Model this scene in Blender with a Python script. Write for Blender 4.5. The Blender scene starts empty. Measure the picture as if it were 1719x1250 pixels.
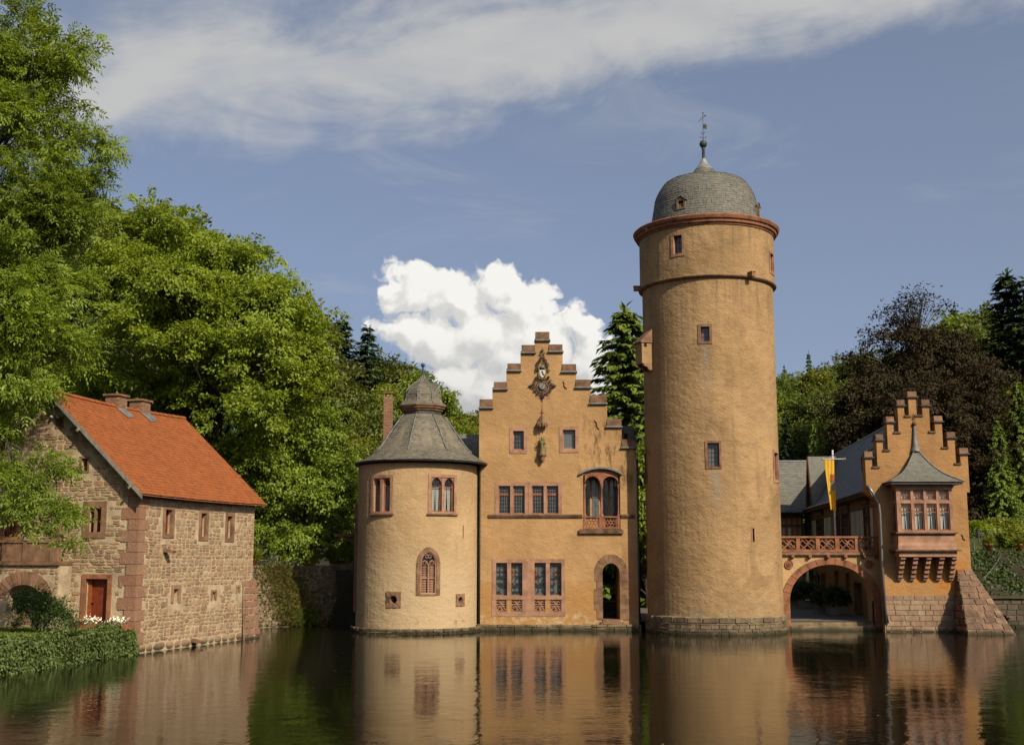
import bpy, bmesh, math, random
import numpy as np
from mathutils import Vector, Matrix
random.seed(7); rng = np.random.default_rng(7)
sc = bpy.context.scene; COL = sc.collection
# ------------------------------------------------------------------ camera
F = 2000.0; CAMH = 3.5                       # focal length in photograph pixels, eye height over the pond
PITCH = math.atan(310/F); CP = math.cos(PITCH); SP = math.sin(PITCH)
cam_d = bpy.data.cameras.new('camera'); cam = bpy.data.objects.new('camera', cam_d); COL.objects.link(cam)
cam.location = (0, 0, CAMH); cam.rotation_euler = (math.pi/2+PITCH, 0, 0)
cam_d.sensor_width = 36; cam_d.lens = F/1719*36; cam_d.clip_start = .1; cam_d.clip_end = 5000
sc.camera = cam
# ------------------------------------------------------------------ light
SUN_AZ = math.radians(36); SUN_EL = math.radians(37)   # azimuth measured from "behind the camera" towards the right
SUNV = Vector((math.sin(SUN_AZ)*math.cos(SUN_EL), -math.cos(SUN_AZ)*math.cos(SUN_EL), math.sin(SUN_EL)))
sd = bpy.data.lights.new('sun', 'SUN'); sd.energy = 3.25; sd.angle = math.radians(.6); sd.color = (1, .87, .68)
sun = bpy.data.objects.new('sun', sd); COL.objects.link(sun)
sun.rotation_euler = SUNV.to_track_quat('Z', 'Y').to_euler(); sun.location = (40, -40, 60)
sc.view_settings.view_transform = 'Standard'; sc.view_settings.look = 'None'
sc.view_settings.exposure = 0.92; sc.view_settings.gamma = 1.0; sc.view_settings.use_curve_mapping = False
sc.cycles.max_bounces = 6; sc.cycles.diffuse_bounces = 4; sc.cycles.transparent_max_bounces = 12
sc.cycles.glossy_bounces = 3; sc.cycles.transmission_bounces = 4; sc.cycles.caustics_reflective = False; sc.cycles.caustics_refractive = False
sc.cycles.use_denoising = True
sc.cycles.sample_clamp_indirect = 4.0

# ------------------------------------------------------------------ node helper
class NT:
    def __init__(s, tree): s.t = tree; s.n = tree.nodes; s.l = tree.links
    def new(s, typ, **kw):
        n = s.n.new(typ)
        for k, v in kw.items():
            if k.startswith('i_'):
                key = k[2:]; key = int(key) if key.isdigit() else key.replace('_', ' ')
                s.set(n.inputs[key], v)
            else: setattr(n, k, v)
        return n
    def set(s, inp, v):
        if hasattr(v, 'is_output') or isinstance(v, bpy.types.NodeSocket): s.l.new(v, inp)
        else: inp.default_value = v
    def math(s, op, a, b=None, c=None, clamp=False):
        n = s.n.new('ShaderNodeMath'); n.operation = op; n.use_clamp = clamp
        s.set(n.inputs[0], a)
        if b is not None: s.set(n.inputs[1], b)
        if c is not None: s.set(n.inputs[2], c)
        return n.outputs[0]
    def mix(s, fac, a, b, mode='MIX'):
        n = s.n.new('ShaderNodeMix'); n.data_type = 'RGBA'; n.blend_type = mode; n.clamp_factor = True
        s.set(n.inputs[0], fac); s.set(n.inputs[6], c4(a)); s.set(n.inputs[7], c4(b)); return n.outputs[2]
    def noise(s, vec, scale, detail=4, rough=.55, dist=0.0, out='Fac', dim='3D'):
        n = s.n.new('ShaderNodeTexNoise'); n.noise_dimensions = dim; s.l.new(vec, n.inputs['Vector'])
        n.inputs['Scale'].default_value = scale; n.inputs['Detail'].default_value = detail
        n.inputs['Roughness'].default_value = rough; n.inputs['Distortion'].default_value = dist
        return n.outputs[out]
    def ramp(s, fac, lo, hi, a=0.0, b=1.0):
        n = s.n.new('ShaderNodeMapRange'); n.interpolation_type = 'SMOOTHSTEP'
        s.set(n.inputs[0], fac); s.set(n.inputs[1], lo); s.set(n.inputs[2], hi); s.set(n.inputs[3], a); s.set(n.inputs[4], b)
        return n.outputs[0]
    def scale(s, vec, v):
        n = s.n.new('ShaderNodeMapping'); s.l.new(vec, n.inputs[0]); n.inputs['Scale'].default_value = v; return n.outputs[0]
    def xyz(s, vec):
        n = s.n.new('ShaderNodeSeparateXYZ'); s.l.new(vec, n.inputs[0]); return n.outputs
def c4(c):
    if isinstance(c, (tuple, list)) and len(c) == 3: return (*c, 1)
    return c

# ------------------------------------------------------------------ sky: Nishita, a high cloud bank and one cumulus
def ray(px, py):
    u = (px-859.5)/F; v = (py-625)/F
    return Vector((u, CP+v*SP, SP-v*CP))
def azel(px, py):
    d = ray(px, py).normalized(); return math.atan2(d.x, d.y), math.asin(d.z)
w = bpy.data.worlds.new('World'); sc.world = w; w.use_nodes = True
w.cycles.sampling_method = 'MANUAL'; w.cycles.sample_map_resolution = 256
nt = NT(w.node_tree); nt.n.clear()
sky = nt.new('ShaderNodeTexSky', sky_type='NISHITA', sun_disc=False, sun_elevation=SUN_EL, sun_rotation=math.pi-SUN_AZ)
sky.altitude = 300; sky.air_density = .62; sky.dust_density = 3.2; sky.ozone_density = 2.4
SKYS = .078                                   # background strength; cloud colours are written as seen, hence the division
gen = nt.new('ShaderNodeTexCoord').outputs['Generated']
x, y, z = nt.xyz(gen)
AZ = nt.math('ARCTAN2', x, y); EL = nt.math('ARCSINE', z)
cxyz = nt.new('ShaderNodeCombineXYZ'); nt.l.new(AZ, cxyz.inputs[0]); nt.l.new(EL, cxyz.inputs[1]); AE = cxyz.outputs[0]
def blobfield(blobs, az, el):
    acc = None
    for px, py, rx, ry in blobs:
        a, e = azel(px, py)
        dx = nt.math('MULTIPLY', nt.math('SUBTRACT', az, a), F/rx); dy = nt.math('MULTIPLY', nt.math('SUBTRACT', el, e), F/ry)
        d2 = nt.math('ADD', nt.math('MULTIPLY', dx, dx), nt.math('MULTIPLY', dy, dy))
        v = nt.math('SUBTRACT', 1.0, nt.math('SQRT', d2))
        acc = v if acc is None else nt.math('SMOOTH_MAX', acc, v, .12)
    return acc
CUM = [(705, 490, 80, 46), (770, 500, 70, 50), (838, 482, 46, 44), (885, 520, 60, 48), (915, 560, 75, 60), (860, 600, 95, 85),
       (690, 555, 62, 38), (740, 575, 70, 48), (770, 640, 65, 42), (985, 555, 36, 34), (985, 615, 55, 75), (920, 640, 85, 85), (840, 665, 90, 50), (880, 560, 80, 70), (800, 560, 80, 60), (650, 482, 28, 14)]
def fbm(vec, s): return nt.noise(vec, s, 5, .55, dim='2D')
def cumulus(off):
    az = nt.math('ADD', AZ, off[0]); el = nt.math('ADD', EL, off[1])
    c = nt.new('ShaderNodeCombineXYZ'); nt.l.new(az, c.inputs[0]); nt.l.new(el, c.inputs[1])
    wn = nt.new('ShaderNodeTexNoise', noise_dimensions='2D'); nt.l.new(c.outputs[0], wn.inputs['Vector']); wn.inputs['Scale'].default_value = 38; wn.inputs['Detail'].default_value = 3
    va = nt.new('ShaderNodeVectorMath', operation='MULTIPLY_ADD'); nt.l.new(wn.outputs['Color'], va.inputs[0]); va.inputs[1].default_value = (.030, .030, 0); nt.l.new(c.outputs[0], va.inputs[2])
    v = va.outputs[0]; wx, wy, _ = nt.xyz(v)
    f = blobfield(CUM, nt.math('SUBTRACT', wx, .015), nt.math('SUBTRACT', wy, .015))
    puff = None
    for sc_, am in ((34, .30), (78, .15), (170, .07)):
        vor = nt.new('ShaderNodeTexVoronoi', feature='SMOOTH_F1', voronoi_dimensions='2D'); vor.inputs['Scale'].default_value = sc_; vor.inputs['Smoothness'].default_value = .45
        nt.l.new(v, vor.inputs['Vector']); q = nt.math('MULTIPLY', nt.math('SUBTRACT', .42, vor.outputs['Distance']), am*1.5)
        puff = q if puff is None else nt.math('ADD', puff, q)
    return nt.math('ADD', f, puff), nt.noise(v, 60, 4, .6, dim='2D')
(D0, nf) = cumulus((0, 0)); (D1, _n) = cumulus((.009, .011))
ca = nt.ramp(nt.math('ADD', D0, nt.math('MULTIPLY', nt.math('SUBTRACT', nf, .5), .95)), -.10, .30)
lit = nt.ramp(nt.math('ADD', nt.math('SUBTRACT', D0, D1), nt.math('MULTIPLY', nt.math('SUBTRACT', nf, .5), .30)), -.42, .36)
_, e_lo = azel(800, 730); _, e_hi = azel(800, 490)
hgt = nt.ramp(EL, e_lo, e_hi)
sh = nt.math('ADD', nt.math('MULTIPLY', lit, .62), nt.math('MULTIPLY', hgt, .46), clamp=True)
ccol = nt.mix(sh, tuple(v/SKYS for v in (.25, .255, .258)), tuple(v/SKYS for v in (.49, .48, .455)))
# high bank: a tilted band of stretched cloud, going on beyond the frame
a0, e0 = azel(200, 205); a1, e1 = azel(1250, 75)
bx, by = a1-a0, e1-e0; bl = math.hypot(bx, by); tx, ty = bx/bl, by/bl
s_ = nt.math('ADD', nt.math('MULTIPLY', nt.math('SUBTRACT', AZ, a0), tx), nt.math('MULTIPLY', nt.math('SUBTRACT', EL, e0), ty))
t_ = nt.math('ADD', nt.math('MULTIPLY', nt.math('SUBTRACT', AZ, a0), -ty), nt.math('MULTIPLY', nt.math('SUBTRACT', EL, e0), tx))
bc = nt.new('ShaderNodeCombineXYZ'); nt.l.new(nt.math('MULTIPLY', s_, .35), bc.inputs[0]); nt.l.new(t_, bc.inputs[1])
wob = nt.noise(bc.outputs[0], 14, 5, .6, .3, dim='2D'); wis = nt.noise(AE, 22, 5, .55, .3, dim='2D')
tw = nt.math('ADD', t_, nt.math('ADD', nt.math('MULTIPLY', nt.math('SUBTRACT', wob, .5), .11), nt.math('MULTIPLY', nt.math('SUBTRACT', wis, .5), .028)))
lower = nt.ramp(tw, -.034, .026); upper = nt.ramp(tw, .036, .098, 1, .06)
band = nt.math('MULTIPLY', lower, upper)
dens = nt.ramp(nt.noise(bc.outputs[0], 9, 4, .55, .4, dim='2D'), .25, .55, .62, 1)
thin = nt.math('MULTIPLY', nt.ramp(nt.noise(nt.scale(AE, (1, 3.2, 1)), 5, 6, .62, .5, dim='2D'), .54, .84), .22)
ba = nt.math('MAXIMUM', nt.math('MULTIPLY', nt.math('MULTIPLY', band, dens), .88), nt.math('ADD', thin, 0.0))
veil = nt.ramp(EL, 0.0, .9, .50, .22)        # thin even haze of the high air
skyc = nt.mix(veil, sky.outputs[0], tuple(v/SKYS for v in (.158, .172, .196)))
skyc = nt.mix(ba, skyc, tuple(v/SKYS for v in (.305, .302, .292)))
skyc = nt.mix(ca, skyc, ccol)
bg = nt.new('ShaderNodeBackground'); nt.l.new(skyc, bg.inputs[0]); bg.inputs[1].default_value = SKYS
nt.l.new(bg.outputs[0], nt.new('ShaderNodeOutputWorld').inputs[0])

# ------------------------------------------------------------------ frames: turn measured picture points into metres on a real surface
class Flat:
    cyl = False
    def __init__(s, ox, oy, ang):              # ang: direction of +u, degrees from +X; outward normal is to the right of +u
        a = math.radians(ang); s.o = Vector((ox, oy, 0)); s.x = Vector((math.cos(a), math.sin(a), 0)); s.n = Vector((math.sin(a), -math.cos(a), 0))
    def pt(s, u, d, z): return s.o + s.x*u + s.n*d + Vector((0, 0, z))
    def px(s, px, py):
        r = ray(px, py); c = Vector((0, 0, CAMH)); t = s.n.dot(s.o-Vector((0, 0, 0)))/s.n.dot(r)
        p = c + r*t; return (p-s.o).dot(s.x), p.z
    def seg(s, u0, u1): return 1
class Cyl:
    cyl = True
    def __init__(s, cx, cy, r): s.cx, s.cy, s.r = cx, cy, r
    def pt(s, u, d, z):
        th = u/s.r; return Vector((s.cx+(s.r+d)*math.sin(th), s.cy-(s.r+d)*math.cos(th), z))
    def px(s, px, py):
        r = ray(px, py); a = r.x**2+r.y**2; b = -2*(r.x*s.cx+r.y*s.cy); c = s.cx**2+s.cy**2-s.r**2
        disc = b*b-4*a*c; t = (-b-math.sqrt(max(disc, 0)))/(2*a); p = Vector((0, 0, CAMH))+r*t
        return math.atan2(p.x-s.cx, -(p.y-s.cy))*s.r, p.z
    def seg(s, u0, u1): return max(1, int(abs(u1-u0)/s.r/math.radians(5))+1)
    @property
    def n(s): return Vector((0, -1, 0))
W = Flat(0, 0, 0)                              # world frame: pt(x, -y, z)
def rect(fr, x0, y0, x1, y1):
    xm, ym = (x0+x1)/2, (y0+y1)/2
    return fr.px(x0, ym)[0], fr.px(x1, ym)[0], fr.px(xm, y1)[1], fr.px(xm, y0)[1]
def at(px, py, Y):
    r = ray(px, py); return Vector((0, 0, CAMH)) + r*(Y/r.y)

# ------------------------------------------------------------------ mesh builder
def rootloc(o):
    while o.parent: o = o.parent
    return o.location.copy()
class MB:
    def __init__(s): s.v = []; s.f = []
    def add(s, vs, fs):
        b = len(s.v); s.v += [tuple(p) for p in vs]; s.f += [tuple(i+b for i in f) for f in fs]
    def q(s, *ps): s.add(ps, [tuple(range(len(ps)))])
    def fbox(s, fr, u0, u1, d0, d1, z0, z1):
        n = fr.seg(u0, u1); vs = []
        for i in range(n+1):
            u = u0+(u1-u0)*i/n
            vs += [fr.pt(u, d0, z0), fr.pt(u, d1, z0), fr.pt(u, d1, z1), fr.pt(u, d0, z1)]
        fs = [(0, 1, 2, 3), (n*4+3, n*4+2, n*4+1, n*4)]
        for i in range(n):
            a, b = i*4, i*4+4
            for k in range(4): fs.append((a+k, b+k, b+(k+1) % 4, a+(k+1) % 4))
        s.add(vs, fs)
    def box(s, x0, x1, y0, y1, z0, z1): s.fbox(W, x0, x1, -y1, -y0, z0, z1)
    def prof(s, fr, u0, u1, pts):               # extrude a (d,z) outline along u
        n = fr.seg(u0, u1); m = len(pts); vs = []
        for i in range(n+1):
            u = u0+(u1-u0)*i/n; vs += [fr.pt(u, d, z) for d, z in pts]
        fs = [tuple(range(m))[::-1], tuple(range(n*m, n*m+m))]
        for i in range(n):
            for k in range(m): fs.append((i*m+k, i*m+(k+1) % m, (i+1)*m+(k+1) % m, (i+1)*m+k))
        s.add(vs, fs)
    def poly(s, fr, pts, d0, d1):               # extrude a (u,z) outline along depth
        m = len(pts); vs = [fr.pt(u, d1, z) for u, z in pts]+[fr.pt(u, d0, z) for u, z in pts]
        fs = [tuple(range(m)), tuple(range(2*m-1, m-1, -1))]+[(k, k+m, (k+1) % m+m, (k+1) % m) for k in range(m)]
        s.add(vs, fs)
    def tube(s, pts, r, n=6, r2=None, cap=True):
        pts = [Vector(p) for p in pts]; m = len(pts); vs = []
        if m < 2: return
        r2 = r if r2 is None else r2; ref = Vector((0, 0, 1))
        for i, p in enumerate(pts):
            t = (pts[min(i+1, m-1)]-pts[max(i-1, 0)])
            if t.length < 1e-9: t = Vector((0, 0, 1))
            t.normalize(); rf = ref if abs(t.z) < .95 else Vector((1, 0, 0))
            a = t.cross(rf).normalized(); b = t.cross(a); rr = r+(r2-r)*i/(m-1)
            vs += [p+(a*math.cos(2*math.pi*k/n)+b*math.sin(2*math.pi*k/n))*rr for k in range(n)]
        fs = [(i*n+k, i*n+(k+1) % n, (i+1)*n+(k+1) % n, (i+1)*n+k) for i in range(m-1) for k in range(n)]
        if cap: fs += [tuple(range(n))[::-1], tuple(range((m-1)*n, m*n))]
        s.add(vs, fs)
    def loop(s, pts, r, n=5): s.tube(list(pts)+[pts[0]], r, n, cap=False)
    def lathe(s, c, prof, n=32, fac=None, a0=0.0, a1=None):
        full = a1 is None; a1 = a0+2*math.pi if full else a1; m = len(prof); vs = []
        k = n if full else n+1
        for r, z in prof:
            for i in range(k):
                a = a0+(a1-a0)*i/n; rr = r*(fac(a, z) if fac else 1)
                vs.append((c[0]+rr*math.sin(a), c[1]-rr*math.cos(a), c[2]+z))
        fs = [(j*k+i, j*k+(i+1) % k, (j+1)*k+(i+1) % k, (j+1)*k+i) for j in range(m-1) for i in range(n)]
        s.add(vs, fs)
    def ball(s, c, r, n=10, sq=1.0):
        s.lathe(c, [(max(r*math.sin(math.pi*i/8), 1e-4), -r*sq*math.cos(math.pi*i/8)) for i in range(9)], n)
    def build(s, name, mat, parent=None, smooth=False, kind=None, label=None, loc=None, recalc=True, cat=None, group=None):
        me = bpy.data.meshes.new(name); o = bpy.data.objects.new(name, me); COL.objects.link(o)
        L = rootloc(parent) if parent else Vector(loc or (0, 0, 0))
        me.from_pydata([(p[0]-L.x, p[1]-L.y, p[2]-L.z) for p in s.v], [], s.f)
        if recalc:
            bm = bmesh.new(); bm.from_mesh(me); bmesh.ops.recalc_face_normals(bm, faces=bm.faces); bm.to_mesh(me); bm.free()
        if smooth: me.polygons.foreach_set('use_smooth', [True]*len(me.polygons))
        me.materials.append(mat)
        if parent: o.parent = parent
        else: o.location = L
        tag(o, label, cat, group, kind); return o
def tag(o, label=None, cat=None, group=None, kind=None):
    if label: o['label'] = label
    if cat: o['category'] = cat
    if group: o['group'] = group
    if kind: o['kind'] = kind
    return o
def T(name, label, cat, loc, group=None):
    o = bpy.data.objects.new(name, None); COL.objects.link(o); o.location = loc; o.empty_display_size = .3
    return tag(o, label, cat, group)
def copytree(o, parent=None):
    c = o.copy(); COL.objects.link(c); c.parent = parent
    for ch in o.children: copytree(ch, c)
    return c
# ------------------------------------------------------------------ materials
MATS = {}
K = .62                                        # measured colours -> base colours at this exposure
kc = lambda c: tuple(v*K for v in c)
def newmat(name):
    m = bpy.data.materials.new(name); m.use_nodes = True; n = NT(m.node_tree); n.n.clear()
    out = n.new('ShaderNodeOutputMaterial'); b = n.new('ShaderNodeBsdfPrincipled'); n.l.new(b.outputs[0], out.inputs[0])
    MATS[name] = m; return m, n, b, out
def obj_co(n): return n.new('ShaderNodeTexCoord').outputs['Object']
def geo_pos(n): return n.new('ShaderNodeNewGeometry').outputs['Position']
def island(n):                                  # one random number for each piece, whether joined or single
    g = n.new('ShaderNodeNewGeometry').outputs['Random Per Island']; o = n.new('ShaderNodeObjectInfo').outputs['Random']
    return n.math('FRACT', n.math('ADD', g, o))
def bump(n, b, h, strength, dist):
    bp = n.new('ShaderNodeBump'); bp.inputs['Strength'].default_value = strength; bp.inputs['Distance'].default_value = dist
    n.l.new(h, bp.inputs['Height']); n.l.new(bp.outputs[0], b.inputs['Normal']); return bp
def simple(name, col, rough=.7, var=.25, scale=3.0, bmp=0.0, bs=20, metal=0.0, spec=.3, dirt=None, isl=0.0):
    m, n, b, out = newmat(name); co = geo_pos(n); col = kc(col); dirt = (kc(dirt[0]), dirt[1]) if dirt else None
    nz = n.noise(co, scale, 6, .6)
    c = n.mix(n.ramp(nz, .3, .7), tuple(v*(1-var) for v in col), tuple(min(1, v*(1+var)) for v in col))
    if dirt: c = n.mix(n.ramp(n.noise(co, scale*.6, 7, .65), .50, .72, 0, dirt[1]), c, dirt[0])
    if isl:
        r = island(n); c = n.mix(1.0, c, n.new('ShaderNodeCombineColor', i_0=n.ramp(r, 0, 1, 1-isl, 1+isl), i_1=n.ramp(r, 0, 1, 1-isl, 1+isl), i_2=n.ramp(r, 0, 1, 1-isl, 1+isl)).outputs[0], 'MULTIPLY')
    n.set(b.inputs['Base Color'], c); b.inputs['Roughness'].default_value = rough; b.inputs['Metallic'].default_value = metal
    b.inputs['Specular IOR Level'].default_value = spec
    if bmp: bump(n, b, n.noise(co, bs, 6, .6), bmp, .03)
    return m
def plaster(name, col, extra=None, bs=2.8, strength=.62):
    m, n, b, out = newmat(name); co = geo_pos(n); col = kc(col)
    big = n.noise(co, .35, 6, .62, .4); mid = n.noise(co, 1.7, 7, .62, .2); st = n.noise(n.scale(co, (1, 1, .13)), 2.2, 6, .6)
    c = n.mix(n.ramp(big, .32, .68), tuple(v*.80 for v in col), tuple(min(.9, v*1.10) for v in col))
    c = n.mix(n.ramp(mid, .42, .72, 0, .45), c, (col[0]*.80, col[1]*.74, col[2]*.66))
    c = n.mix(n.ramp(st, .54, .78, 0, .38), c, (col[0]*.60, col[1]*.60, col[2]*.64))
    if extra: c = extra(n, c, co)
    n.set(b.inputs['Base Color'], c); b.inputs['Roughness'].default_value = .93; b.inputs['Specular IOR Level'].default_value = .12
    h = n.math('ADD', n.math('MULTIPLY', n.noise(n.scale(co, (1, 1, 1.5)), bs, 4, .6, .15), 1.0), n.math('MULTIPLY', n.noise(n.scale(co, (1, 1, 1.4)), bs*5, 5, .65), .42))
    bump(n, b, h, strength, .075); return m
def band(n, v, a, b_, soft):                    # soft box mask
    return n.math('MULTIPLY', n.ramp(v, a-soft, a+soft), n.ramp(v, b_-soft, b_+soft, 1, 0))
def hall_extra(n, c, co):
    x, y, z = n.xyz(co); nz = n.noise(co, 1.1, 7, .65, .5); ny = n.noise(co, 3.2, 7, .7)
    jag = n.math('MULTIPLY', n.math('SUBTRACT', nz, .5), 2.2)
    zz = n.math('ADD', z, jag)
    c = n.mix(n.math('MULTIPLY', n.ramp(zz, 1.9, 2.5, 1, 0), .55), c, kc((.50, .25, .07)))      # damp orange plaster by the water
    c = n.mix(n.math('MULTIPLY', n.ramp(zz, .6, 1.0, 1, 0), n.ramp(ny, .45, .62)), c, kc((.62, .46, .27)))
    m = n.math('MULTIPLY', band(n, x, 3.4, 6.6, .7), band(n, z, 6.9, 10.2, .8))
    c = n.mix(n.math('MULTIPLY', m, n.ramp(n.noise(n.scale(co, (1, 1, .28)), 3.2, 8, .72), .47, .62, 0, .75)), c, kc((.09, .055, .025)))   # black algae streaks
    c = n.mix(n.math('MULTIPLY', band(n, x, 5.35, 6.3, .06), n.ramp(z, 3.6, 4.4, .55, 0)), c, kc((.36, .17, .075)))  # shadow of the keep painted as a darker strip on the lower right
    return c
def chapel_extra(n, c, co):
    z = n.xyz(co)[2]; nz = n.noise(co, .8, 6, .6, .4)
    c = n.mix(n.ramp(n.math('ADD', z, n.math('MULTIPLY', nz, 3.0)), 3.2, 6.6, .75, 0), c, kc((.66, .50, .30)))
    c = n.mix(n.math('MULTIPLY', n.ramp(z, .5, 3.2, 1, 0), n.ramp(n.noise(co, 2.2, 8, .7), .55, .68, 0, .6)), c, kc((.30, .20, .10)))
    return c
def keep_extra(n, c, co):
    x, y, z = n.xyz(co); nz = n.noise(n.scale(co, (1, 1, .3)), 2.4, 7, .7)
    for xa, xb, za, zb in STREAKS:
        m = n.math('MULTIPLY', band(n, x, xa, xb, .10), n.math('MULTIPLY', n.ramp(z, za, za+(zb-za)*.9, 0, 1), n.ramp(z, zb-.05, zb+.05, 1, 0)))
        c = n.mix(n.math('MULTIPLY', m, n.ramp(nz, .36, .62, .1, .8)), c, kc((.38, .34, .27)))
    c = n.mix(n.ramp(n.noise(co, .5, 8, .72, .6), .50, .68, 0, .62), c, kc((.27, .175, .085)))
    c = n.mix(n.ramp(n.noise(n.scale(co, (1, 1, .07)), 1.6, 7, .7), .52, .70, 0, .45), c, kc((.26, .185, .105)))
    c = n.mix(n.ramp(n.noise(co, 1.3, 7, .7, .3), .60, .72, 0, .5), c, kc((.60, .45, .27)))
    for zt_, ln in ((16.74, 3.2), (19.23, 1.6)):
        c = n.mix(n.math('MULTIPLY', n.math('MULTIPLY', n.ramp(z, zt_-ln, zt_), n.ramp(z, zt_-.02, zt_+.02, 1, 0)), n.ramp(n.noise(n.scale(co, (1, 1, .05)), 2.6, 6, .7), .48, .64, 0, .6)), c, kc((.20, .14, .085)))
    c = n.mix(n.math('MULTIPLY', n.ramp(z, 1.0, 2.4, 1, 0), n.ramp(n.noise(co, 1.3, 7, .65), .45, .6, 0, .5)), c, kc((.42, .33, .2)))
    return c
def wing_extra(n, c, co):
    x, y, z = n.xyz(co); nz = n.noise(co, 1.3, 7, .65, .5)
    c = n.mix(n.math('MULTIPLY', band(n, z, 1.9, 3.3, .35), n.ramp(nz, .44, .58, 0, .8)), c, kc((.55, .22, .035)))
    c = n.mix(n.math('MULTIPLY', band(n, z, 2.0, 2.9, .3), n.ramp(n.noise(co, 2.6, 7, .7), .58, .66, 0, .7)), c, kc((.50, .12, .05)))
    return c
STREAKS = []
def stonemat(name, cols, rough=.88, bs=9, moss=0.0, island_mix=True, spots=.35, wet=False):
    m, n, b, out = newmat(name); co = geo_pos(n); r = island(n); cols = [kc(c) for c in cols]
    cr = n.new('ShaderNodeValToRGB'); e = cr.color_ramp.elements
    while len(e) < len(cols): e.new(.5)
    for i, c in enumerate(cols): e[i].position = i/(len(cols)-1); e[i].color = (*c, 1)
    n.set(cr.inputs[0], r); c = cr.outputs[0]
    c = n.mix(n.ramp(n.noise(co, 2.6, 7, .65), .35, .7, 0, spots), c, tuple(v*.45 for v in cols[len(cols)//2]))
    c = n.mix(n.ramp(n.noise(co, 9, 6, .65), .56, .72, 0, .35), c, tuple(min(.8, v*1.5) for v in cols[len(cols)//2]))
    if moss: c = n.mix(n.ramp(n.noise(co, 1.6, 7, .65), .48, .64, 0, moss), c, (.035, .045, .012))
    if wet:                                     # damp, algae-stained strip just above the pond
        zz = n.math('ADD', n.xyz(co)[2], n.math('MULTIPLY', n.math('SUBTRACT', n.noise(co, 1.5, 5, .6), .5), .35))
        c = n.mix(n.ramp(zz, .03, .24, .85, 0), c, (.022, .022, .010))
    n.set(b.inputs['Base Color'], c); b.inputs['Roughness'].default_value = rough; b.inputs['Specular IOR Level'].default_value = .2
    bump(n, b, n.noise(co, bs, 7, .65), .7, .05); return m
def leafmat(name, cols, trans=.35, gloss=.35):
    cols = [tuple(v*1.25 for v in c) for c in cols]
    m, n, b, out = newmat(name); r = n.new('ShaderNodeNewGeometry').outputs['Random Per Island']
    o = n.new('ShaderNodeObjectInfo').outputs['Random']
    cr = n.new('ShaderNodeValToRGB'); e = cr.color_ramp.elements
    while len(e) < len(cols): e.new(.5)
    for i, c in enumerate(cols): e[i].position = i/(len(cols)-1); e[i].color = (*c, 1)
    n.set(cr.inputs[0], r); col = cr.outputs[0]
    patch = n.noise(geo_pos(n), .35, 4, .6)
    hs = n.new('ShaderNodeHueSaturation'); n.set(hs.inputs['Color'], col)
    n.set(hs.inputs['Value'], n.math('ADD', n.ramp(patch, .3, .7, .78, 1.16), n.math('MULTIPLY', n.math('SUBTRACT', o, .5), .30)))
    n.set(hs.inputs['Hue'], n.math('ADD', .5, n.math('MULTIPLY', n.math('SUBTRACT', o, .5), .035)))
    col = hs.outputs[0]
    n.set(b.inputs['Base Color'], col); b.inputs['Roughness'].default_value = .55; b.inputs['Specular IOR Level'].default_value = gloss
    tr = n.new('ShaderNodeBsdfTranslucent')
    n.set(tr.inputs[0], n.mix(1.0, col, (1.35, 1.25, .5), 'MULTIPLY'))
    mx = n.new('ShaderNodeMixShader'); mx.inputs[0].default_value = trans
    n.l.new(b.outputs[0], mx.inputs[1]); n.l.new(tr.outputs[0], mx.inputs[2]); n.l.new(mx.outputs[0], out.inputs[0]); return m
def glass_dark(name, col=(.012, .014, .016), tint=None):
    m, n, b, out = newmat(name); c = col; co = geo_pos(n)
    if tint:
        v = n.new('ShaderNodeTexVoronoi'); v.inputs['Scale'].default_value = 7; n.l.new(co, v.inputs[0])
        c = n.mix(n.ramp(n.xyz(v.outputs['Color'])[0], .55, .8, 0, .8), col, tint)
    n.set(b.inputs['Base Color'], c4(c)); b.inputs['Roughness'].default_value = .12; b.inputs['Specular IOR Level'].default_value = .55
    bump(n, b, n.noise(co, 3.5, 3, .5), .22, .03); return m
def glass_thin(name):
    m, n, b, out = newmat(name); g = n.new('ShaderNodeBsdfGlossy'); g.inputs['Roughness'].default_value = .08
    t = n.new('ShaderNodeBsdfTransparent'); t.inputs[0].default_value = (.86, .88, .88, 1)
    fr = n.new('ShaderNodeLayerWeight'); fr.inputs[0].default_value = .5
    mx = n.new('ShaderNodeMixShader'); n.set(mx.inputs[0], n.math('ADD', .05, n.math('MULTIPLY', n.math('POWER', fr.outputs['Facing'], 4.0), .8), clamp=True)); n.l.new(t.outputs[0], mx.inputs[1]); n.l.new(g.outputs[0], mx.inputs[2]); n.l.new(mx.outputs[0], out.inputs[0]); return m

PINK = simple('pink_sandstone', (.44, .245, .155), .85, .22, 2.2, .35, 14, dirt=((.16, .085, .05), .6), spec=.2)
RED = simple('red_sandstone', (.36, .155, .08), .85, .25, 2.6, .35, 14, dirt=((.12, .05, .028), .6), spec=.2)
BROWNST = simple('brown_sandstone', (.29, .165, .095), .88, .3, 2.4, .4, 14, dirt=((.08, .05, .03), .6), spec=.2)
COPING = simple('coping_stone', (.19, .11, .066), .9, .35, 3.2, .4, 18, dirt=((.05, .04, .026), .7), spec=.2)
LEAD = simple('lead', (.20, .21, .205), .55, .3, 4, .2, 18, spec=.4, dirt=((.08, .085, .08), .6))
DARKLEAD = simple('dark_lead', (.055, .058, .055), .6, .3, 4, .2, 18)
IRON = simple('wrought_iron', (.035, .028, .022), .6, .3, 8, .2, 30)
RUST = simple('rusty_iron', (.10, .045, .02), .8, .3, 8, .2, 30)
WOODRED = simple('red_painted_wood', (.24, .045, .016), .55, .25, 5, .25, 30, dirt=((.10, .02, .01), .5))
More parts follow.
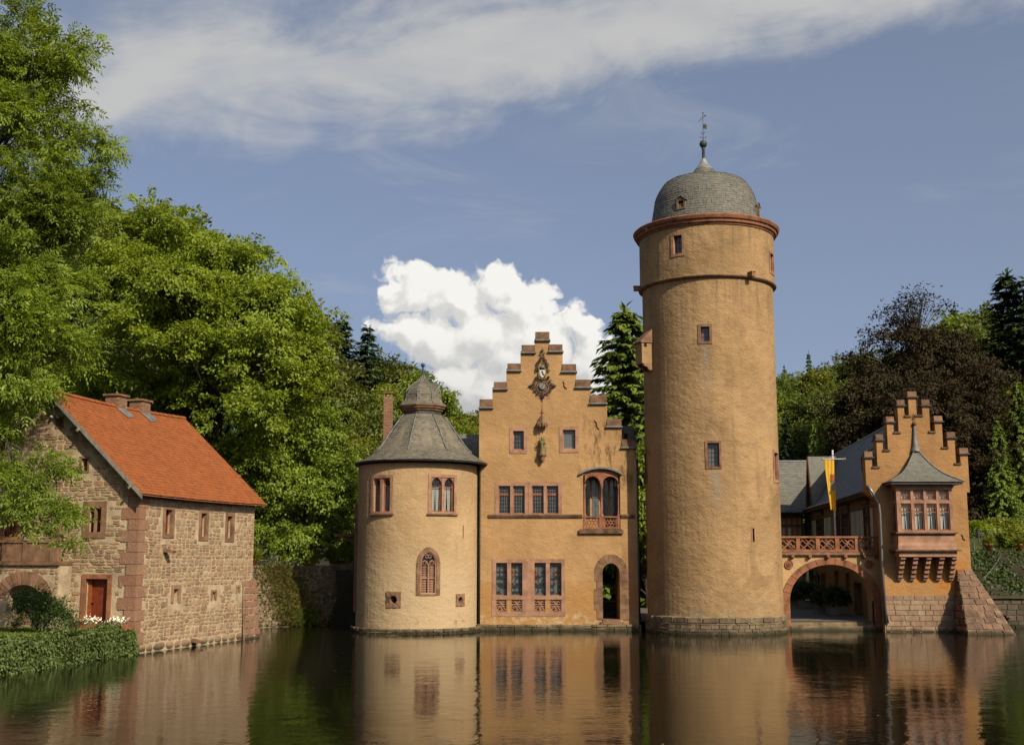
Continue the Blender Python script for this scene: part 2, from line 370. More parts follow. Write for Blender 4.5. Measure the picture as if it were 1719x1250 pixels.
WOODORANGE = simple('orange_painted_wood', (.36, .10, .02), .6, .25, 5, .2, 30)
TIMBER = simple('brown_timber', (.22, .105, .06), .8, .3, 4, .35, 24)
WOODGREY = simple('weathered_board', (.30, .27, .22), .85, .25, 5, .35, 24)
ZINC = simple('zinc_pipe', (.30, .31, .31), .38, .2, 3, .1, 10, metal=.7)
DARKPIPE = simple('dark_pipe', (.05, .045, .04), .5, .25, 3, .1, 10)
GOLD = simple('gilding', (.70, .50, .14), .35, .2, 6, metal=.8)
WHITE = simple('white_enamel', (.66, .66, .62), .5, .12, 8)
BLACK = simple('black_paint', (.01, .01, .01), .6, .2, 8)
VOID = simple('dark_interior', (.015, .012, .010), .95, .2, 2)
CURTAIN = simple('curtain_cloth', (.74, .72, .66), .9, .06, 6)
TERRA = simple('terracotta', (.42, .15, .06), .85, .25, 6, .2, 20)
STATUE = simple('statue_stone', (.36, .26, .14), .9, .25, 7, .4, 24)
PLANTBOX = simple('white_planter', (.50, .49, .45), .7, .15, 5, .1, 16)
CREAM = simple('cream_infill', (.85, .76, .58), .92, .15, 2, .3, 20)
MORTAR = simple('lime_mortar', (.60, .47, .31), .95, .22, 2.2, .9, 16, dirt=((.24, .16, .09), .6), spec=.1)
MORTARDARK = simple('old_mortar', (.30, .235, .15), .95, .3, 2.0, .9, 14, dirt=((.10, .08, .05), .7), spec=.1)
GLASS = glass_dark('window_glass'); STAINED = glass_dark('stained_glass', (.018, .024, .026), (.10, .12, .12)); CLEAR = glass_thin('clear_glass')
GLASSMID = glass_dark('grey_glass', (.09, .10, .10))
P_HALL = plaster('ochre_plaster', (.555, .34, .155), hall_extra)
P_CHAPEL = plaster('pale_ochre_plaster', (.60, .415, .22), chapel_extra, 2.6, .7)
P_WING = plaster('orange_ochre_plaster', (.49, .275, .115), wing_extra)
P_BRIDGE = plaster('buff_plaster', (.60, .40, .20))
RUBBLE = stonemat('rubble_stone', [(.45, .305, .175), (.50, .345, .20), (.55, .395, .23), (.43, .325, .20), (.49, .285, .175), (.32, .22, .135), (.57, .44, .265), (.38, .245, .15)], spots=.3, wet=True)
QUOIN = stonemat('quoin_stone', [(.42, .235, .145), (.38, .195, .12), (.45, .265, .165), (.36, .20, .13)], bs=12, wet=True)
ASHLAR = stonemat('ashlar_block', [(.40, .27, .17), (.47, .335, .21), (.34, .23, .15), (.44, .265, .165), (.49, .37, .24)], spots=.5, wet=True)
BUTST = stonemat('buttress_stone', [(.24, .155, .10), (.35, .205, .13), (.20, .13, .085), (.40, .26, .16)], spots=.8, wet=True)
MOSSST = stonemat('mossy_stone', [(.28, .21, .14), (.36, .28, .19), (.22, .165, .11), (.42, .33, .22)], moss=.5, spots=.45, wet=True)
SHADEMOSS = stonemat('shaded_mossy_stone', [(.13, .105, .07), (.18, .14, .095), (.10, .08, .055)], moss=.6, spots=.5, wet=True)  # mossy stone with the garden wall's shade put into its colour
BASEST = stonemat('waterline_stone', [(.26, .19, .115), (.36, .27, .165), (.20, .14, .085), (.40, .30, .19)], moss=.55, spots=.7, wet=True)
BRICK = stonemat('chimney_brick', [(.36, .17, .10), (.42, .23, .14), (.30, .15, .09)], spots=.3)
TILE = stonemat('clay_tile', [(.44, .140, .042), (.40, .120, .038), (.47, .155, .048), (.36, .110, .036), (.45, .145, .042), (.42, .130, .038)], .85, 14, spots=.32)
SLATE = stonemat('slate', [(.205, .205, .175), (.24, .235, .195), (.17, .175, .158), (.26, .24, .19), (.215, .20, .162)], .62, 16, spots=.3)
SLATEWARM = stonemat('lichen_slate', [(.225, .205, .155), (.265, .24, .175), (.18, .17, .14), (.29, .255, .18), (.23, .20, .145)], .7, 16, spots=.4)
SLATEBLUE = stonemat('blue_slate', [(.13, .138, .15), (.155, .162, .17), (.11, .12, .13), (.19, .185, .17)], .5, 16, spots=.25)
BARK = simple('bark', (.075, .055, .038), .95, .35, 3, .9, 10)
BARKGREY = simple('grey_bark', (.13, .115, .09), .95, .35, 3, .9, 10)
L_ASH = leafmat('ash_leaf', [(0.1443, 0.1988, 0.0225), (0.1777, 0.2412, 0.0275), (0.1096, 0.1617, 0.0213), (0.2126, 0.2624, 0.035)], .45)
L_BEECH = leafmat('lime_green_leaf', [(0.1713, 0.2493, 0.0235), (0.2076, 0.2927, 0.0276), (0.1297, 0.1999, 0.0221), (0.24, 0.3115, 0.0345)], .45)
L_SHRUB = leafmat('hedge_leaf', [(0.1134, 0.1512, 0.0162), (0.1458, 0.1836, 0.0194), (0.1674, 0.1998, 0.0238)], .38)
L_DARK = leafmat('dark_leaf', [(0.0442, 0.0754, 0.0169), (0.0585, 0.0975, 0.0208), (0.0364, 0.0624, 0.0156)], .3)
L_MID = leafmat('wood_leaf', [(0.084, 0.112, 0.0202), (0.1064, 0.1344, 0.0224), (0.0672, 0.0941, 0.019), (0.1288, 0.1512, 0.0246)], .35)
L_COPPER = leafmat('copper_leaf', [(.030, .022, .012), (.038, .026, .0135), (.024, .019, .011), (.034, .028, .0125)], .15, .06)
L_SPRUCE = leafmat('spruce_needles', [(0.0352, 0.0576, 0.0256), (0.048, 0.0736, 0.0288), (0.0288, 0.048, 0.0224)], .12, .2)
L_FIR = leafmat('fir_needles', [(0.1015, 0.145, 0.0261), (0.1305, 0.174, 0.029), (0.0754, 0.116, 0.0232)], .22, .12)
L_CITRUS = leafmat('potted_leaf', [(.035, .062, .014), (.05, .085, .018), (.028, .05, .013)], .25, .5)
L_IVY = leafmat('ivy_leaf', [(0.058, 0.0986, 0.0232), (0.0798, 0.1232, 0.029), (0.1087, 0.145, 0.0348), (0.0464, 0.0812, 0.0232)], .25, .4)
L_GRASS = leafmat('grass_blade', [(.11, .155, .02), (.14, .18, .028), (.09, .13, .02), (.17, .17, .045)], .4, .2)
L_DRY = leafmat('dry_weeds', [(.15, .135, .04), (.20, .16, .06), (.10, .12, .025), (.085, .11, .02)], .3, .2)
PETAL = leafmat('white_petals', [(.75, .74, .68), (.66, .66, .62)], .3)
GROUND = simple('earth', (.040, .034, .018), .95, .35, .6, .6, 4)
GRASSY = simple('turf', (.085, .115, .022), .95, .35, 1.2, .6, 12, dirt=((.06, .065, .02), .6))
PAVING = simple('paving', (.17, .155, .13), .85, .25, 2.5, .4, 14)
def flagmat():
    m, n, b, out = newmat('flag_cloth'); co = geo_pos(n)
    c = n.mix(n.ramp(n.noise(co, 1.5, 3), .3, .7), (.66, .36, .02), (.72, .43, .035))
    n.set(b.inputs['Base Color'], c); b.inputs['Roughness'].default_value = .8
    tr = n.new('ShaderNodeBsdfTranslucent'); n.set(tr.inputs[0], c); mx = n.new('ShaderNodeMixShader'); mx.inputs[0].default_value = .3
    n.l.new(b.outputs[0], mx.inputs[1]); n.l.new(tr.outputs[0], mx.inputs[2]); n.l.new(mx.outputs[0], out.inputs[0]); return m
FLAG = flagmat()
def watermat():
    m, n, b, out = newmat('pond_water'); co = geo_pos(n)
    b.inputs['Base Color'].default_value = (.006, .006, .0025, 1); b.inputs['Roughness'].default_value = .02; b.inputs['IOR'].default_value = 1.33
    calm = n.ramp(n.noise(co, .09, 4, .6, .4), .36, .62, .5, 1.25)
    h = n.math('ADD', n.math('MULTIPLY', n.noise(co, 1.1, 3, .55, .3), .55), n.math('MULTIPLY', n.noise(n.scale(co, (1, 1.25, 1)), 4.2, 3, .6, .2), .22))
    h = n.math('MULTIPLY', h, calm)
    bump(n, b, h, .17, .12); return m
WATER = watermat()
# ------------------------------------------------------------------ walls with real openings
def arch_pts(u0, u1, zs, zt, kind, n=14):
    um = (u0+u1)/2; a = (u1-u0)/2; out = []
    for i in range(n+1):
        t = -1+2*i/n
        if kind == 'point': k = 1-abs(t); zz = zs+(zt-zs)*(math.sin(k*math.pi/2)**.8 if False else math.sqrt(max(0, 1-(1-k)**1.7)))
        elif kind == 'seg': zz = zs+(zt-zs)*(1-t*t)
        else: t2 = -math.cos(math.pi*i/n); t = t2; zz = zs+(zt-zs)*math.sqrt(max(0, 1-t*t))
        out.append((um+a*t, zz))
    return out
def wall(fr, name, root, mat, u0, u1, z0, ztop, ops=(), thick=.5, steps=(), du=3.0, kind=None, ends=True):
    """ops: (u0,u1,z0,z1,depth[,kind,spring]); ztop: number or function of u; steps: extra u breaks"""
    m = MB(); us = {u0, u1, *steps}; zs = {z0}
    for o in ops: us |= {o[0], o[1]}; zs |= {o[2], o[3]}
    us = sorted(u for u in us if u0-1e-6 <= u <= u1+1e-6); uu = []
    for a, b in zip(us, us[1:]):
        k = max(1, int(math.ceil((b-a)/du)), fr.seg(a, b) if fr.cyl else 1); uu += [a+(b-a)*i/k for i in range(k)]
    uu.append(us[-1]); zf = ztop if callable(ztop) else (lambda u: ztop)
    for a, b in zip(uu, uu[1:]): zs.add(zf((a+b)/2))
    zz = sorted(zs); nu, nz = len(uu)-1, len(zz)-1
    def inside(i, j):
        if not (0 <= i < nu and 0 <= j < nz): return None
        u = (uu[i]+uu[i+1])/2; z = (zz[j]+zz[j+1])/2
        if z > zf(u): return None
        for o in ops:
            if o[0] < u < o[1] and o[2] < z < o[3]: return o
        return True
    for i in range(nu):
        for j in range(nz):
            if inside(i, j) is not True: continue
            a, b, c, d = uu[i], uu[i+1], zz[j], zz[j+1]
            m.q(fr.pt(a, 0, c), fr.pt(b, 0, c), fr.pt(b, 0, d), fr.pt(a, 0, d))
            for (di, dj, p, q) in ((-1, 0, (a, d), (a, c)), (1, 0, (b, c), (b, d)), (0, -1, (a, c), (b, c)), (0, 1, (b, d), (a, d))):
                nb = inside(i+di, j+dj)
                if nb is True: continue
                if nb is None and dj == -1: continue
                if nb is None and not ends and di: continue
                t = nb[4] if nb else thick
                m.q(fr.pt(p[0], 0, p[1]), fr.pt(p[0], -t, p[1]), fr.pt(q[0], -t, q[1]), fr.pt(q[0], 0, q[1]))
            if not fr.cyl: m.q(fr.pt(a, -thick, c), fr.pt(a, -thick, d), fr.pt(b, -thick, d), fr.pt(b, -thick, c))
    for o in ops:
        if len(o) > 5:
            pts = arch_pts(o[0], o[1], o[6], o[3], o[5])
            for p, q in zip(pts, pts[1:]):
                m.q(fr.pt(p[0], 0, p[1]), fr.pt(q[0], 0, q[1]), fr.pt(q[0], 0, o[3]), fr.pt(p[0], 0, o[3]))
                m.q(fr.pt(p[0], 0, p[1]), fr.pt(p[0], -o[4], p[1]), fr.pt(q[0], -o[4], q[1]), fr.pt(q[0], 0, q[1]))
    return m.build(name, mat, root, recalc=False, kind=kind)
def ring(m, fr, u0, u1, z0, z1, w, d0, d1, bottom=True):
    m.fbox(fr, u0-w, u0, d0, d1, z0-(w if bottom else 0), z1+w); m.fbox(fr, u1, u1+w, d0, d1, z0-(w if bottom else 0), z1+w)
    m.fbox(fr, u0, u1, d0, d1, z1, z1+w)
    if bottom: m.fbox(fr, u0, u1, d0, d1, z0-w, z0)
def grid_bars(m, fr, u0, u1, z0, z1, nx, nz, w, d0, d1):
    for i in range(1, nx): u = u0+(u1-u0)*i/nx; m.fbox(fr, u-w/2, u+w/2, d0, d1, z0, z1)
    for j in range(1, nz): z = z0+(z1-z0)*j/nz; m.fbox(fr, u0, u1, d0-.002, d1-.002, z-w/2, z+w/2)
def arched_light(m, fr, u0, u1, z0, zs, z1, d, kind='round'):
    pts = [(u0, z0)]+arch_pts(u0, u1, zs, z1, kind, 10)+[(u1, z0)]
    m.q(*[fr.pt(u, d, z) for u, z in pts])
def window(fr, root, R, sur=.14, lights=1, mull=.09, transom=None, bars=(3, 4), tbars=None, smat=PINK, fmat=RED, gmat=GLASS, depth=.16, sill=0.0, sash=.04, label=None, proud=.03, curtain=None, barmat=None, bw=.014):
    """stone surround (the part) with mullions, sashes, panes and glazing bars as its pieces; returns the wall opening"""
    u0, u1, z0, z1 = R; m = MB(); ring(m, fr, u0, u1, z0, z1, sur, -.05, proud)
    s = m.build('window', smat, root, label=label)
    m = MB(); ring(m, fr, u0+.012, u1-.012, z0+.012, z1-.012, .011, -.09, proud-.012)
    if sill: m.fbox(fr, u0-sur-.05, u1+sur+.05, -.04, sill, z0-sur-.05, z0-sur+.002)
    m.build('sill' if sill else 'inner_moulding', smat, s)
    lw = (u1-u0-mull*(lights-1))/lights
    for i in range(1, lights):
        m = MB(); a = u0+i*lw+(i-1)*mull; m.fbox(fr, a, a+mull, -.14, proud-.02, z0, z1); m.build('mullion', smat, s)
    zt = z0+(z1-z0)*transom if transom else None
    for i in range(lights):
        a = u0+i*(lw+mull)
        for zi, (za, zb) in enumerate(((z0, zt), (zt, z1)) if zt else ((z0, z1),)):
            m = MB(); ring(m, fr, a+sash, a+lw-sash, za+sash, zb-sash, sash-.002, -depth-.01, -depth+.05); m.build('sash', fmat, s)
            m = MB(); m.q(fr.pt(a+sash*.5, -depth, za), fr.pt(a+lw-sash*.5, -depth, za), fr.pt(a+lw-sash*.5, -depth, zb), fr.pt(a+sash*.5, -depth, zb)); m.build('pane', gmat, s)
            nb = bars if (zi == 0 or not tbars) else tbars
            m = MB(); grid_bars(m, fr, a+sash, a+lw-sash, za+sash, zb-sash, nb[0], nb[1], bw, -depth+.004, -depth+.016)
            if m.v: m.build('glazing_bars', barmat or DARKLEAD, s)
            if curtain and zi == 0:
                m = MB(); curtain_mesh(m, fr, a, a+lw, za, zb, -depth-.12); m.build('curtain', CURTAIN, s, smooth=True)
    return (u0, u1, z0, z1, depth+.1)
def curtain_mesh(m, fr, u0, u1, z0, z1, d, gap=.0):
    n = 22
    for side in (0, 1):
        um = (u0+u1)/2; vs = []; fs = []
        for i in range(n+1):
            t = i/n
            for j, z in enumerate((z0, z0+(z1-z0)*.5, z1)):
                ua, ub = (u0, um-.02*(2-j)) if side == 0 else (um+.02*(2-j), u1)
                u = ua+(ub-ua)*t; vs.append(fr.pt(u, d+.010*math.sin(t*math.pi*5+side+j*.5), z))
        for i in range(n):
            for j in range(2): fs.append((i*3+j, i*3+3+j, i*3+4+j, i*3+1+j))
        m.add(vs, fs)
# ------------------------------------------------------------------ roofs laid with real slates / tiles
def shingles(surf, A0, A1, wid, nrow, name, mat, parent, t=.012, round_=False, jit=.12, over=1.35, skip=None, kind='stuff', sag=None):
    """surf(a, b) -> (point, normal), a in metres along the row from A0(b) to A1(b), b from 0 (eave) to 1"""
    m = MB()
    for r in range(nrow):
        b0 = r/nrow; b1 = min((r+over)/nrow, 1.0); a0, a1 = A0(b0), A1(b0); L = a1-a0
        n = max(1, int(round(L/wid))); w_ = L/n; off = (r % 2)*.5
        for i in range(-1, n+1):
            ua = a0+(i+off)*w_; ub = ua+w_*.985
            ua, ub = max(ua, a0), min(ub, a1)
            if ub-ua < w_*.12: continue
            if skip and skip((ua+ub)/2, (b0+b1)/2): continue
            jb = random.uniform(-jit, jit)/nrow; lift = t*random.uniform(.9, 1.7)
            # keep the same fraction of the row when narrowing
            def q(a, b, l):
                f = (a-a0)/L; aa = A0(b)+f*(A1(b)-A0(b)); p, nn = surf(aa, min(max(b, -.02), 1.0)); return p+nn*l
            bb = b0+jb if r else b0
            if round_:
                c = (ua+ub)/2; h = (b1-b0)*.16
                low = [(ua, bb+h), (ua+(c-ua)*.45, bb+h*.3), (c, bb), (ub-(ub-c)*.45, bb+h*.3), (ub, bb+h)]
            else: low = [(ua, bb), (ub, bb)]
            vs = [q(a, b, lift) for a, b in low]+[q(a, b, lift-t) for a, b in low]+[q(ub, b1, .003), q(ua, b1, .003)]
            k = len(low); fs = [tuple(range(k))+(2*k, 2*k+1)]+[(j+1, j, j+k, j+1+k) for j in range(k-1)]
            fs += [(0, 2*k+1, k), (k-1, 2*k-1, 2*k)]
            m.add(vs, fs)
    return m.build(name, mat, parent, kind=kind, recalc=False)
def lathe_surf(c, rz, fac=None):
    """rz(b)->(r,z); a is arc angle"""
    def s(a, b):
        r, z = rz(b); r2, z2 = rz(min(b+.01, 1.0)); r1, z1 = rz(max(b-.01, 0)); dr, dz = r2-r1, z2-z1
        f = fac(a, b) if fac else 1
        n = Vector((math.sin(a)*dz, -math.cos(a)*dz, -dr)); n = n.normalized() if n.length > 1e-9 else Vector((0, 0, 1))
        return Vector((c[0]+r*f*math.sin(a), c[1]-r*f*math.cos(a), z)), n
    return s
def polyline(pts):
    ls = [0]
    for p, q in zip(pts, pts[1:]): ls.append(ls[-1]+math.hypot(q[0]-p[0], q[1]-p[1]))
    def f(b):
        L = b*ls[-1]
        for i in range(len(pts)-1):
            if L <= ls[i+1] or i == len(pts)-2:
                t = (L-ls[i])/max(1e-9, ls[i+1]-ls[i]); p, q = pts[i], pts[i+1]; return p[0]+(q[0]-p[0])*t, p[1]+(q[1]-p[1])*t
    return f, ls[-1]
def smoothprof(pts, n=6):                      # Catmull-Rom through (r,z)
    out = []
    for i in range(len(pts)-1):
        p0 = pts[max(i-1, 0)]; p1 = pts[i]; p2 = pts[i+1]; p3 = pts[min(i+2, len(pts)-1)]
        for k in range(n):
            t = k/n; out.append(tuple(.5*((2*p1[j])+(-p0[j]+p2[j])*t+(2*p0[j]-5*p1[j]+4*p2[j]-p3[j])*t*t+(-p0[j]+3*p1[j]-3*p2[j]+p3[j])*t**3) for j in (0, 1)))
    return out+[pts[-1]]
# ------------------------------------------------------------------ stones
def stone_template(seed, round_=.5, sq=False):
    r = random.Random(seed); vs = []; fs = []; rad = []
    if sq:
        for cx, cz in ((1, -1), (1, 1), (-1, 1), (-1, -1)):
            c = r.uniform(.02, .09); d = r.uniform(.02, .10); q = [(.5*cx, .5*cz-c*cz), (.5*cx-d*cx, .5*cz)]; rad += q if cx*cz > 0 else q[::-1]
        rad = [(x*r.uniform(.97, 1), z*r.uniform(.96, 1)) for x, z in rad]
    else:
        for k in range(10):
            a = 2*math.pi*(k+.5)/10; c, s_ = math.cos(a), math.sin(a); q = (abs(c)**4.5+abs(s_)**4.5)**(-1/4.5); j = r.uniform(.84, 1.0); rad.append((.5*c*q*j, .5*s_*q*j))
    n = len(rad)
    for ins, h in ((1.0, -.6), (1.0, .45), (.955 if sq else .87, .9)):
        for (x, z) in rad: vs.append((x*ins, z*ins, h*(1+r.uniform(-.12, .12))))
    vs.append((r.uniform(-.1, .1), r.uniform(-.1, .1), .98))
    for L in (0, 1): fs += [(L*n+k, L*n+(k+1) % n, (L+1)*n+(k+1) % n, (L+1)*n+k) for k in range(n)]
    fs += [(2*n+k, 2*n+(k+1) % n, 3*n) for k in range(n)]
    return vs, fs
ST_RND = [stone_template(i) for i in range(16)]; ST_SQ = [stone_template(100+i, sq=True) for i in range(10)]
ST_MESH = {}
def rows(u0, u1, z0, z1, hr, wr, ok, jz=0.0, big=0.0):
    """random coursed layout -> list of (u, z, w, h)"""
    out = []; z = z0
    while z < z1-.03:
        h = min(random.uniform(*hr), z1-z); u = u0-random.uniform(0, wr[0])
        while u < u1:
            w_ = random.uniform(*wr)*(1.0 if random.random() > .15 else 1.5); cu = u+w_/2
            a, b = max(u, u0), min(u+w_, u1)
            if b-a > wr[0]*.35:
                if h > hr[0]*1.5 and random.random() < .35:
                    hh = h*random.uniform(.4, .6)
                    for zc, h2 in ((z+hh/2, hh), (z+hh+(h-hh)/2, h-hh)):
                        if ok((a+b)/2, zc, (b-a)/2, h2/2): out.append(((a+b)/2, zc, b-a, h2))
                else:
                    zc = z+h/2+random.uniform(-jz, jz)
                    if ok((a+b)/2, zc, (b-a)/2, h/2): out.append(((a+b)/2, zc, b-a, h))
            u += w_
        z += h
    return out
def lay_stones(fr, items, parent, mat, name='stone', proud=.035, gap=.02, sq=False, limit=300, stuffname='small_stones', rot=.08, order=None, surf=None):
    """largest `limit` stones are objects of their own sharing mesh data, the rest one joined part"""
    tm = ST_SQ if sq else ST_RND; key = (sq, mat.name)
    if key not in ST_MESH:
        L = []
        for vs, fs in tm:
            me = bpy.data.meshes.new(name); me.from_pydata(vs, [], fs); me.materials.append(mat)
            me.polygons.foreach_set('use_smooth', [not sq]*len(me.polygons)); L.append(me)
        ST_MESH[key] = L
    items = sorted(items, key=order or (lambda s: -s[2]*s[3])); RL = rootloc(parent); rest = MB()
    for i, (u, z, w_, h) in enumerate(items):
        k = random.randrange(len(tm)); pr = proud*random.uniform(.6, 1.3)
        if surf: c, ex, ez, en = surf(u, z)
        else:
            c = fr.pt(u, 0, z); ex = (fr.pt(u+.01, 0, z)-fr.pt(u-.01, 0, z)).normalized(); ez = Vector((0, 0, 1)); en = ex.cross(ez)
        a = random.uniform(-rot, rot); ca, sa = math.cos(a), math.sin(a); X = ex*ca+ez*sa; Z = ez*ca-ex*sa
        fl = random.choice((-1, 1)); X = X*fl; N = X.cross(Z)*fl if False else en
        sw, sh_ = max(w_-gap, .02), max(h-gap, .02)
        M = Matrix(((X.x*sw, Z.x*sh_, N.x*pr, c.x-RL.x), (X.y*sw, Z.y*sh_, N.y*pr, c.y-RL.y), (X.z*sw, Z.z*sh_, N.z*pr, c.z-RL.z), (0, 0, 0, 1)))
        if i < limit:
            o = bpy.data.objects.new(name, ST_MESH[key][k]); COL.objects.link(o); o.parent = parent; o.matrix_local = M
        else:
            vs, fs = tm[k]; rest.add([M @ Vector(v)+RL for v in vs], fs)
    if rest.v: rest.build(stuffname, mat, parent, kind='stuff', recalc=False)
# ------------------------------------------------------------------ foliage
def quadmesh(name, V, mat, smooth=False):      # V: (N,4,3)
    n = V.shape[0]; me = bpy.data.meshes.new(name); me.vertices.add(n*4); me.loops.add(n*4); me.polygons.add(n)
    me.vertices.foreach_set('co', V.reshape(-1).astype(np.float32)); me.loops.foreach_set('vertex_index', np.arange(n*4, dtype=np.int32))
    me.polygons.foreach_set('loop_start', np.arange(0, n*4, 4, dtype=np.int32)); me.polygons.foreach_set('loop_total', np.full(n, 4, dtype=np.int32))
    me.update(); me.materials.append(mat); return me
def nrm(a): return a/np.maximum(np.linalg.norm(a, axis=1, keepdims=True), 1e-9)
def leaves(c, axis, up, L, Wd, g, fold=.25):
    """diamond leaves: base at c, pointing along axis, facing up"""
    axis = nrm(axis); lat = nrm(np.cross(axis, up)); nn = np.cross(lat, axis)
    L = L[:, None]; Wd = Wd[:, None]
    return np.stack([c, c+axis*L*.45+lat*Wd*.5+nn*Wd*fold, c+axis*L-nn*L*.12, c+axis*L*.45-lat*Wd*.5+nn*Wd*fold], 1)
def sph(g, n):
    v = g.normal(size=(n, 3)); return nrm(v)
def crown(lobes, nb, k, bs, ls, seed, aspect=.55, droop=.25, flat=.16, shell=.62, bias=.25, pinnate=0, lowcut=-.55, spread=.62, outw=.85, clump=None):
    g = np.random.default_rng(seed); lb = np.array(lobes, float); wgt = (lb[:, 3]*lb[:, 4]+lb[:, 3]*lb[:, 5]+lb[:, 4]*lb[:, 5]); wgt /= wgt.sum()
    li = g.choice(len(lb), nb, p=wgt); d = sph(g, nb); d[:, 2] = np.where(d[:, 2] < lowcut, -d[:, 2], d[:, 2])
    rad = shell+(1.03-shell)*g.random(nb)**.7
    lump = 1+.13*np.sin(d[:, 0]*5+li*1.7)*np.sin(d[:, 2]*6+li)+.06*g.normal(size=nb)
    ctr = lb[li, :3]+d*lb[li, 3:6]*(rad*lump)[:, None]
    if clump:                                   # gather the boughs into separate clumps with gaps between them
        nc, sp = clump; ci = g.integers(0, nc, nb); cc = ctr[:nc]; dd = d[:nc]; ll = li[:nc]
        ctr = cc[ci]+g.normal(size=(nb, 3))*sp*np.array([1, 1, .55]); d = nrm(dd[ci]+.35*g.normal(size=(nb, 3))); li = ll[ci]
    out = nrm(d/lb[li, 3:6]); ax = nrm(out*np.array([1, 1, .55])+np.stack([np.zeros(nb), np.zeros(nb), np.full(nb, -droop)], 1)+.35*g.normal(size=(nb, 3)))
    upv = nrm(np.stack([np.zeros(nb), np.zeros(nb), np.ones(nb)], 1)+outw*out+.25*g.normal(size=(nb, 3)))
    lat = nrm(np.cross(ax, upv)); nn = np.cross(lat, ax); sz = bs*g.uniform(.6, 1.35, nb)
    bi = np.repeat(np.arange(nb), k); N = nb*k
    a = g.uniform(-.75, 1.0, N); b_ = g.normal(size=N)*.5*(1.1-.55*a*a); h = g.normal(size=N)*flat
    pos = ctr[bi]+ax[bi]*(a*sz[bi])[:, None]+lat[bi]*(b_*sz[bi]*spread*1.4)[:, None]+nn[bi]*((h-.30*a*a-.25*b_*b_)*sz[bi])[:, None]
    la = nrm(ax[bi]*.6+lat[bi]*(np.sign(b_)*.8)[:, None]+g.normal(size=(N, 3))*.45+np.array([0, 0, -droop]))
    lu = nrm(nn[bi]+g.normal(size=(N, 3))*.45)
    L = ls*g.uniform(.65, 1.3, N)
    if not pinnate: V = leaves(pos, la, lu, L, L*aspect, g)
    else:
        lt = nrm(np.cross(la, lu)); out_ = []
        for j in range(pinnate):
            f = (j//2+1)/(pinnate//2+1); s_ = 1 if j % 2 else -1; last = j == pinnate-1
            p = pos+la*(L*f)[:, None]+np.array([0, 0, -1.])*(L*.18*f*f)[:, None]
            dr = la*(1.0 if last else .55)+lt*(0 if last else s_*.85)+np.array([0, 0, -.25])+g.normal(size=(N, 3))*.12
            out_.append(leaves(p, dr, lu, L*.42, L*.42*.34, g, .15))
        V = np.concatenate(out_)
    return V, ctr
def branches(m, base, top, r0, ctrs, g, nlimb=40, rmin=.015):
    """trunk and limbs reaching into the crown"""
    base, top = Vector(base), Vector(top); pts = [base+(top-base)*(i/6)+Vector((g.normal()*.12, g.normal()*.12, 0))*(i > 0) for i in range(7)]
    m.tube(pts, r0, 9, r0*.25)
    idx = g.choice(len(ctrs), min(nlimb, len(ctrs)), replace=False)
    for i in idx:
        c = Vector(ctrs[i]); f = min(.95, max(.18, (c.z-base.z)/(top.z-base.z)*.62+g.uniform(-.1, .1))); s = base+(top-base)*f
        mid = s.lerp(c, .5)+Vector((0, 0, (c-s).length*.10)); L = (c-s).length
        p = [s, s.lerp(mid, .5)+Vector((g.normal(), g.normal(), g.normal()))*.05*L, mid, mid.lerp(c, .5)+Vector((g.normal(), g.normal(), g.normal()))*.04*L, c]
        m.tube(p, max(rmin*2, r0*.30*(1-f*.6)), 5, rmin, cap=False)
def tree(name, label, cat, base, top, r0, lobes, mat, nb, k, bs, ls, seed, group=None, bark=BARK, nlimb=40, **kw):
    root = T(name, label, cat, base, group); V, ctr = crown(lobes, nb, k, bs, ls, seed, **kw)
    B = np.array(base); me = quadmesh('crown', V-B, mat); o = bpy.data.objects.new('crown', me); COL.objects.link(o); o.parent = root
    m = MB(); branches(m, base, top, r0, ctr, np.random.default_rng(seed+5), nlimb); m.build('trunk', bark, root, smooth=True, recalc=False)
    return root
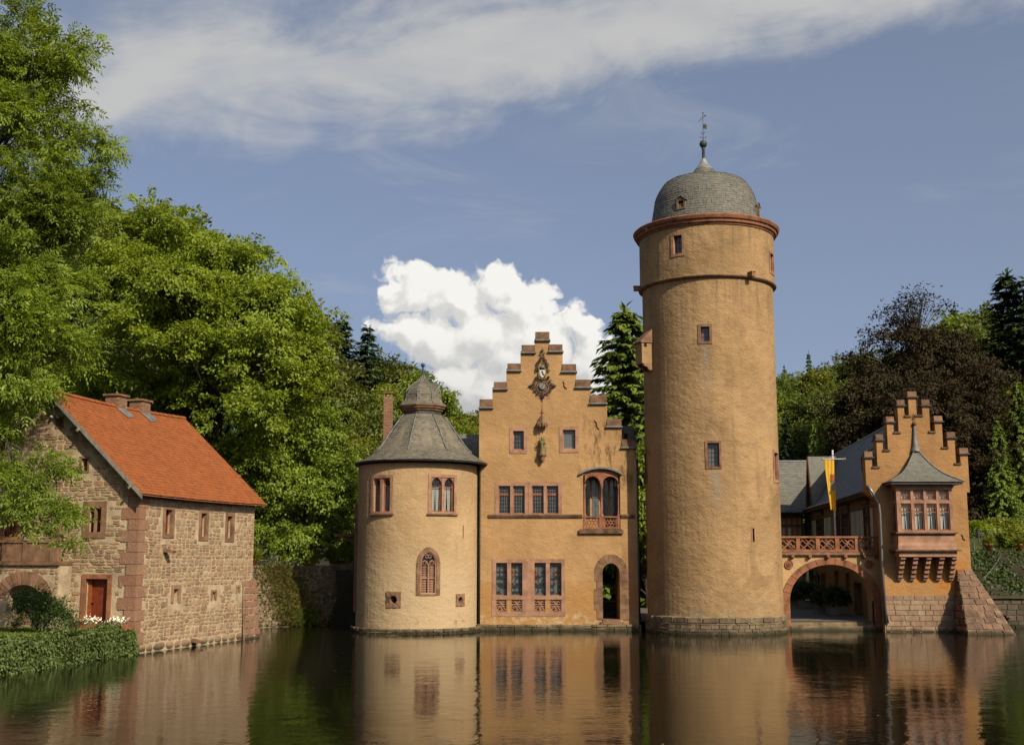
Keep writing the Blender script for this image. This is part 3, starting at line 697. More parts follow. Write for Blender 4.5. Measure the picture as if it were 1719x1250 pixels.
def conifer(name, label, base, H, R, mat, seed, levels=30, per=7, fr=13, group=None, droop=.35, z0=.08, bark=BARK, ragged=.25, flen=.34, hang=.5):
    g = np.random.default_rng(seed); root = T(name, label, 'tree', base, group); Vs = []; tm = MB()
    tm.tube([(base[0], base[1], base[2]-.5), (base[0], base[1], base[2]+H*.5), (base[0], base[1], base[2]+H*.99)], H*.016, 8, .02)
    for lv in range(levels):
        f = z0+(1-z0)*(lv+g.uniform(-.3, .3))/levels; f = min(max(f, z0*.5), .985); zz = base[2]+H*f
        n = max(3, int(per*(1-.4*f)))
        for j in range(n):
            az = 2*math.pi*(j+g.random())/n; ln = R*(1-f)**.82*g.uniform(1-ragged, 1+ragged*.5)+.12
            dx, dy = math.cos(az), math.sin(az); t = np.linspace(.12, 1, fr)
            dz = ln*(.22*(f > .75)+.05-droop*(t**1.3)+.14*t**3.5)
            p = np.stack([base[0]+dx*ln*t, base[1]+dy*ln*t, zz+dz], 1)
            if lv % 2 == 0 and j % 2 == 0: tm.tube([(base[0], base[1], zz), tuple(p[fr//2]), tuple(p[-1])], .03+.004*H*(1-f), 4, .01, cap=False)
            for s_ in (-1, 1, 0):
                fl = flen*H*.1*(1-f*.55)*g.uniform(.7, 1.25, fr)*(1-.35*t) if s_ else flen*H*.07*g.uniform(.6, 1.1, fr)
                ax = np.stack([dx*.75-dy*s_*.8+0*t, dy*.75+dx*s_*.8+0*t, -hang*np.ones(fr)*g.uniform(.3, 1.3, fr)], 1)+g.normal(size=(fr, 3))*.15
                up = np.tile([dx*.15, dy*.15, 1.0], (fr, 1))+g.normal(size=(fr, 3))*.2
                Vs.append(leaves(p+g.normal(size=(fr, 3))*.04, ax, up, fl, fl*.42, g, .12))
    # leading shoot
    n = 14; p = np.tile(np.array(base)+np.array([0, 0, H*.95]), (n, 1)); p[:, 2] += np.linspace(0, H*.05, n)
    Vs.append(leaves(p, sph(g, n)+np.array([0, 0, .9]), sph(g, n), np.full(n, H*.03), np.full(n, H*.008), g))
    V = np.concatenate(Vs)-np.array(base)
    o = bpy.data.objects.new('crown', quadmesh('crown', V, mat)); COL.objects.link(o); o.parent = root
    tm.build('trunk', bark, root, smooth=True, recalc=False); return root
def place(src, loc, s, rz, label=None, group=None, sz=None):
    c = copytree(src); c.location = loc; c.scale = (s, s, sz or s); c.rotation_euler = (0, 0, rz)
    if label: c['label'] = label
    if group: c['group'] = group
    return c
# ================================================================== the setting
YH = 58.8
def smooth(a, b, v): t = np.clip((v-a)/(b-a), 0, 1); return t*t*(3-2*t)
def ground_h(x, y):
    x = np.asarray(x, float); y = np.asarray(y, float)
    pond = smooth(-17.5, -15.5, x)*(1-smooth(27, 30, x))*smooth(-14, -10, y)*(1-smooth(67, 70, y))
    bank = smooth(23.2, 27, x)*smooth(60.5, 65, y)              # garden bank behind the right-hand buttress
    left = smooth(62, 66, y)*(1-smooth(-7.0, -4.0, x))            # terrace behind the retaining wall
    base = .9+1.9*smooth(62, 74, y)
    h = base*(1-pond)-1.6*pond
    h = np.maximum(h, -1.6+5.0*bank); h = np.maximum(h, -1.6+4.4*left)
    far = smooth(76, 150, y); hill = far*(11+.14*np.clip(-x, 0, 90)+.20*np.clip(x-15, 0, 90))
    court = smooth(1.0, 3.5, x)*(1-smooth(24, 26, x))*smooth(55, 57, y)*(1-smooth(86, 89, y)); h = h*(1-court)-.6*court
    side = smooth(-30, -110, x)*14+smooth(40, 130, x)*14
    return h+hill*(1-court)+side*(1-far*.6)
gx = np.unique(np.concatenate([np.arange(-60, 61, 1.0), np.arange(-600, 601, 20.0)])); gy = np.unique(np.concatenate([np.arange(-20, 101, 1.0), np.arange(100, 200, 4), np.arange(-300, 801, 25.0)]))
GX, GY = np.meshgrid(gx, gy); GZ = ground_h(GX, GY); nx_, ny_ = len(gx), len(gy)
me = bpy.data.meshes.new('ground'); vs = np.stack([GX, GY, GZ], -1).reshape(-1, 3)
fi = [(j*nx_+i, j*nx_+i+1, (j+1)*nx_+i+1, (j+1)*nx_+i) for j in range(ny_-1) for i in range(nx_-1)]
me.from_pydata(vs.tolist(), [], fi); me.polygons.foreach_set('use_smooth', [True]*len(fi)); me.materials.append(GROUND)
tag(bpy.data.objects.new('ground', me), kind='structure'); COL.objects.link(bpy.data.objects['ground'])
m = MB(); m.q((-17.2, -13, 0), (29, -13, 0), (29, 69, 0), (-17.2, 69, 0)); m.build('water', WATER, kind='structure', recalc=False)
m = MB(); m.q((5.0, 58.9, .44), (18.6, 58.9, .44), (23, 84, .44), (4.0, 84, .44)); m.build('courtyard_pavement', PAVING, kind='structure', recalc=False)

# ================================================================== gabled hall
FH = Flat(0, YH, 0); hall = T('gabled_hall', 'ochre plastered hall with stepped gable between the two round towers', 'building', (1.5, YH, 0))
ux = lambda p, y=800: FH.px(p, y)[0]; uz = lambda y: FH.px(900, y)[1]
steps = [(803, 829, 683, 670), (827, 853, 652, 641), (850, 876, 621, 610), (874, 900, 591, 579), (897, 924, 570, 557), (920, 946, 589, 578), (942, 969, 623, 611), (965, 993, 649, 637), (989, 1020, 676, 663), (1017, 1045, 715, 703), (1042, 1070, 750, 737)]
edges = [(804.5, 826.5, 680), (826.5, 850, 650), (850, 874, 619), (874, 898, 589), (898, 922.5, 568), (922.5, 944.5, 587), (944.5, 967, 621), (967, 991.5, 647), (991.5, 1019, 674), (1019, 1043.5, 713), (1043.5, 1068, 748)]
eu = [(ux(a, y+20), ux(b, y+20), uz(y)) for a, b, y in edges]
ub = [eu[0][0]]+[e[1] for e in eu]
def hall_top(u):
    for i, (a, b, z) in enumerate(eu):
        if u <= ub[i+1]: return z
    return eu[-1][2]
ops = []
for R, lab in (((861, 723, 879.5, 755), 'small lattice window left of the statue'), ((944.5, 721, 966, 753.5), 'small lattice window right of the statue')):
    ops.append(window(FH, hall, rect(FH, *R), sur=.17, bars=(3, 4), gmat=GLASS if R[0] < 900 else GLASSMID, fmat=PINK, label=lab, barmat=LEAD, sash=.06, depth=.2))
for R in ((837, 815, 881, 862), (893, 815, 937.5, 862)):
    ops.append(window(FH, hall, rect(FH, *R), sur=.17, lights=2, mull=.15, transom=.70, bars=(4, 5), tbars=(4, 2), fmat=RED, barmat=LEAD, sash=.05, depth=.17))
for R in ((832.5, 944, 877, 999.5), (897, 944, 942.6, 999.5)):
    ops.append(window(FH, hall, rect(FH, *R), sur=.18, lights=2, mull=.20, bars=(3, 5), gmat=STAINED, fmat=DARKLEAD, sash=.02, depth=.22, label='tall leaded window with small coloured roundels'))
for a, b in ((832.5, 851), (858, 877), (897, 916), (923, 942.6)): ops.append((ux(a, 1012), ux(b, 1012), uz(1027), uz(1001), .22))
# the two tall windows share one sandstone frame with pierced panels below
zt0, zt1 = uz(1027), uz(1001)
m = MB(); ua, ub_ = ux(825.5, 985), ux(949, 985)
m.fbox(FH, ux(878, 985)+.10, ux(896, 985)-.10, -.05, .024, uz(1032), uz(941))
m.fbox(FH, ua, ub_, -.05, .02, uz(1034), uz(1028)); m.fbox(FH, ua, ux(832, 985), -.05, .02, uz(1028), uz(1001)); m.fbox(FH, ux(943, 985), ub_, -.05, .02, uz(1028), uz(1001))
m.fbox(FH, ux(878, 985), ux(896, 985), -.05, .018, uz(1028), uz(1001))
panel = m.build('panel_frame', PINK, hall, label='pink sandstone frame around the tall ground floor windows')
for a, b in ((832.5, 851), (858, 877), (897, 916), (923, 942.6)):
    u0, u1 = ux(a, 1012), ux(b, 1012); uc, zc = (u0+u1)/2, (zt0+zt1)/2; hw, hh = (u1-u0)/2, (zt1-zt0)/2
    m = MB(); m.q(FH.pt(u0-.1, -.16, zt0-.1), FH.pt(u1+.1, -.16, zt0-.1), FH.pt(u1+.1, -.16, zt1+.1), FH.pt(u0-.1, -.16, zt1+.1)); m.build('panel_back', BROWNST, hall)
    m = MB(); ring(m, FH, u0+.03, u1-.03, zt0+.03, zt1-.03, .035, -.12, .0)
    for sx in (-1, 1):
        for sz in (-1, 1):
            m.tube([FH.pt(uc+sx*hw, -.06, zc+sz*hh), FH.pt(uc+sx*.04, -.05, zc+sz*.05)], .032, 5)
            ring_pts = [FH.pt(uc+sx*hw*.52+.11*math.cos(t), -.06, zc+sz*hh*.58+.12*math.sin(t)) for t in np.linspace(0, 2*math.pi, 11)[:-1]]; m.loop(ring_pts, .024, 4)
    for k in range(4):
        a_ = k*math.pi/2; m.tube([FH.pt(uc, -.06, zc), FH.pt(uc+hw*math.cos(a_), -.06, zc+hh*math.sin(a_))], .028, 5)
    m.ball(FH.pt(uc, -.05, zc), .055, 8); m.build('tracery_panel', PINK, hall)
m = MB()
m.fbox(FH, ux(877, 985)+.195, ux(897, 985)-.195, -.05, .026, uz(1000), uz(943)); m.build('central_pier', PINK, hall)
for a, b in ((832.5, 851), (858, 877), (897, 916), (923, 942.6)):
    u0, u1 = ux(a, 970), ux(b, 970); m = MB(); m2 = MB()
    for row, y_ in enumerate((950, 956, 964, 976, 990)):
        for c in range(3):
            p = FH.pt(u0+(u1-u0)*(c+.5)/3, -.20, uz(y_)); k = 8; (m2 if (row*3+c+int(a)) % 3 == 0 and row < 4 else m).q(*[p+Vector((.07*math.cos(t), 0, .07*math.sin(t))) for t in np.linspace(0, 2*math.pi, k+1)[:-1]])
    m.build('roundel', GLASSMID, hall, recalc=False, kind='stuff')
    m2.build('coloured_roundel', MATS.get('amber_glass') or simple('amber_glass', (.30, .10, .04), .3), hall, recalc=False, kind='stuff')
# doorway on the water
D = rect(FH, 1011.7, 945, 1040.6, 1040); zsp = uz(961)
ops.append((D[0], D[1], D[2], D[3], .8, 'round', zsp))
nv = 9; cu = (D[0]+D[1])/2; ri = (D[1]-D[0])/2; rzz = D[3]-zsp; ro = ux(1054, 970)-cu; roz = uz(930)-zsp
for k in range(nv):
    t0, t1 = math.pi-math.pi*k/nv-.012, math.pi-math.pi*(k+1)/nv+.012; m = MB()
    P = lambda t, a, b: (cu+a*math.cos(t), zsp+b*math.sin(t))
    m.poly(FH, [P(t0, ri, rzz), P((t0+t1)/2, ri, rzz), P(t1, ri, rzz), P(t1, ro, roz), P((t0+t1)/2, ro, roz), P(t0, ro, roz)], -.06, .025+.008*(k % 2)); m.build('voussoir', BROWNST, hall)
jz = [uz(y) for y in (961, 975, 988, 1000, 1012, 1023, 1040)]
for i in range(6):
    wl = (.42, .30)[i % 2] if i else .38
    m = MB(); m.fbox(FH, D[0]-wl-(0.12 if i == 3 else 0), D[0], -.06, .02+.006*(i % 2), jz[i+1]+.006, jz[i]-.006); m.build('jamb_stone', BROWNST, hall)
    m = MB(); m.fbox(FH, D[1], D[1]+(.40, .46)[i % 2], -.06, .02+.006*((i+1) % 2), jz[i+1]+.006, jz[i]-.006); m.build('jamb_stone', BROWNST, hall)
m = MB(); m.fbox(FH, D[0]-.12, D[1]+.14, -.7, .16, uz(1047), uz(1043)); m.fbox(FH, D[0]-.02, D[1]+.02, -.7, .06, uz(1043), uz(1039)); m.build('door_step', BROWNST, hall)
m = MB(); m.box(D[0]-.02, D[0]-.6, YH+.8, YH+7, 0, 4); m.box(D[1]+.02, D[1]+.2, YH+.8, YH+3.0, 0, 4); m.box(D[0]-1, D[1]+1, YH+.8, YH+7, D[3]+.02, D[3]+.3); m.build('passage_wall', P_BRIDGE, hall)
m = MB(); m.box(D[0]-.5, D[1]+.5, YH+.7, YH+7, .2, .50)
for k in range(4): m.box(D[0], D[1]+.3, YH+3.6+k*.35, YH+7, .50, .50+.17*(k+1))
m.build('passage_floor', PAVING, hall)
# loggia
LG = rect(FH, 979, 795, 1041, 866); ztop_l = uz(788); lgb = uz(888)
ops.append((LG[0], LG[1], lgb, ztop_l, 1.1, 'seg', uz(798)))
m = MB(); m.box(LG[0]-.01, LG[1]+.01, YH+1.1, YH+1.2, lgb, ztop_l); m.box(LG[0], LG[1], YH, YH+1.1, lgb-.02, lgb+.02); m.build('loggia_back_wall', P_HALL, hall)
lw_ = (LG[1]-LG[0]); FB = Flat(0, YH+1.1, 0)
for k in range(4):
    a = LG[0]+lw_*(.03+.25*k); b = a+lw_*.19; m = MB(); arched_light(m, FB, a, b, LG[2]-.1, uz(812), uz(802), .012); pn = m.build('loggia_pane', GLASSMID if k % 2 else GLASS, hall, recalc=False)
    m = MB(); m.fbox(FB, a, b, .012, .05, uz(833), uz(831)); m.tube([FB.pt((a+b)/2, .03, LG[2]-.1), FB.pt((a+b)/2, .03, uz(803))], .012, 4)
    for s_ in (0, .5):
        z_ = LG[2]-.1+s_*1.0; m.tube([FB.pt(a, .025, z_), FB.pt(b, .025, z_+.5)], .01, 4); m.tube([FB.pt(b, .025, z_), FB.pt(a, .025, z_+.5)], .01, 4)
    m.build('lattice', LEAD, pn)
zs_, zt_ = uz(812), uz(799); mid = (LG[0]+LG[1])/2; cw = .09
m = MB()
for a, b in ((LG[0]+.09, mid-.06), (mid+.06, LG[1]-.09)):
    pts = arch_pts(a, b, zs_, zt_, 'round', 12)
    for p, q in zip(pts, pts[1:]): m.poly(FH, [p, q, (q[0], ztop_l-(.25 if False else 0) - .02 - .30*((q[0]-mid)/lw_*2)**2), (p[0], ztop_l-.02-.30*((p[0]-mid)/lw_*2)**2)], -.22, -.03)
m.poly(FH, [(mid-.062, zs_), (mid+.062, zs_), (mid+.062, ztop_l-.03), (mid-.062, ztop_l-.03)], -.21, -.025)
m.build('arcade', RED, hall, label='red sandstone double arch of the loggia')
for uc in (LG[0]+.07, mid, LG[1]-.07):
    m = MB(); c = FH.pt(uc, -.12, uz(866)); H_ = zs_-uz(866)
    m.lathe(c, [(.10, 0), (.10, .06), (.075, .10), (.055, .14), (.05, H_*.55), (.045, H_-.22), (.07, H_-.18), (.06, H_-.13), (.10, H_-.04), (.11, H_)], 12); m.build('colonnette', RED, hall, smooth=True)
BL = rect(FH, 979, 866, 1040.5, 887); m = MB()
m.fbox(FH, BL[0], BL[1], -.2, .03, BL[3]-.07, BL[3]); m.fbox(FH, BL[0], BL[1], -.2, .03, BL[2], BL[2]+.08)
bays = [(BL[0]+.12, BL[0]+.12+.66), (BL[1]-.12-.66, BL[1]-.12)]
for a, b in ((BL[0], bays[0][0]), (bays[0][1], bays[1][0]), (bays[1][1], BL[1])): m.fbox(FH, a, b, -.18, .022, BL[2]+.08, BL[3]-.07)
par = m.build('loggia_parapet', WOODORANGE if False else RED, hall)
for a, b in bays:
    uc, zc = (a+b)/2, (BL[2]+BL[3])/2; m = MB()
    for k in range(7):
        r_ = .085; cx_, cz_ = (uc, zc) if k == 6 else (uc+.15*math.cos(k*math.pi/3), zc+.15*math.sin(k*math.pi/3))
        m.loop([FH.pt(cx_+r_*math.cos(t), -.06, cz_+r_*math.sin(t)) for t in np.linspace(0, 2*math.pi, 11)[:-1]], .026, 5)
    for sx in (-1, 1): m.fbox(FH, uc+sx*.29-.04, uc+sx*.29+.04, -.1, -.02, BL[2]+.08, BL[3]-.07)
    m.build('rosette_tracery', RED, par)
m = MB(); m.fbox(FH, ux(972, 890), ux(1046, 890), -.05, .14, uz(895), uz(889)); m.fbox(FH, ux(974, 890), ux(1044, 890), -.05, .09, uz(889), uz(887.5)); m.build('loggia_sill', COPING, hall)
m = MB(); hp = [(ux(972+(1044-972)*i/12, 790), uz(797-10.5*(1-((i-6)/6)**2))) for i in range(13)]
m.poly(FH, hp+[(u, z+.09) for u, z in hp[::-1]], -.1, .16); m.build('loggia_hood', LEAD, hall)
for a, b in ((820, 977.5), (1042, 1066)):
    m = MB(); m.prof(FH, ux(a, 866), ux(b, 866), [(-.05, uz(869.5)), (.04, uz(869.5)), (.10, uz(865.5)), (.09, uz(863)), (-.05, uz(862.5))]); m.build('string_course', COPING, hall)
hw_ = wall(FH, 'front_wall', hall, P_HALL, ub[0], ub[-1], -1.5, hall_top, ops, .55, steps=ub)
m = MB(); m.q(FH.pt(ub[-1]-.01, 0, -1.5), FH.pt(ub[-1]-.01, -8, -1.5), FH.pt(ub[-1]-.01, -8, eu[-1][2]), FH.pt(ub[-1]-.01, 0, eu[-1][2])); m.build('side_wall', P_HALL, hall, recalc=False)
# copings: a tilted stone with a lead drip on each step
for i, (a, b, yb, yt) in enumerate(steps):
    u0, u1 = ux(a, yb+10), ux(b, yb+10); zb, ztp = uz(yb), uz(yt)
    m = MB(); m.prof(FH, u0+.05, u1-.05, [(-.50, zb), (.10, zb), (.02, ztp), (-.35, ztp)]); cp_ = m.build('coping', COPING, hall)
    m = MB(); m.fbox(FH, u0, u1, -.52, .14, zb-.07, zb-.002); m.build('drip', LEAD, cp_)
# roof behind the gable
rz_ = uz(585); m = MB(); ap = ux(910.5, 600)
m.q((ap, YH+.4, rz_), (ap, YH+9, rz_), (ub[-1]-.15, YH+9, uz(760)), (ub[-1]-.15, YH+.4, uz(760))); m.q((ap, YH+.4, rz_), (ub[0]+.1, YH+.4, uz(720)), (ub[0]+.1, YH+9, uz(720)), (ap, YH+9, rz_)); rf = m.build('roof', SLATE, hall, recalc=False)
q0, q1 = at(1047, 740, YH+1.2), at(1064, 714, YH+1.2); m = MB(); m.box(q0.x, q1.x, YH+1.2, YH+3, q0.z-.6, q1.z); m.build('dormer', SLATE, rf); m = MB(); m.box(q0.x+.02, q0.x+.2, YH+1.19, YH+1.21, q0.z+.1, q1.z-.4); m.build('dormer_opening', VOID, rf)
# plinth stones along the waterline
pl = [(u, z, w_, h) for u, z, w_, h in rows(ub[0]-.1, ub[-1]+.05, -.25, uz(1047), (.18, .26), (.45, 1.0), lambda *a: True)]
m = MB(); m.fbox(FH, ub[0]-.1, ub[-1]+.1, -.1, .10, -1.5, uz(1047)-.03); plinth = m.build('plinth', MORTARDARK, hall)
lay_stones(Flat(0, YH-.10, 0), pl, plinth, BASEST, 'plinth_stone', .06, .015, True, 300)
# S-shaped wall anchors
for pts in (((945, 640), (947, 643), (946.5, 647), (949, 651), (952, 652)), ((998, 706), (1001, 709), (1002, 714), (1003, 718), (1006, 720))):
    m = MB(); m.tube([FH.pt(*[FH.px(*p)[0]][:1], .03, FH.px(*p)[1]) for p in pts], .022, 5); m.build('wall_anchor', RUST, hall)
m = MB(); m.tube([FH.pt(ub[-1]+.04, -.05, z) for z in (-.2, 3, 6.5, uz(782))], .06, 8); m.tube([FH.pt(ub[-1]+.04, -.05, uz(782)), FH.pt(ub[-1]+.1, -.5, uz(770)), FH.pt(ub[-1]+.12, -6, uz(770))], .06, 8); m.build('downpipe', DARKPIPE, hall, smooth=True)
m = MB(); m.tube([FH.pt(ux(805, 900), .05, uz(y)) for y in (1048, 900, 783)]+[FH.pt(ux(809, 780), .16, uz(778))], .045, 8); m.build('downpipe', DARKPIPE, hall, smooth=True)
# statue canopy and bracket belong to the wall
su = ux(910.5, 740); sc_ = FH.pt(su, .20, 0)
m = MB(); m.lathe((sc_.x, sc_.y, uz(716)), [(.10, 0), (.24, .02), (.26, .12), (.20, .22), (.16, .30), (.06, .55), (.02, .62)], 8, fac=lambda a, z: 1+.18*math.cos(4*a)); m.box(su-.12, su+.12, YH-.1, YH, uz(716), uz(700))
for k in range(5): a = (k-2)*.6; m.lathe((sc_.x+.22*math.sin(a), sc_.y-.22*math.cos(a), uz(716)), [(.001, -.10), (.05, 0), (.03, .14), (.001, .2)], 6)
m.build('statue_canopy', BROWNST, hall)
m = MB(); m.lathe((sc_.x, sc_.y, uz(772)), [(.06, -.1), (.10, 0), (.13, .12), (.20, .2), (.22, .24), (.22, .27), (.0, .27)], 10); m.box(su-.1, su+.1, YH-.12, YH, uz(773), uz(766)); m.build('statue_bracket', BROWNST, hall)
# statue
sz0 = uz(772)+.272; st = T('wall_statue', 'small robed stone statue on a bracket in the middle of the gable', 'statue', (sc_.x, sc_.y, sz0)); H_ = uz(735)-sz0
m = MB(); m.lathe((sc_.x, sc_.y, sz0), [(.15, 0), (.16, .04), (.13, H_*.25), (.115, H_*.45), (.13, H_*.62), (.15, H_*.76), (.12, H_*.81), (.05, H_*.84), (.055, H_*.86), (.08, H_*.91), (.075, H_*.96), (.03, H_*.995), (.001, H_)], 16, fac=lambda a, z: 1+.10*math.cos(5*a+z*4)*(1 if z < H_*.75 else 0)); m.build('figure', STATUE, st, smooth=True)
m = MB(); m.lathe((sc_.x+.10, sc_.y-.12, sz0+H_*.62), [(.02, 0), (.06, .04), (.055, .12), (.03, .15), (.045, .19), (.04, .24), (.001, .27)], 10); m.build('held_child', STATUE, st, smooth=True)
m = MB(); m.lathe((sc_.x, sc_.y, sz0+H_), [(.07, -.03), (.075, .02), (.06, .03), (.06, -.03)], 12); m.build('crown_band', STATUE, st, smooth=True)
g = np.random.default_rng(3); n = 160; zz = g.uniform(0, H_*1.05, n); aa = g.uniform(-1.8, 1.8, n)+np.sin(zz*7)*.8; p = np.stack([sc_.x+.17*np.sin(aa), sc_.y-.17*np.cos(aa), sz0+zz], 1)
V = leaves(p, sph(g, n)+np.array([0, -.6, 0]), sph(g, n)+np.array([0, -1, .4]), np.full(n, .07), np.full(n, .04), g)[:90]
o = bpy.data.objects.new('climbing_plant', quadmesh('climbing_plant', V-np.array(st.location), L_MID)); COL.objects.link(o); o.parent = st; o['kind'] = 'stuff'
# clock
cz = uz(648); cu = ux(910.5, 648); ck = T('wall_clock', 'ornate wrought iron clock with gilded coat of arms high on the gable', 'clock', (cu, YH-.06, cz))
KS = .70
CP_ = lambda r, a, d=.08: FH.pt(cu+KS*r*math.cos(a), d, cz+KS*r*math.sin(a))
m = MB(); m.q(*[CP_(.235, t, .085) for t in np.linspace(0, 2*math.pi, 25)[:-1]]); m.q(*[CP_(.235, t, .03) for t in np.linspace(0, 2*math.pi, 25)[:-1]]); m.build('dial', LEAD, ck)
m = MB()
for r_ in (.25, .40, .58): m.loop([CP_(r_, t) for t in np.linspace(0, 2*math.pi, 33)[:-1]], .018, 5)
m.build('numeral_rings', IRON, ck)
NUM = ['XII', 'I', 'II', 'III', 'IIII', 'V', 'VI', 'VII', 'VIII', 'IX', 'X', 'XI']
for k, t_ in enumerate(NUM):
    a = math.pi/2-k*math.pi/6; m = MB(); off = 0; L_ = len(t_); er = Vector((math.cos(a), 0, math.sin(a))); et = Vector((math.sin(a), 0, -math.cos(a))); c0 = CP_(.49, a, .09)
    for i, ch in enumerate(t_):
        o_ = (i-(L_-1)/2)*.032; b0 = c0+et*o_
        seg = {'I': [((0, -.04), (0, .04))], 'V': [((-.016, .04), (0, -.04)), ((.016, .04), (0, -.04))], 'X': [((-.016, .04), (.016, -.04)), ((.016, .04), (-.016, -.04))]}[ch]
        for p, q in seg: m.tube([b0+et*p[0]+er*p[1], b0+et*q[0]+er*q[1]], .008, 4)
    m.build('numeral', RUST, ck)
m = MB(); m.tube([CP_(0, 0, .11), CP_(.21, math.radians(60), .11)], .014, 4); m.tube([CP_(0, 0, .12), CP_(.17, math.radians(240), .12)], .018, 4); m.build('clock_hand', GOLD, ck)
m = MB()
def scroll(m, c, r, a0, turns, s, rr=.016):
    r *= .75
    m.tube([c+Vector((r*(1-.75*i/14)*math.cos(a0+s*turns*2*math.pi*i/14), 0, r*(1-.75*i/14)*math.sin(a0+s*turns*2*math.pi*i/14))) for i in range(15)], rr, 5)
for k in range(16):
    a = 2*math.pi*(k+.5)/16
    m = MB(); scroll(m, CP_(.68, a, .07), .085, a+math.pi, 1.1, 1 if k % 2 else -1); m.tube([CP_(.58, a), CP_(.66, a+.1), CP_(.74, a)], .014, 4); m.build('scroll', IRON, ck)
m = MB()
for k in range(8): a = 2*math.pi*k/8; m.tube([CP_(.25, a), CP_(.40, a)], .010, 4)
m.loop([CP_(.405, t) for t in np.linspace(0, 2*math.pi, 33)[:-1]], .010, 4); m.build('dial_spokes', IRON, ck)
for a in (0, math.pi, -math.pi/2):
    m = MB()
    for q_ in (.74, .84, .94): m.ball(CP_(q_, a, .07), .045*(1.5-q_*.7), 6)
    m.tube([CP_(.58, a), CP_(1.02, a)], .015, 4, .006)
    for s_ in (-1, 1): scroll(m, CP_(.80, a+s_*.10, .07), .055, a, 1, s_)
    m.build('iron_finial', IRON, ck)
m = MB(); top = uz(583); c1 = lambda dx, z: FH.pt(cu+dx*.72, .08, z)
zc1 = uz(618)
for s_ in (-1, 1):
    for (dx, y_, r_, a_) in ((.30, 616, .16, 0), (.24, 607, .13, 1), (.42, 622, .12, 2), (.20, 627, .10, 0), (.44, 634, .09, 1), (.36, 611, .10, 2)): scroll(m, c1(s_*dx, uz(y_)), r_, a_, 1.2, s_, .024)
    for (dx, y_, r_) in ((.10, 600, .08), (.12, 594, .07), (.07, 589, .055), (.14, 603, .06)): scroll(m, c1(s_*dx, uz(y_)), r_, 0, 1.1, s_, .018)
m.tube([c1(0, uz(630)), c1(0, uz(600)), c1(0, top)], .02, 5, .006); m.ball(c1(0, uz(587)), .03, 6)
m.build('crest_scrollwork', IRON, ck)
m = MB(); m.lathe(tuple(c1(0, uz(617))), [(.02, .10), (.08, .075), (.115, .02), (.13, -.03), (.10, -.05), (.001, -.04)], 12); m.build('helmet', LEAD, ck, smooth=True)
za, zb = uz(634), uz(621); m = MB(); sw = .14
m.poly(FH, [(cu-sw, zb), (cu+sw, zb), (cu+sw, (za+zb)/2), (cu+sw*.6, za+.05), (cu, za), (cu-sw*.6, za+.05), (cu-sw, (za+zb)/2)], .05, .10); m.build('shield', WHITE, ck)
m = MB(); m.poly(FH, [(cu-.07, zb-.06), (cu-.0, zb-.06), (cu+.11, za+.10), (cu+.03, za+.10)], .098, .108); m.build('shield_bend', BLACK, ck)
m = MB()
for s_ in (-1, 1):
    m.tube([FH.pt(cu+s_*.155, .08, za+.02), FH.pt(cu+s_*.18, .08, (za+zb)/2), FH.pt(cu+s_*.155, .08, zb+.04), FH.pt(cu+s_*.12, .08, zb+.06)], .028, 5); m.ball(FH.pt(cu+s_*.155, .09, zb-.02), .035, 6)
m.tube([FH.pt(cu-.17, .09, za-.04), FH.pt(cu, .09, za-.07), FH.pt(cu+.17, .09, za-.04)], .03, 5); m.build('shield_ornament', GOLD, ck)
m = MB(); m.fbox(FH, cu-.36, cu+.36, -.02, .012, uz(669), uz(642)); m.build('backing_slab', PINK, ck)
m = MB(); m.tube([FH.pt(su, .02, uz(672)), FH.pt(su, .02, uz(693))], .012, 4); m.tube([FH.pt(su-.09, .04, uz(692)), FH.pt(su+.09, .04, uz(692))], .018, 4); m.tube([FH.pt(su, .05, uz(697)), FH.pt(su, .05, uz(687))], .02, 4); m.build('small_cross', TERRA, hall)

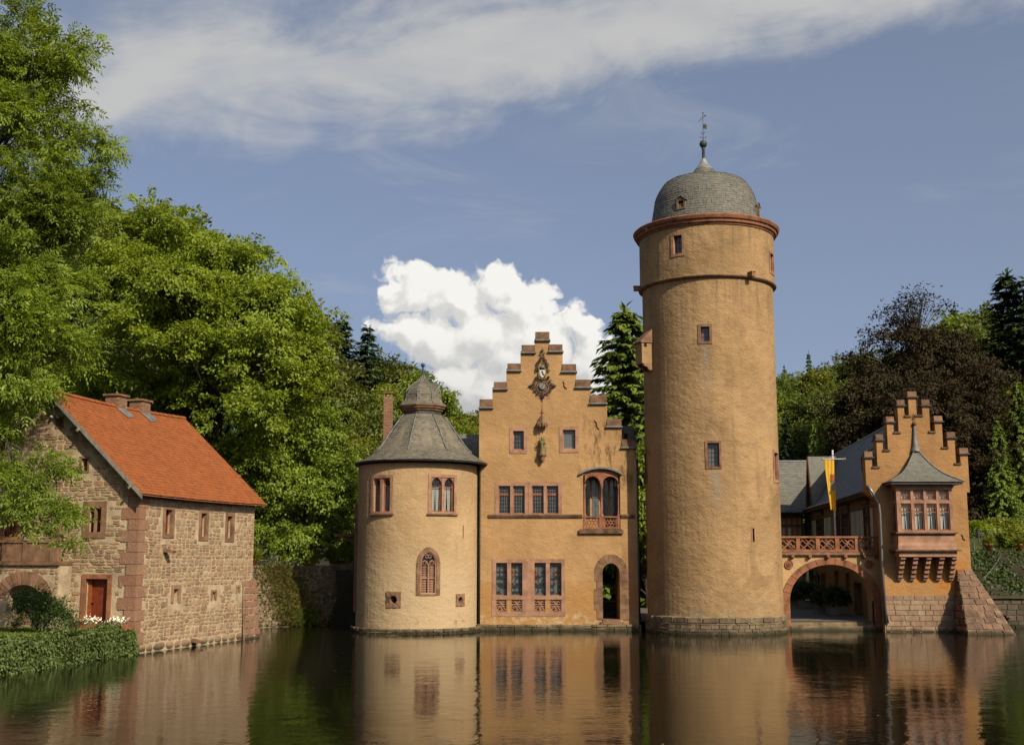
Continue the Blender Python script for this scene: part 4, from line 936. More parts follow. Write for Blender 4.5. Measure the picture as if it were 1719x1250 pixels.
# ================================================================== chapel tower
CC = Cyl(-4.65, 59.3, 2.97); chap = T('chapel_tower', 'squat pale round tower with bell shaped slate roof and lantern', 'tower', (CC.cx, CC.cy, 0))
cops = []
for R, lab in (((627, 802, 655, 858), 'left paired round arched window of the chapel tower'), ((724, 801, 762, 858), 'right paired round arched window of the chapel tower')):
    u0, u1, z0, z1 = rect(CC, *R); m = MB(); ring(m, CC, u0, u1, z0, z1, .15, -.05, .03); s = m.build('window', PINK, chap, label=lab)
    m = MB(); m.fbox(CC, u0-.2, u1+.2, -.04, .10, z0-.17, z0-.1); m.build('sill', BROWNST, s)
    um = (u0+u1)/2; lw = (u1-u0)/2-.07; zs = z1-lw*.55-.02
    m = MB(); m.fbox(CC, um-.07, um+.07, -.12, .0, z0, z1); m.build('mullion', PINK, s)
    for a, b in ((u0, u0+lw), (u1-lw, u1)):
        pts = arch_pts(a+.02, b-.02, zs, z1-.03, 'round', 10); m = MB()
        for p, q in zip(pts, pts[1:]): m.poly(CC, [p, q, (q[0], z1), (p[0], z1)], -.14, -.02)
        m.build('arch_head', PINK, s)
        m = MB(); fp = [CC.pt(a+.03, -.14, z0+.03)]+[CC.pt(u, -.14, z-.02) for u, z in pts]+[CC.pt(b-.03, -.14, z0+.03)]; m.loop(fp, .035, 4); m.tube([CC.pt(a+.02, -.14, zs-.15), CC.pt(b-.02, -.14, zs-.15)], .028, 4); m.build('sash', RED, s)
        m = MB(); m.q(CC.pt(a, -.15, z0), CC.pt(b, -.15, z0), CC.pt(b, -.15, z1), CC.pt(a, -.15, z1)); m.build('pane', CLEAR, s, recalc=False)
        m = MB(); grid_bars(m, CC, a+.04, b-.04, z0+.03, z1-.05, 4, 9, .010, -.145, -.138); m.build('leading', DARKLEAD, s)
        m = MB(); curtain_mesh(m, CC, a, b, z0, zs-.14, -.26); m.build('curtain', CURTAIN, s, smooth=True)
    m = MB(); m.fbox(CC, u0, u1, -.75, -.7, z0, z1); m.build('dark_room', VOID, s)
    cops.append((u0, u1, z0, z1, .7))
# pointed chapel window
u0, u1, z0, z1 = rect(CC, 706, 925, 732, 995); zs = CC.px(719, 945)[1]; um = (u0+u1)/2
po = arch_pts(u0-.20, u1+.20, zs, z1+.20, 'point', 16); pi_ = arch_pts(u0, u1, zs, z1, 'point', 16); m = MB()
for i in range(16): m.poly(CC, [pi_[i], pi_[i+1], po[i+1], po[i]], -.05, .035)
m.fbox(CC, u0-.2, u0, -.05, .035, z0-.1, zs); m.fbox(CC, u1, u1+.2, -.05, .035, z0-.1, zs); m.prof(CC, u0, u1, [(-.15, z0-.12), (.03, z0-.12), (.03, z0-.05), (-.15, z0+.04)])
s = m.build('window', BROWNST, chap, label='pointed gothic chapel window with tracery')
m = MB()
for i in range(16): m.poly(CC, [(um+(p[0]-um)*.90, zs+(p[1]-zs)*.90) for p in (pi_[i], pi_[i+1])]+[pi_[i+1], pi_[i]], -.14, .0)
m.fbox(CC, u0, u0+.05, -.14, .0, z0, zs); m.fbox(CC, u1-.05, u1, -.14, .0, z0, zs); m.fbox(CC, um-.035, um+.035, -.14, -.01, z0, zs)
for a, b in ((u0+.05, um-.035), (um+.035, u1-.05)):
    for k, hh in ((10, zs+.18),):
        pts = arch_pts(a, b, zs-.06, zs+.12, 'point', 8); m.tube([CC.pt(u, -.07, z) for u, z in pts], .03, 5)
        m.loop([CC.pt((a+b)/2+.07*math.cos(t), -.08, zs+.0+.07*math.sin(t)) for t in np.linspace(0, 2*math.pi, 9)[:-1]], .016, 4)
for k in range(3): t = math.pi/2+k*2*math.pi/3; m.loop([CC.pt(um+.085*math.cos(t)+.075*math.cos(q), -.07, zs+.36+.085*math.sin(t)+.075*math.sin(q)) for q in np.linspace(0, 2*math.pi, 11)[:-1]], .022, 5)
m.build('tracery', PINK, s)
m = MB(); arched_light(m, CC, u0, u1, z0, zs, z1, -.16, 'point'); m.build('pane', GLASS, s, recalc=False)
m = MB()
for a, b in ((u0+.06, um-.04), (um+.04, u1-.06)): grid_bars(m, CC, a, b, z0+.02, zs-.08, 4, 12, .03, -.13, -.11)
m.fbox(CC, u0+.05, u1-.05, -.12, -.06, z0+(zs-z0)*.48, z0+(zs-z0)*.48+.06); m.build('lattice_grille', PINK, s)
cops.append((u0, u1, z0, z1, .25, 'point', zs))
# two round gun ports in square stones
for px_, py_, r_ in ((660.5, 1006, 7), (772.5, 1006.5, 5.5)):
    u, z = CC.px(px_, py_); r = r_*58/2000*.92; w_ = r*1.95; m = MB(); ra = np.linspace(0, 2*math.pi, 17)[:-1]
    for k in range(16):
        t0, t1 = 2*math.pi*k/16, 2*math.pi*(k+1)/16; sq = lambda t: (w_/max(abs(math.cos(t)), abs(math.sin(t))))
        m.poly(CC, [(u+r*math.cos(t0), z+r*math.sin(t0)), (u+r*math.cos(t1), z+r*math.sin(t1)), (u+sq(t1)*math.cos(t1), z+sq(t1)*math.sin(t1)), (u+sq(t0)*math.cos(t0), z+sq(t0)*math.sin(t0))], -.06, .03 if k % 2 else .045)
    s = m.build('gun_port', BROWNST, chap, label='round gun port in a square stone')
    m = MB(); 
    for k in range(16): t0, t1 = ra[k], ra[(k+1) % 16]; m.q(CC.pt(u+r*math.cos(t0), .03, z+r*math.sin(t0)), CC.pt(u+r*math.cos(t1), .03, z+r*math.sin(t1)), CC.pt(u+r*.8*math.cos(t1), -.38, z+r*.8*math.sin(t1)), CC.pt(u+r*.8*math.cos(t0), -.38, z+r*.8*math.sin(t0)))
    m.build('bore', BROWNST, s, smooth=True)
    m = MB(); m.q(*[CC.pt(u+r*1.3*math.cos(t), -.37, z+r*1.3*math.sin(t)) for t in ra]); m.build('bore_end', VOID, s, recalc=False)
    cops.append((u-r*1.02, u+r*1.02, z-r*1.02, z+r*1.02, .4))
z_eave = CC.px(700, 776)[1]
wall(CC, 'wall', chap, P_CHAPEL, -CC.r*1.75, CC.r*1.75, -1.5, z_eave, cops, .5, du=.5)
m = MB(); m.lathe((CC.cx, CC.cy, 0), [(3.02, -1.5), (3.20, -1.5), (3.18, -.05)], 48); pb = m.build('plinth', MORTARDARK, chap, smooth=True)
CPl = Cyl(CC.cx, CC.cy, 3.14)
it = [(u, z, w_, h) for z, h in ((-.06, .24), (.15, .18)) for u, w_ in [((k-10+.5*(z > 0))*.50, .5) for k in range(21)]]
lay_stones(CPl, it, pb, BASEST, 'plinth_stone', .06, .02, True, 100, rot=.01)
# roof
k1 = 59.3/2000*.985
zy = lambda y: at(700, y, 59.3)[2]
lc = (CC.cx+.16, CC.cy)
rp = smoothprof([(112*k1, zy(779)), (93*k1, zy(768)), (77*k1, zy(756)), (67*k1, zy(743)), (57*k1, zy(728)), (47*k1, zy(714)), (39*k1, zy(704)), (34*k1, zy(698))], 5)
rz, RL_ = polyline(rp)
def oct8(a, b): 
    q = math.pi/4; p = ((a+.2) % q)-q/2; o = math.cos(q/2)/math.cos(p)*1.04; t = min(1, b*2.2); return 1+(o-1)*t
ls_ = lathe_surf(lc, rz, oct8)
m = MB(); m.lathe((lc[0], lc[1], 0), [(2.9, zy(779)-.05), (3.31, zy(779)-.10), (3.33, zy(779)-.02)], 48); m.build('eaves_board', DARKLEAD, chap, smooth=True)
m = MB(); n_ = 14
m.lathe((lc[0], lc[1], 0), [(rz(i/n_)[0]*.985, rz(i/n_)[1]-.02) for i in range(n_+1)], 48); m.build('roof_boarding', SLATEWARM, chap, smooth=True)
slr = lambda b: rz(b)[0]
class _A: pass
def slates_round(ls_, rz, RL_, name, parent, wid=.2, row=.135, mat=SLATE, a_lo=-2.2, a_hi=2.2):
    n = int(RL_/row); 
    # a is an angle here; keep slate width by varying count in each row
    mm = MB()
    for r in range(n):
        b0, b1 = r/n, min(1, (r+1.4)/n); rad = max(rz(b0)[0], .05); da = wid/rad; k = max(3, int((a_hi-a_lo)/da)); da = (a_hi-a_lo)/k
        for i in range(k):
            a0 = a_lo+(i+.5*(r % 2))*da+random.uniform(-.06, .06)*da; a1 = a0+da*.97; lf = .016*random.uniform(.7, 1.6); jb = random.uniform(-.15, .15)/n*(r > 0)
            P = []
            for a, b, l in ((a0, b0+jb, lf), (a1, b0+jb*.5, lf), (a1, b1, .003), (a0, b1, .003), (a0, b0+jb, lf-.016), (a1, b0+jb*.5, lf-.016)):
                p, nn = ls_(a, max(b, 0)); P.append(p+nn*l)
            mm.add(P, [(0, 1, 2, 3), (1, 0, 4, 5)])
    return mm.build(name, mat, parent, kind='stuff', recalc=False)
slates_round(ls_, rz, RL_, 'slates', chap, mat=SLATEWARM)
for k in range(-4, 4):
    a = math.pi/4*k-.2+0; m = MB(); pts = []
    for i in range(10): p, nn = ls_(a, .28+.72*i/9); pts.append(p+nn*.03)
    m.tube(pts, .035, 5); m.build('lead_hip', LEAD, chap, smooth=True)
k2 = k1*1.0; lz = lambda y: at(709, y, 59.3)[2]
oc = lambda a, z: math.cos(math.pi/8)/math.cos(((a+.2) % (math.pi/4))-math.pi/8)*1.03
m = MB(); m.lathe((lc[0], lc[1], 0), [(34*k2, lz(703)), (33*k2, lz(690)), (35*k2, lz(688))], 48, oc); m.build('lantern_drum', DARKLEAD, chap)
m = MB(); m.lathe((lc[0], lc[1], 0), [(33*k2, lz(693)), (36*k2, lz(691)), (36*k2, lz(689)), (39*k2, lz(687.5)), (39*k2, lz(685.5)), (41.5*k2, lz(684)), (41.5*k2, lz(682)), (30*k2, lz(681))], 48, oc); m.build('lantern_cornice', BROWNST, chap)
cpf = smoothprof([(41.5*k2, lz(683)), (34.5*k2, lz(678)), (31*k2, lz(671)), (30.5*k2, lz(662)), (27.5*k2, lz(654)), (19.5*k2, lz(647)), (9.5*k2, lz(641)), (4*k2, lz(635)), (2*k2, lz(629))], 5)
crz, CRL = polyline(cpf); cs = lathe_surf(lc, crz, lambda a, b: math.cos(math.pi/8)/math.cos(((a+.2) % (math.pi/4))-math.pi/8)*1.03)
m = MB(); m.lathe((lc[0], lc[1], 0), [(crz(i/16)[0]*.98, crz(i/16)[1]-.01) for i in range(17)], 48, oc); m.build('cupola_boarding', SLATEWARM, chap, smooth=True)
slates_round(cs, crz, CRL, 'cupola_slates', chap, .17, .115, SLATEWARM)
for k in range(-4, 4):
    a = math.pi/4*k-.2; m = MB(); m.tube([cs(a, i/12)[0]+cs(a, i/12)[1]*.015 for i in range(13)], .024, 5); m.build('lead_hip', LEAD, chap, smooth=True)
m = MB(); m.lathe((lc[0], lc[1], 0), [(3.8*k2, lz(635)), (2.4*k2, lz(627)), (1.5*k2, lz(619)), (1.3*k2, lz(614))], 10); m.ball((lc[0], lc[1], lz(613)), 3.6*k2, 10); m.build('finial', DARKLEAD, chap, smooth=True)
m = MB(); u_ = CC.px(777, 905)[0]; m.tube([CC.pt(u_, .02, CC.px(777, y)[1]) for y in (881, 890, 902)], .014, 4); m.build('wall_iron', IRON, chap)
m = MB(); m.fbox(CC, CC.px(598, 1000)[0]-.25, CC.px(598, 1000)[0]-.05, -.1, .12, .9, 6.0); m.build('drain_chute', TIMBER, chap)
# slate roof and chimney of the range behind
rear = T('rear_range', 'grey slate roofed range with tall chimney behind the chapel tower', 'building', (-4, 63.5, 0))
a_, b_ = at(765, 724, 62.5), at(803, 724, 62.5); z_lo = at(780, 778, 62)[2]
m = MB(); m.box(-7.0, -1.5, 62.2, 70, 0, z_lo-.3); m.build('wall', P_CHAPEL, rear)
def rsurf(a, b): return Vector((a, 62.0+b*1.9, z_lo-.25+b*(a_.z-z_lo+.25))), Vector((0, -.6, .8))
m = MB(); m.add([rsurf(-5.5, 0)[0], rsurf(-1.5, 0)[0], rsurf(-1.5, 1)[0], rsurf(-5.5, 1)[0], (-5.5, 70, z_lo), (-1.5, 70, z_lo)], [(0, 1, 2, 3), (3, 2, 5, 4)]); rr_ = m.build('roof', SLATE, rear)
shingles(rsurf, lambda b: -5.5, lambda b: -1.55, .2, 16, 'slates', SLATE, rr_)
c0, c1_ = at(643, 735, 62.8), at(658.5, 664, 62.8); m = MB(); m.box(c0.x, c1_.x, 62.8, 63.3, z_lo-1.5, c1_.z-.05); chm = m.build('chimney', MORTARDARK, rear)
cf = Flat(0, 62.8, 0); its = [((c0.x+c1_.x)/2+((k % 2)*2-1)*0.0+dx, c0.z-.2+k*.085, wd, .085) for k in range(int((c1_.z-c0.z+.2)/.085)) for dx, wd in (((-.115, .22), (.115, .22)) if k % 2 else ((-.175, .1), (0, .24), (.175, .1)))]
lay_stones(cf, its, chm, BRICK, 'brick', .012, .012, True, 300, rot=.01)
m = MB(); m.box(c0.x-.05, c1_.x+.05, 62.75, 63.35, c1_.z+.14, c1_.z+.19)
for x_ in (c0.x, c1_.x-.07): m.box(x_, x_+.07, 62.8, 63.3, c1_.z-.05, c1_.z+.14)
m.build('chimney_cap', BROWNST, chm)

# ================================================================== the keep
CK = Cyl(9.81, 58.6, 3.24); keep = T('round_keep', 'tall round ochre tower with slate dome and weather vane', 'tower', (CK.cx, CK.cy, 0))
kz = lambda y, p=1186: CK.px(p, y)[1]
CK2 = Cyl(CK.cx, CK.cy, 3.35)                 # the drum above the ledge is a little wider
zl = kz(474)                                   # ledge seen along the front
zl = kz(463); zc0 = CK2.px(1183, 377)[1]
kops = []; kops2 = []
STREAK_PX = [((1176, 1190), 577, 720), ((1192, 1208), 787, 890), ((1132, 1140), 430, 458)]
for (a, b), y0, y1 in STREAK_PX:
    pa, pb_ = CK.pt(CK.px(a, y0)[0], 0, 0), CK.pt(CK.px(b, y0)[0], 0, 0); STREAKS.append((pa.x, pb_.x, kz(y1), kz(y0)))
P_KEEP = plaster('brown_ochre_plaster', (.50, .325, .16), keep_extra, 2.2, 1.0)
kops.append(window(CK, keep, rect(CK, 1176, 548, 1191, 573), sur=.12, bars=(2, 3), gmat=GLASSMID, fmat=WOODRED, smat=BROWNST, label='small square window high on the round keep', depth=.22))
kops.append(window(CK, keep, rect(CK, 1187.5, 743, 1207.5, 783), sur=.10, bars=(3, 5), gmat=GLASSMID, fmat=WOODRED, smat=BROWNST, label='tall leaded window half way up the round keep', barmat=DARKLEAD, depth=.22))
kops2.append(window(CK2, keep, rect(CK2, 1130.5, 395, 1145, 426), sur=.13, bars=(2, 3), gmat=GLASSMID, fmat=WOODRED, smat=PINK, label='small window under the cornice of the round keep', depth=.22))
u_, z_ = CK.px(1298.5, 778); u_ += .42; kops.append(window(CK, keep, (u_-.35, u_+.35, kz(802), kz(755)), sur=.12, smat=PINK, bars=(2, 4)))
u_, z_ = CK.px(1085, 775); u_ -= .25; kops.append(window(CK, keep, (u_-.35, u_+.35, kz(800), kz(752)), sur=.12, smat=BROWNST, bars=(2, 4)))
u_, z_ = CK2.px(1291, 425); u_ += .40; kops2.append(window(CK2, keep, (u_-.3, u_+.3, kz(443), kz(412)), sur=.12, smat=PINK, bars=(2, 3)))
u_, z0 = CK.px(1265, 909); z1 = CK.px(1265, 886)[1]
m = MB(); ring(m, CK, u_-.055, u_+.055, z0, z1, .06, -.05, .02, False); m.build('arrow_slit', PINK, keep); kops.append((u_-.055, u_+.055, z0, z1, .35))
m = MB(); m.fbox(CK, u_-.2, u_+.2, -.40, -.36, z0-.1, z1+.1); m.build('slit_back', VOID, keep)
wall(CK, 'wall', keep, P_KEEP, -CK.r*math.pi, CK.r*math.pi, -1.5, zl+.02, kops, .4, du=1.0, ends=False)
wall(CK2, 'upper_wall', keep, P_KEEP, -CK2.r*math.pi, CK2.r*math.pi, zl, zc0+.1, kops2, .4, du=1.0, ends=False)
m = MB(); m.lathe((CK.cx, CK.cy, 0), [(3.24, zl-.10), (3.33, zl-.08), (3.42, zl-.01), (3.43, zl+.03), (3.36, zl+.06)], 64); m.build('ledge', BROWNST, keep, smooth=True)
for px_, py_ in ((1258, 464), (1075, 470)):
    u_, _ = CK2.px(px_, py_); m = MB(); m.fbox(CK2, u_-.10, u_+.10, -.2, .34, zl-.03, zl+.16); m.fbox(CK2, u_-.11, u_-.05, -.2, .36, zl+.16, zl+.22); m.fbox(CK2, u_+.05, u_+.11, -.2, .36, zl+.16, zl+.22); m.build('water_spout', BROWNST, keep)
# cornice of red sandstone in three rolls, cut into blocks
cp = [(3.30, 0), (3.40, .02), (3.42, .10), (3.50, .13), (3.52, .24), (3.60, .29), (3.64, .38), (3.66, .44), (3.60, .50), (3.2, .55)]
for k in range(26):
    a0 = 2*math.pi*k/26+.1; m = MB(); m.lathe((CK.cx, CK.cy, zc0), cp, 5, None, a0+.002, a0+2*math.pi/26-.002); m.build('cornice_block', RED, keep)
kk = 60.9/2000
dz = lambda y, dy=0: at(1180, y, 58.6)[2]
zd = zc0+.50
zq_ = at(1180, 292.5, 57.4)[2]
dp = smoothprof([(3.05, zd), (2.80, zd+.08)]+[q for q in ((2.69, dz(371)), (2.60, dz(355)), (2.50, dz(337)), (2.30, dz(323)), (1.97, dz(309)-.02)) if q[1] > zd+.2]+[(1.55, zq_-.05), (1.15, zq_+.02), (.88, zq_+.14), (.62, zq_+.40), (.42, zq_+.66)], 5)
drz, DRL = polyline(dp); ds = lathe_surf((CK.cx, CK.cy), drz)
m = MB(); m.lathe((CK.cx, CK.cy, 0), [(drz(i/20)[0]*.985, drz(i/20)[1]-.015) for i in range(21)], 64); m.build('dome_boarding', SLATE, keep, smooth=True)
slates_round(ds, drz, DRL, 'dome_slates', keep, .20, .125, SLATE, -math.pi, math.pi)
zt = zq_+.66; m = MB(); m.lathe((CK.cx, CK.cy, 0), [(.46, zt-.03), (.40, zt+.06), (.22, zt+.28), (.11, zt+.52), (.08, zt+.56)], 16); m.build('lead_cap', simple('bright_lead', (.50, .49, .45), .35, .35, 3, metal=.5, dirt=((.30, .17, .05), .7)), keep, smooth=True)
zb_ = dz(242); m = MB(); m.lathe((CK.cx, CK.cy, 0), [(.085, zt+.5), (.07, zb_-.3), (.11, zb_-.22), (.06, zb_-.18)], 10); m.ball((CK.cx, CK.cy, zb_), .20, 14); m.build('finial_ball', DARKLEAD, keep, smooth=True)
vane = T('weather_vane', 'thin wrought iron weather vane on the ball above the dome', 'weather vane', (CK.cx, CK.cy, zb_+.19)); vt = dz(190)
m = MB(); m.tube([(CK.cx, CK.cy, zb_+.18), (CK.cx+.02, CK.cy, vt)], .02, 5, .012); m.build('spindle', IRON, vane)
m = MB()
for zq, s_ in ((zb_+.32, .16), (zb_+.55, .10)):
    for q in (-1, 1): m.tube([(CK.cx, CK.cy, zq), (CK.cx+q*s_, CK.cy, zq+.02), (CK.cx+q*s_, CK.cy, zq+.10), (CK.cx+q*s_*.6, CK.cy, zq+.08)], .012, 4)
m.build('cross_arms', IRON, vane)
m = MB(); zq = zb_+.85; m.poly(Flat(0, CK.cy, 0), [(CK.cx+.02, zq), (CK.cx+.10, zq-.03), (CK.cx+.20, zq-.05), (CK.cx+.18, zq+.06), (CK.cx+.24, zq+.14), (CK.cx+.16, zq+.16), (CK.cx+.12, zq+.26), (CK.cx+.06, zq+.18), (CK.cx+.02, zq+.22)], -.012, .012); m.build('vane_figure', IRON, vane)
m = MB(); m.tube([(CK.cx-.22, CK.cy, vt-.48), (CK.cx+.12, CK.cy, vt-.12)], .012, 4); m.poly(Flat(0, CK.cy, 0), [(CK.cx+.04, vt-.2), (CK.cx+.16, vt-.06), (CK.cx+.17, vt-.18)], -.008, .008); m.ball((CK.cx+.02, CK.cy, vt), .04, 6); m.build('arrow', IRON, vane)
# dormers of the dome
for px_, y0, y1 in ((1131, 340, 318), (1261, 356, 332)):
    az = math.asin(max(-1, min(1, (px_-1181)/88))); za = dz(y0)-(.0); zb2 = dz(y1); fr = Flat(CK.cx+2.50*math.sin(az), CK.cy-2.50*math.cos(az), math.degrees(az)); w_ = .24; hh = .58; za = zd+.62
    m = MB(); ring(m, fr, -w_*.6, w_*.6, za+.05, za+hh*.68, .09, .14, .24); m.poly(fr, [(-w_*.75, za+hh*.72), (w_*.75, za+hh*.72), (0, za+hh)], .14, .24); dm = m.build('dormer', BROWNST, keep)
    m = MB(); m.fbox(fr, -w_*.6, w_*.6, .12, .15, za+.05, za+hh*.7); m.build('dormer_opening', VOID, dm)
    m = MB(); 
    for s_ in (-1, 1): m.add([fr.pt(s_*(w_+.08), .28, za+hh*.68), fr.pt(0, .28, za+hh+.06), fr.pt(0, -.5, za+hh+.06), fr.pt(s_*(w_+.08), -.5, za+hh*.68)], [(0, 1, 2, 3)]); m.add([fr.pt(s_*w_, .23, za), fr.pt(s_*w_, .23, za+hh*.7), fr.pt(s_*w_, -.5, za+hh*.7), fr.pt(s_*w_, -.5, za)], [(0, 1, 2, 3)])
    m.build('dormer_roof', SLATE, dm, recalc=False)
# garderobe bay on the left flank
ug, _ = CK.px(1091, 600); zg0, zg1 = kz(612, 1091), kz(577, 1091); gw = .62
m = MB(); m.fbox(CK, ug-gw/2, ug+gw/2, -.1, .62, zg0, zg1); bay = m.build('garderobe_bay', P_KEEP, keep, label='small projecting closet on the left flank of the keep')
m = MB(); m.prof(CK, ug-gw/2-.05, ug+gw/2+.05, [(-.1, zg1), (.70, zg1-.02), (.70, zg1+.05), (.0, kz(552, 1091)), (-.1, kz(552, 1091))]); m.build('bay_roof', BROWNST, bay)
for s_ in (-1, 1): m = MB(); m.prof(CK, ug+s_*.24-.07, ug+s_*.24+.07, [(-.1, zg0), (.55, zg0), (.5, zg0-.12), (.3, zg0-.18), (.25, zg0-.3), (-.1, zg0-.34)]); m.build('corbel', BROWNST, bay)
m = MB(); m.fbox(CK, ug+gw/2-.002, ug+gw/2+.003, .34, .50, zg1-.22, zg1-.05); m.build('peep_hole', VOID, bay)
# rubble foot
m = MB(); m.lathe((CK.cx, CK.cy, 0), [(3.38, -1.5), (3.36, .72), (3.25, .82)], 64); ft = m.build('foot', MORTARDARK, keep, smooth=True)
CF = Cyl(CK.cx, CK.cy, 3.36); it = rows(-5.2, 5.2, -.25, .52, (.14, .22), (.2, .5), lambda *a: True, .01)+[(-5.1+k*.72, .66, .70, .24) for k in range(15)]
lay_stones(CF, it, ft, BASEST, 'foot_stone', .04, .015, True, 240, rot=.03)
# ================================================================== east wing with stepped gable and oriel
YE = 57.8; FE = Flat(0, YE, 0); ex = lambda p, y=900: FE.px(p, y)[0]; ez = lambda y: FE.px(1540, y)[1]
wing = T('east_wing', 'orange plastered wing with pinnacled stepped gable and projecting oriel window', 'building', (19.8, YE, 0))
XL, XR = ex(1480, 900), ex(1626.5, 900)
piers = [(1453, 1464.5, 768), (1472, 1482.5, 739), (1489.5, 1500.5, 709), (1507.5, 1518.5, 681), (1525.5, 1538.5, 667), (1549, 1560.5, 681), (1570, 1582, 708), (1591.5, 1603.5, 735), (1613, 1625.5, 762)]
lows = [783.6, 755.4, 725.5, 698, 697, 724.5, 751, 778]
cells = []
for i, (a, b, y) in enumerate(piers):
    cells.append((ex(a, y+20), ex(b, y+20), ez(y)))
    if i < 8: cells.append((ex(b, y+20), ex(piers[i+1][0], piers[i+1][2]+20), ez(lows[i])))
for i in range(len(cells)-1): cells[i] = (cells[i][0], cells[i+1][0], cells[i][2])
XR = max(XR, cells[-1][1]-.15)
def wtop(u):
    for a, b, z in cells:
        if u <= b: return z
    return cells[-1][2]
sb = [c[0] for c in cells]+[cells[-1][1]]; zk = ez(826)
wall(FE, 'gable_wall', wing, P_WING, sb[0], sb[-1], zk, wtop, (), .5, steps=sb)
m = MB(); m.poly(FE, [(sb[0], zk+.001), (XL+.02, zk+.001), (XL+.02, zk-.45), (XL-.12, zk-.42), (sb[0]+.10, zk-.12)], -.5, -.003); m.build('kneeler', P_WING, wing)
FEo = Flat(0, YE-.0, 0)
wall(FE, 'front_wall', wing, P_WING, XL, XR, -1.5, zk, (), .5, steps=())
for i, (a, b, y) in enumerate(piers):
    u0, u1 = cells[i*2][0], cells[i*2][1]; z = ez(y); h = .30
    m = MB(); m.prof(FE, u0-.03, u1+.03, [(-.53, z+.04), (.05, z+.04), (.0, z+h), (-.42, z+h)]); c_ = m.build('pinnacle_cap', COPING if i % 2 else BROWNST, wing)
    m = MB(); m.fbox(FE, u0-.09, u1+.09, -.58, .10, z-.02, z+.04); m.build('drip', DARKLEAD, c_)
for i in range(8):
    c = cells[i*2+1]; m = MB(); m.fbox(FE, c[0]-.10+(0 if i >= 4 else .08), c[1]+.10-(0 if i < 4 else .08), -.54, .07, c[2]-.05, c[2]+.03); m.build('step_ledge', COPING, wing)
# ashlar foot
A0, A1, Az = ex(1486, 1030), ex(1610, 1030), ez(999); its = []; zz = -.25; r_ = 0
hs = [.27, .25, .24, .26, .24, .26, .22, .24]
while zz < Az-.05:
    h = min(hs[r_ % 8], Az-zz); u = A0-(.25 if r_ % 2 else 0)
    while u < A1:
        w_ = random.uniform(.35, .72); a, b = max(u, A0), min(u+w_, A1)
        if b-a > .12: its.append(((a+b)/2, zz+h/2, b-a, h))
        u += w_
    zz += h; r_ += 1
m = MB(); m.fbox(FE, XL-.05, XR+.02, -.3, .02, -1.5, Az-.02); af = m.build('stone_foot', MORTARDARK, wing); lay_stones(Flat(0, YE-.02, 0), its, af, ASHLAR, 'block', .028, .014, True, 300, rot=.006)
# oriel
PO = .78; FO = Flat(0, YE-PO, 0); ox = lambda p, y=860: FO.px(p, y)[0]; oz = lambda y: FO.px(1553, y)[1]
O0, O1 = ox(1506), ox(1600); zs0, zs1 = oz(893), oz(817)
m = MB(); fw = .13; colw = []; lx = [(1512.5, 1530), (1534.5, 1551.5), (1555.5, 1573), (1577, 1594.5)]
cu_ = [(ox(a), ox(b)) for a, b in lx]; zr = [(oz(890), oz(844.5)), (oz(839.5), oz(822))]
us_ = [O0]+[v for c in cu_ for v in c]+[O1]
for i in range(0, 10, 2): m.fbox(FO, us_[i], us_[i+1], -.16, .0, zs0, zs1)
for a, b in cu_:
    m.fbox(FO, a, b, -.16, -.004, zs0, zr[0][0]); m.fbox(FO, a, b, -.16, -.004, zr[0][1], zr[1][0]); m.fbox(FO, a, b, -.16, -.004, zr[1][1], zs1)
ori = m.build('oriel_window', PINK, wing, label='projecting oriel window with eight curtained lights')
FS = Flat(O0, YE, -90)                          # left cheek, seen edge-on
m = MB(); m.fbox(FS, 0, .15, -.10, 0, zs0, zs1); m.fbox(FS, PO-.16-.12, PO-.162, -.10, 0, zs0, zs1)
m.fbox(FS, .15, PO-.28, -.10, -.002, zs0, zr[0][0]); m.fbox(FS, .15, PO-.28, -.10, -.002, zr[0][1], zr[1][0]); m.fbox(FS, .15, PO-.28, -.10, -.002, zr[1][1], zs1); m.build('oriel_cheek', PINK, ori)
m = MB(); m.q(FS.pt(.1, -.07, zs0), FS.pt(PO-.2, -.07, zs0), FS.pt(PO-.2, -.07, zs1), FS.pt(.1, -.07, zs1)); m.build('pane', GLASS, ori, recalc=False)
m = MB(); m.box(O1-.12, O1-.001, YE-PO+.161, YE, zs0, zs1); m.build('oriel_cheek', PINK, ori)
for i, (a, b) in enumerate(cu_):
    for j, (z0, z1) in enumerate(zr):
        m = MB(); ring(m, FO, a+.05, b-.05, z0+.05, z1-.05, .048, -.13, -.05)
        if j == 0: m.fbox(FO, a+.05, b-.05, -.12, -.07, z0+(z1-z0)*.66, z0+(z1-z0)*.66+.04)
        m.build('sash', RED, ori)
        m = MB(); m.q(FO.pt(a+.02, -.10, z0+.02), FO.pt(b-.02, -.10, z0+.02), FO.pt(b-.02, -.10, z1-.02), FO.pt(a+.02, -.10, z1-.02)); m.build('pane', CLEAR, ori, recalc=False)
        m = MB(); za = z0+(z1-z0)*.66+.04 if j == 0 else z0+.05
        grid_bars(m, FO, a+.05, b-.05, za, z1-.05, 3, 2, .022, -.095, -.075); m.build('glazing_bars', RED, ori)
        m = MB(); curtain_mesh(m, FO, a+.03, b-.03, z0, z1, -.24); m.build('curtain', CURTAIN, ori, smooth=True)
m = MB(); m.box(O0+.15, O1-.15, YE-.30, YE-.01, zs0, zs1); m.build('oriel_room', VOID, ori)
m = MB(); m.box(O0-.02, O1+.02, YE-PO-.03, YE, zs1, zs1+.12); m.build('oriel_lintel', PINK, ori)
m = MB(); m.box(O0-.13, O1+.13, YE-PO-.13, YE, zs0-.06, zs0); m.box(O0-.05, O1+.05, YE-PO-.05, YE, zs0-.13, zs0-.062); m.build('oriel_sill', COPING, ori)
zp0, zp1 = oz(922), zs0-.132; m = MB()
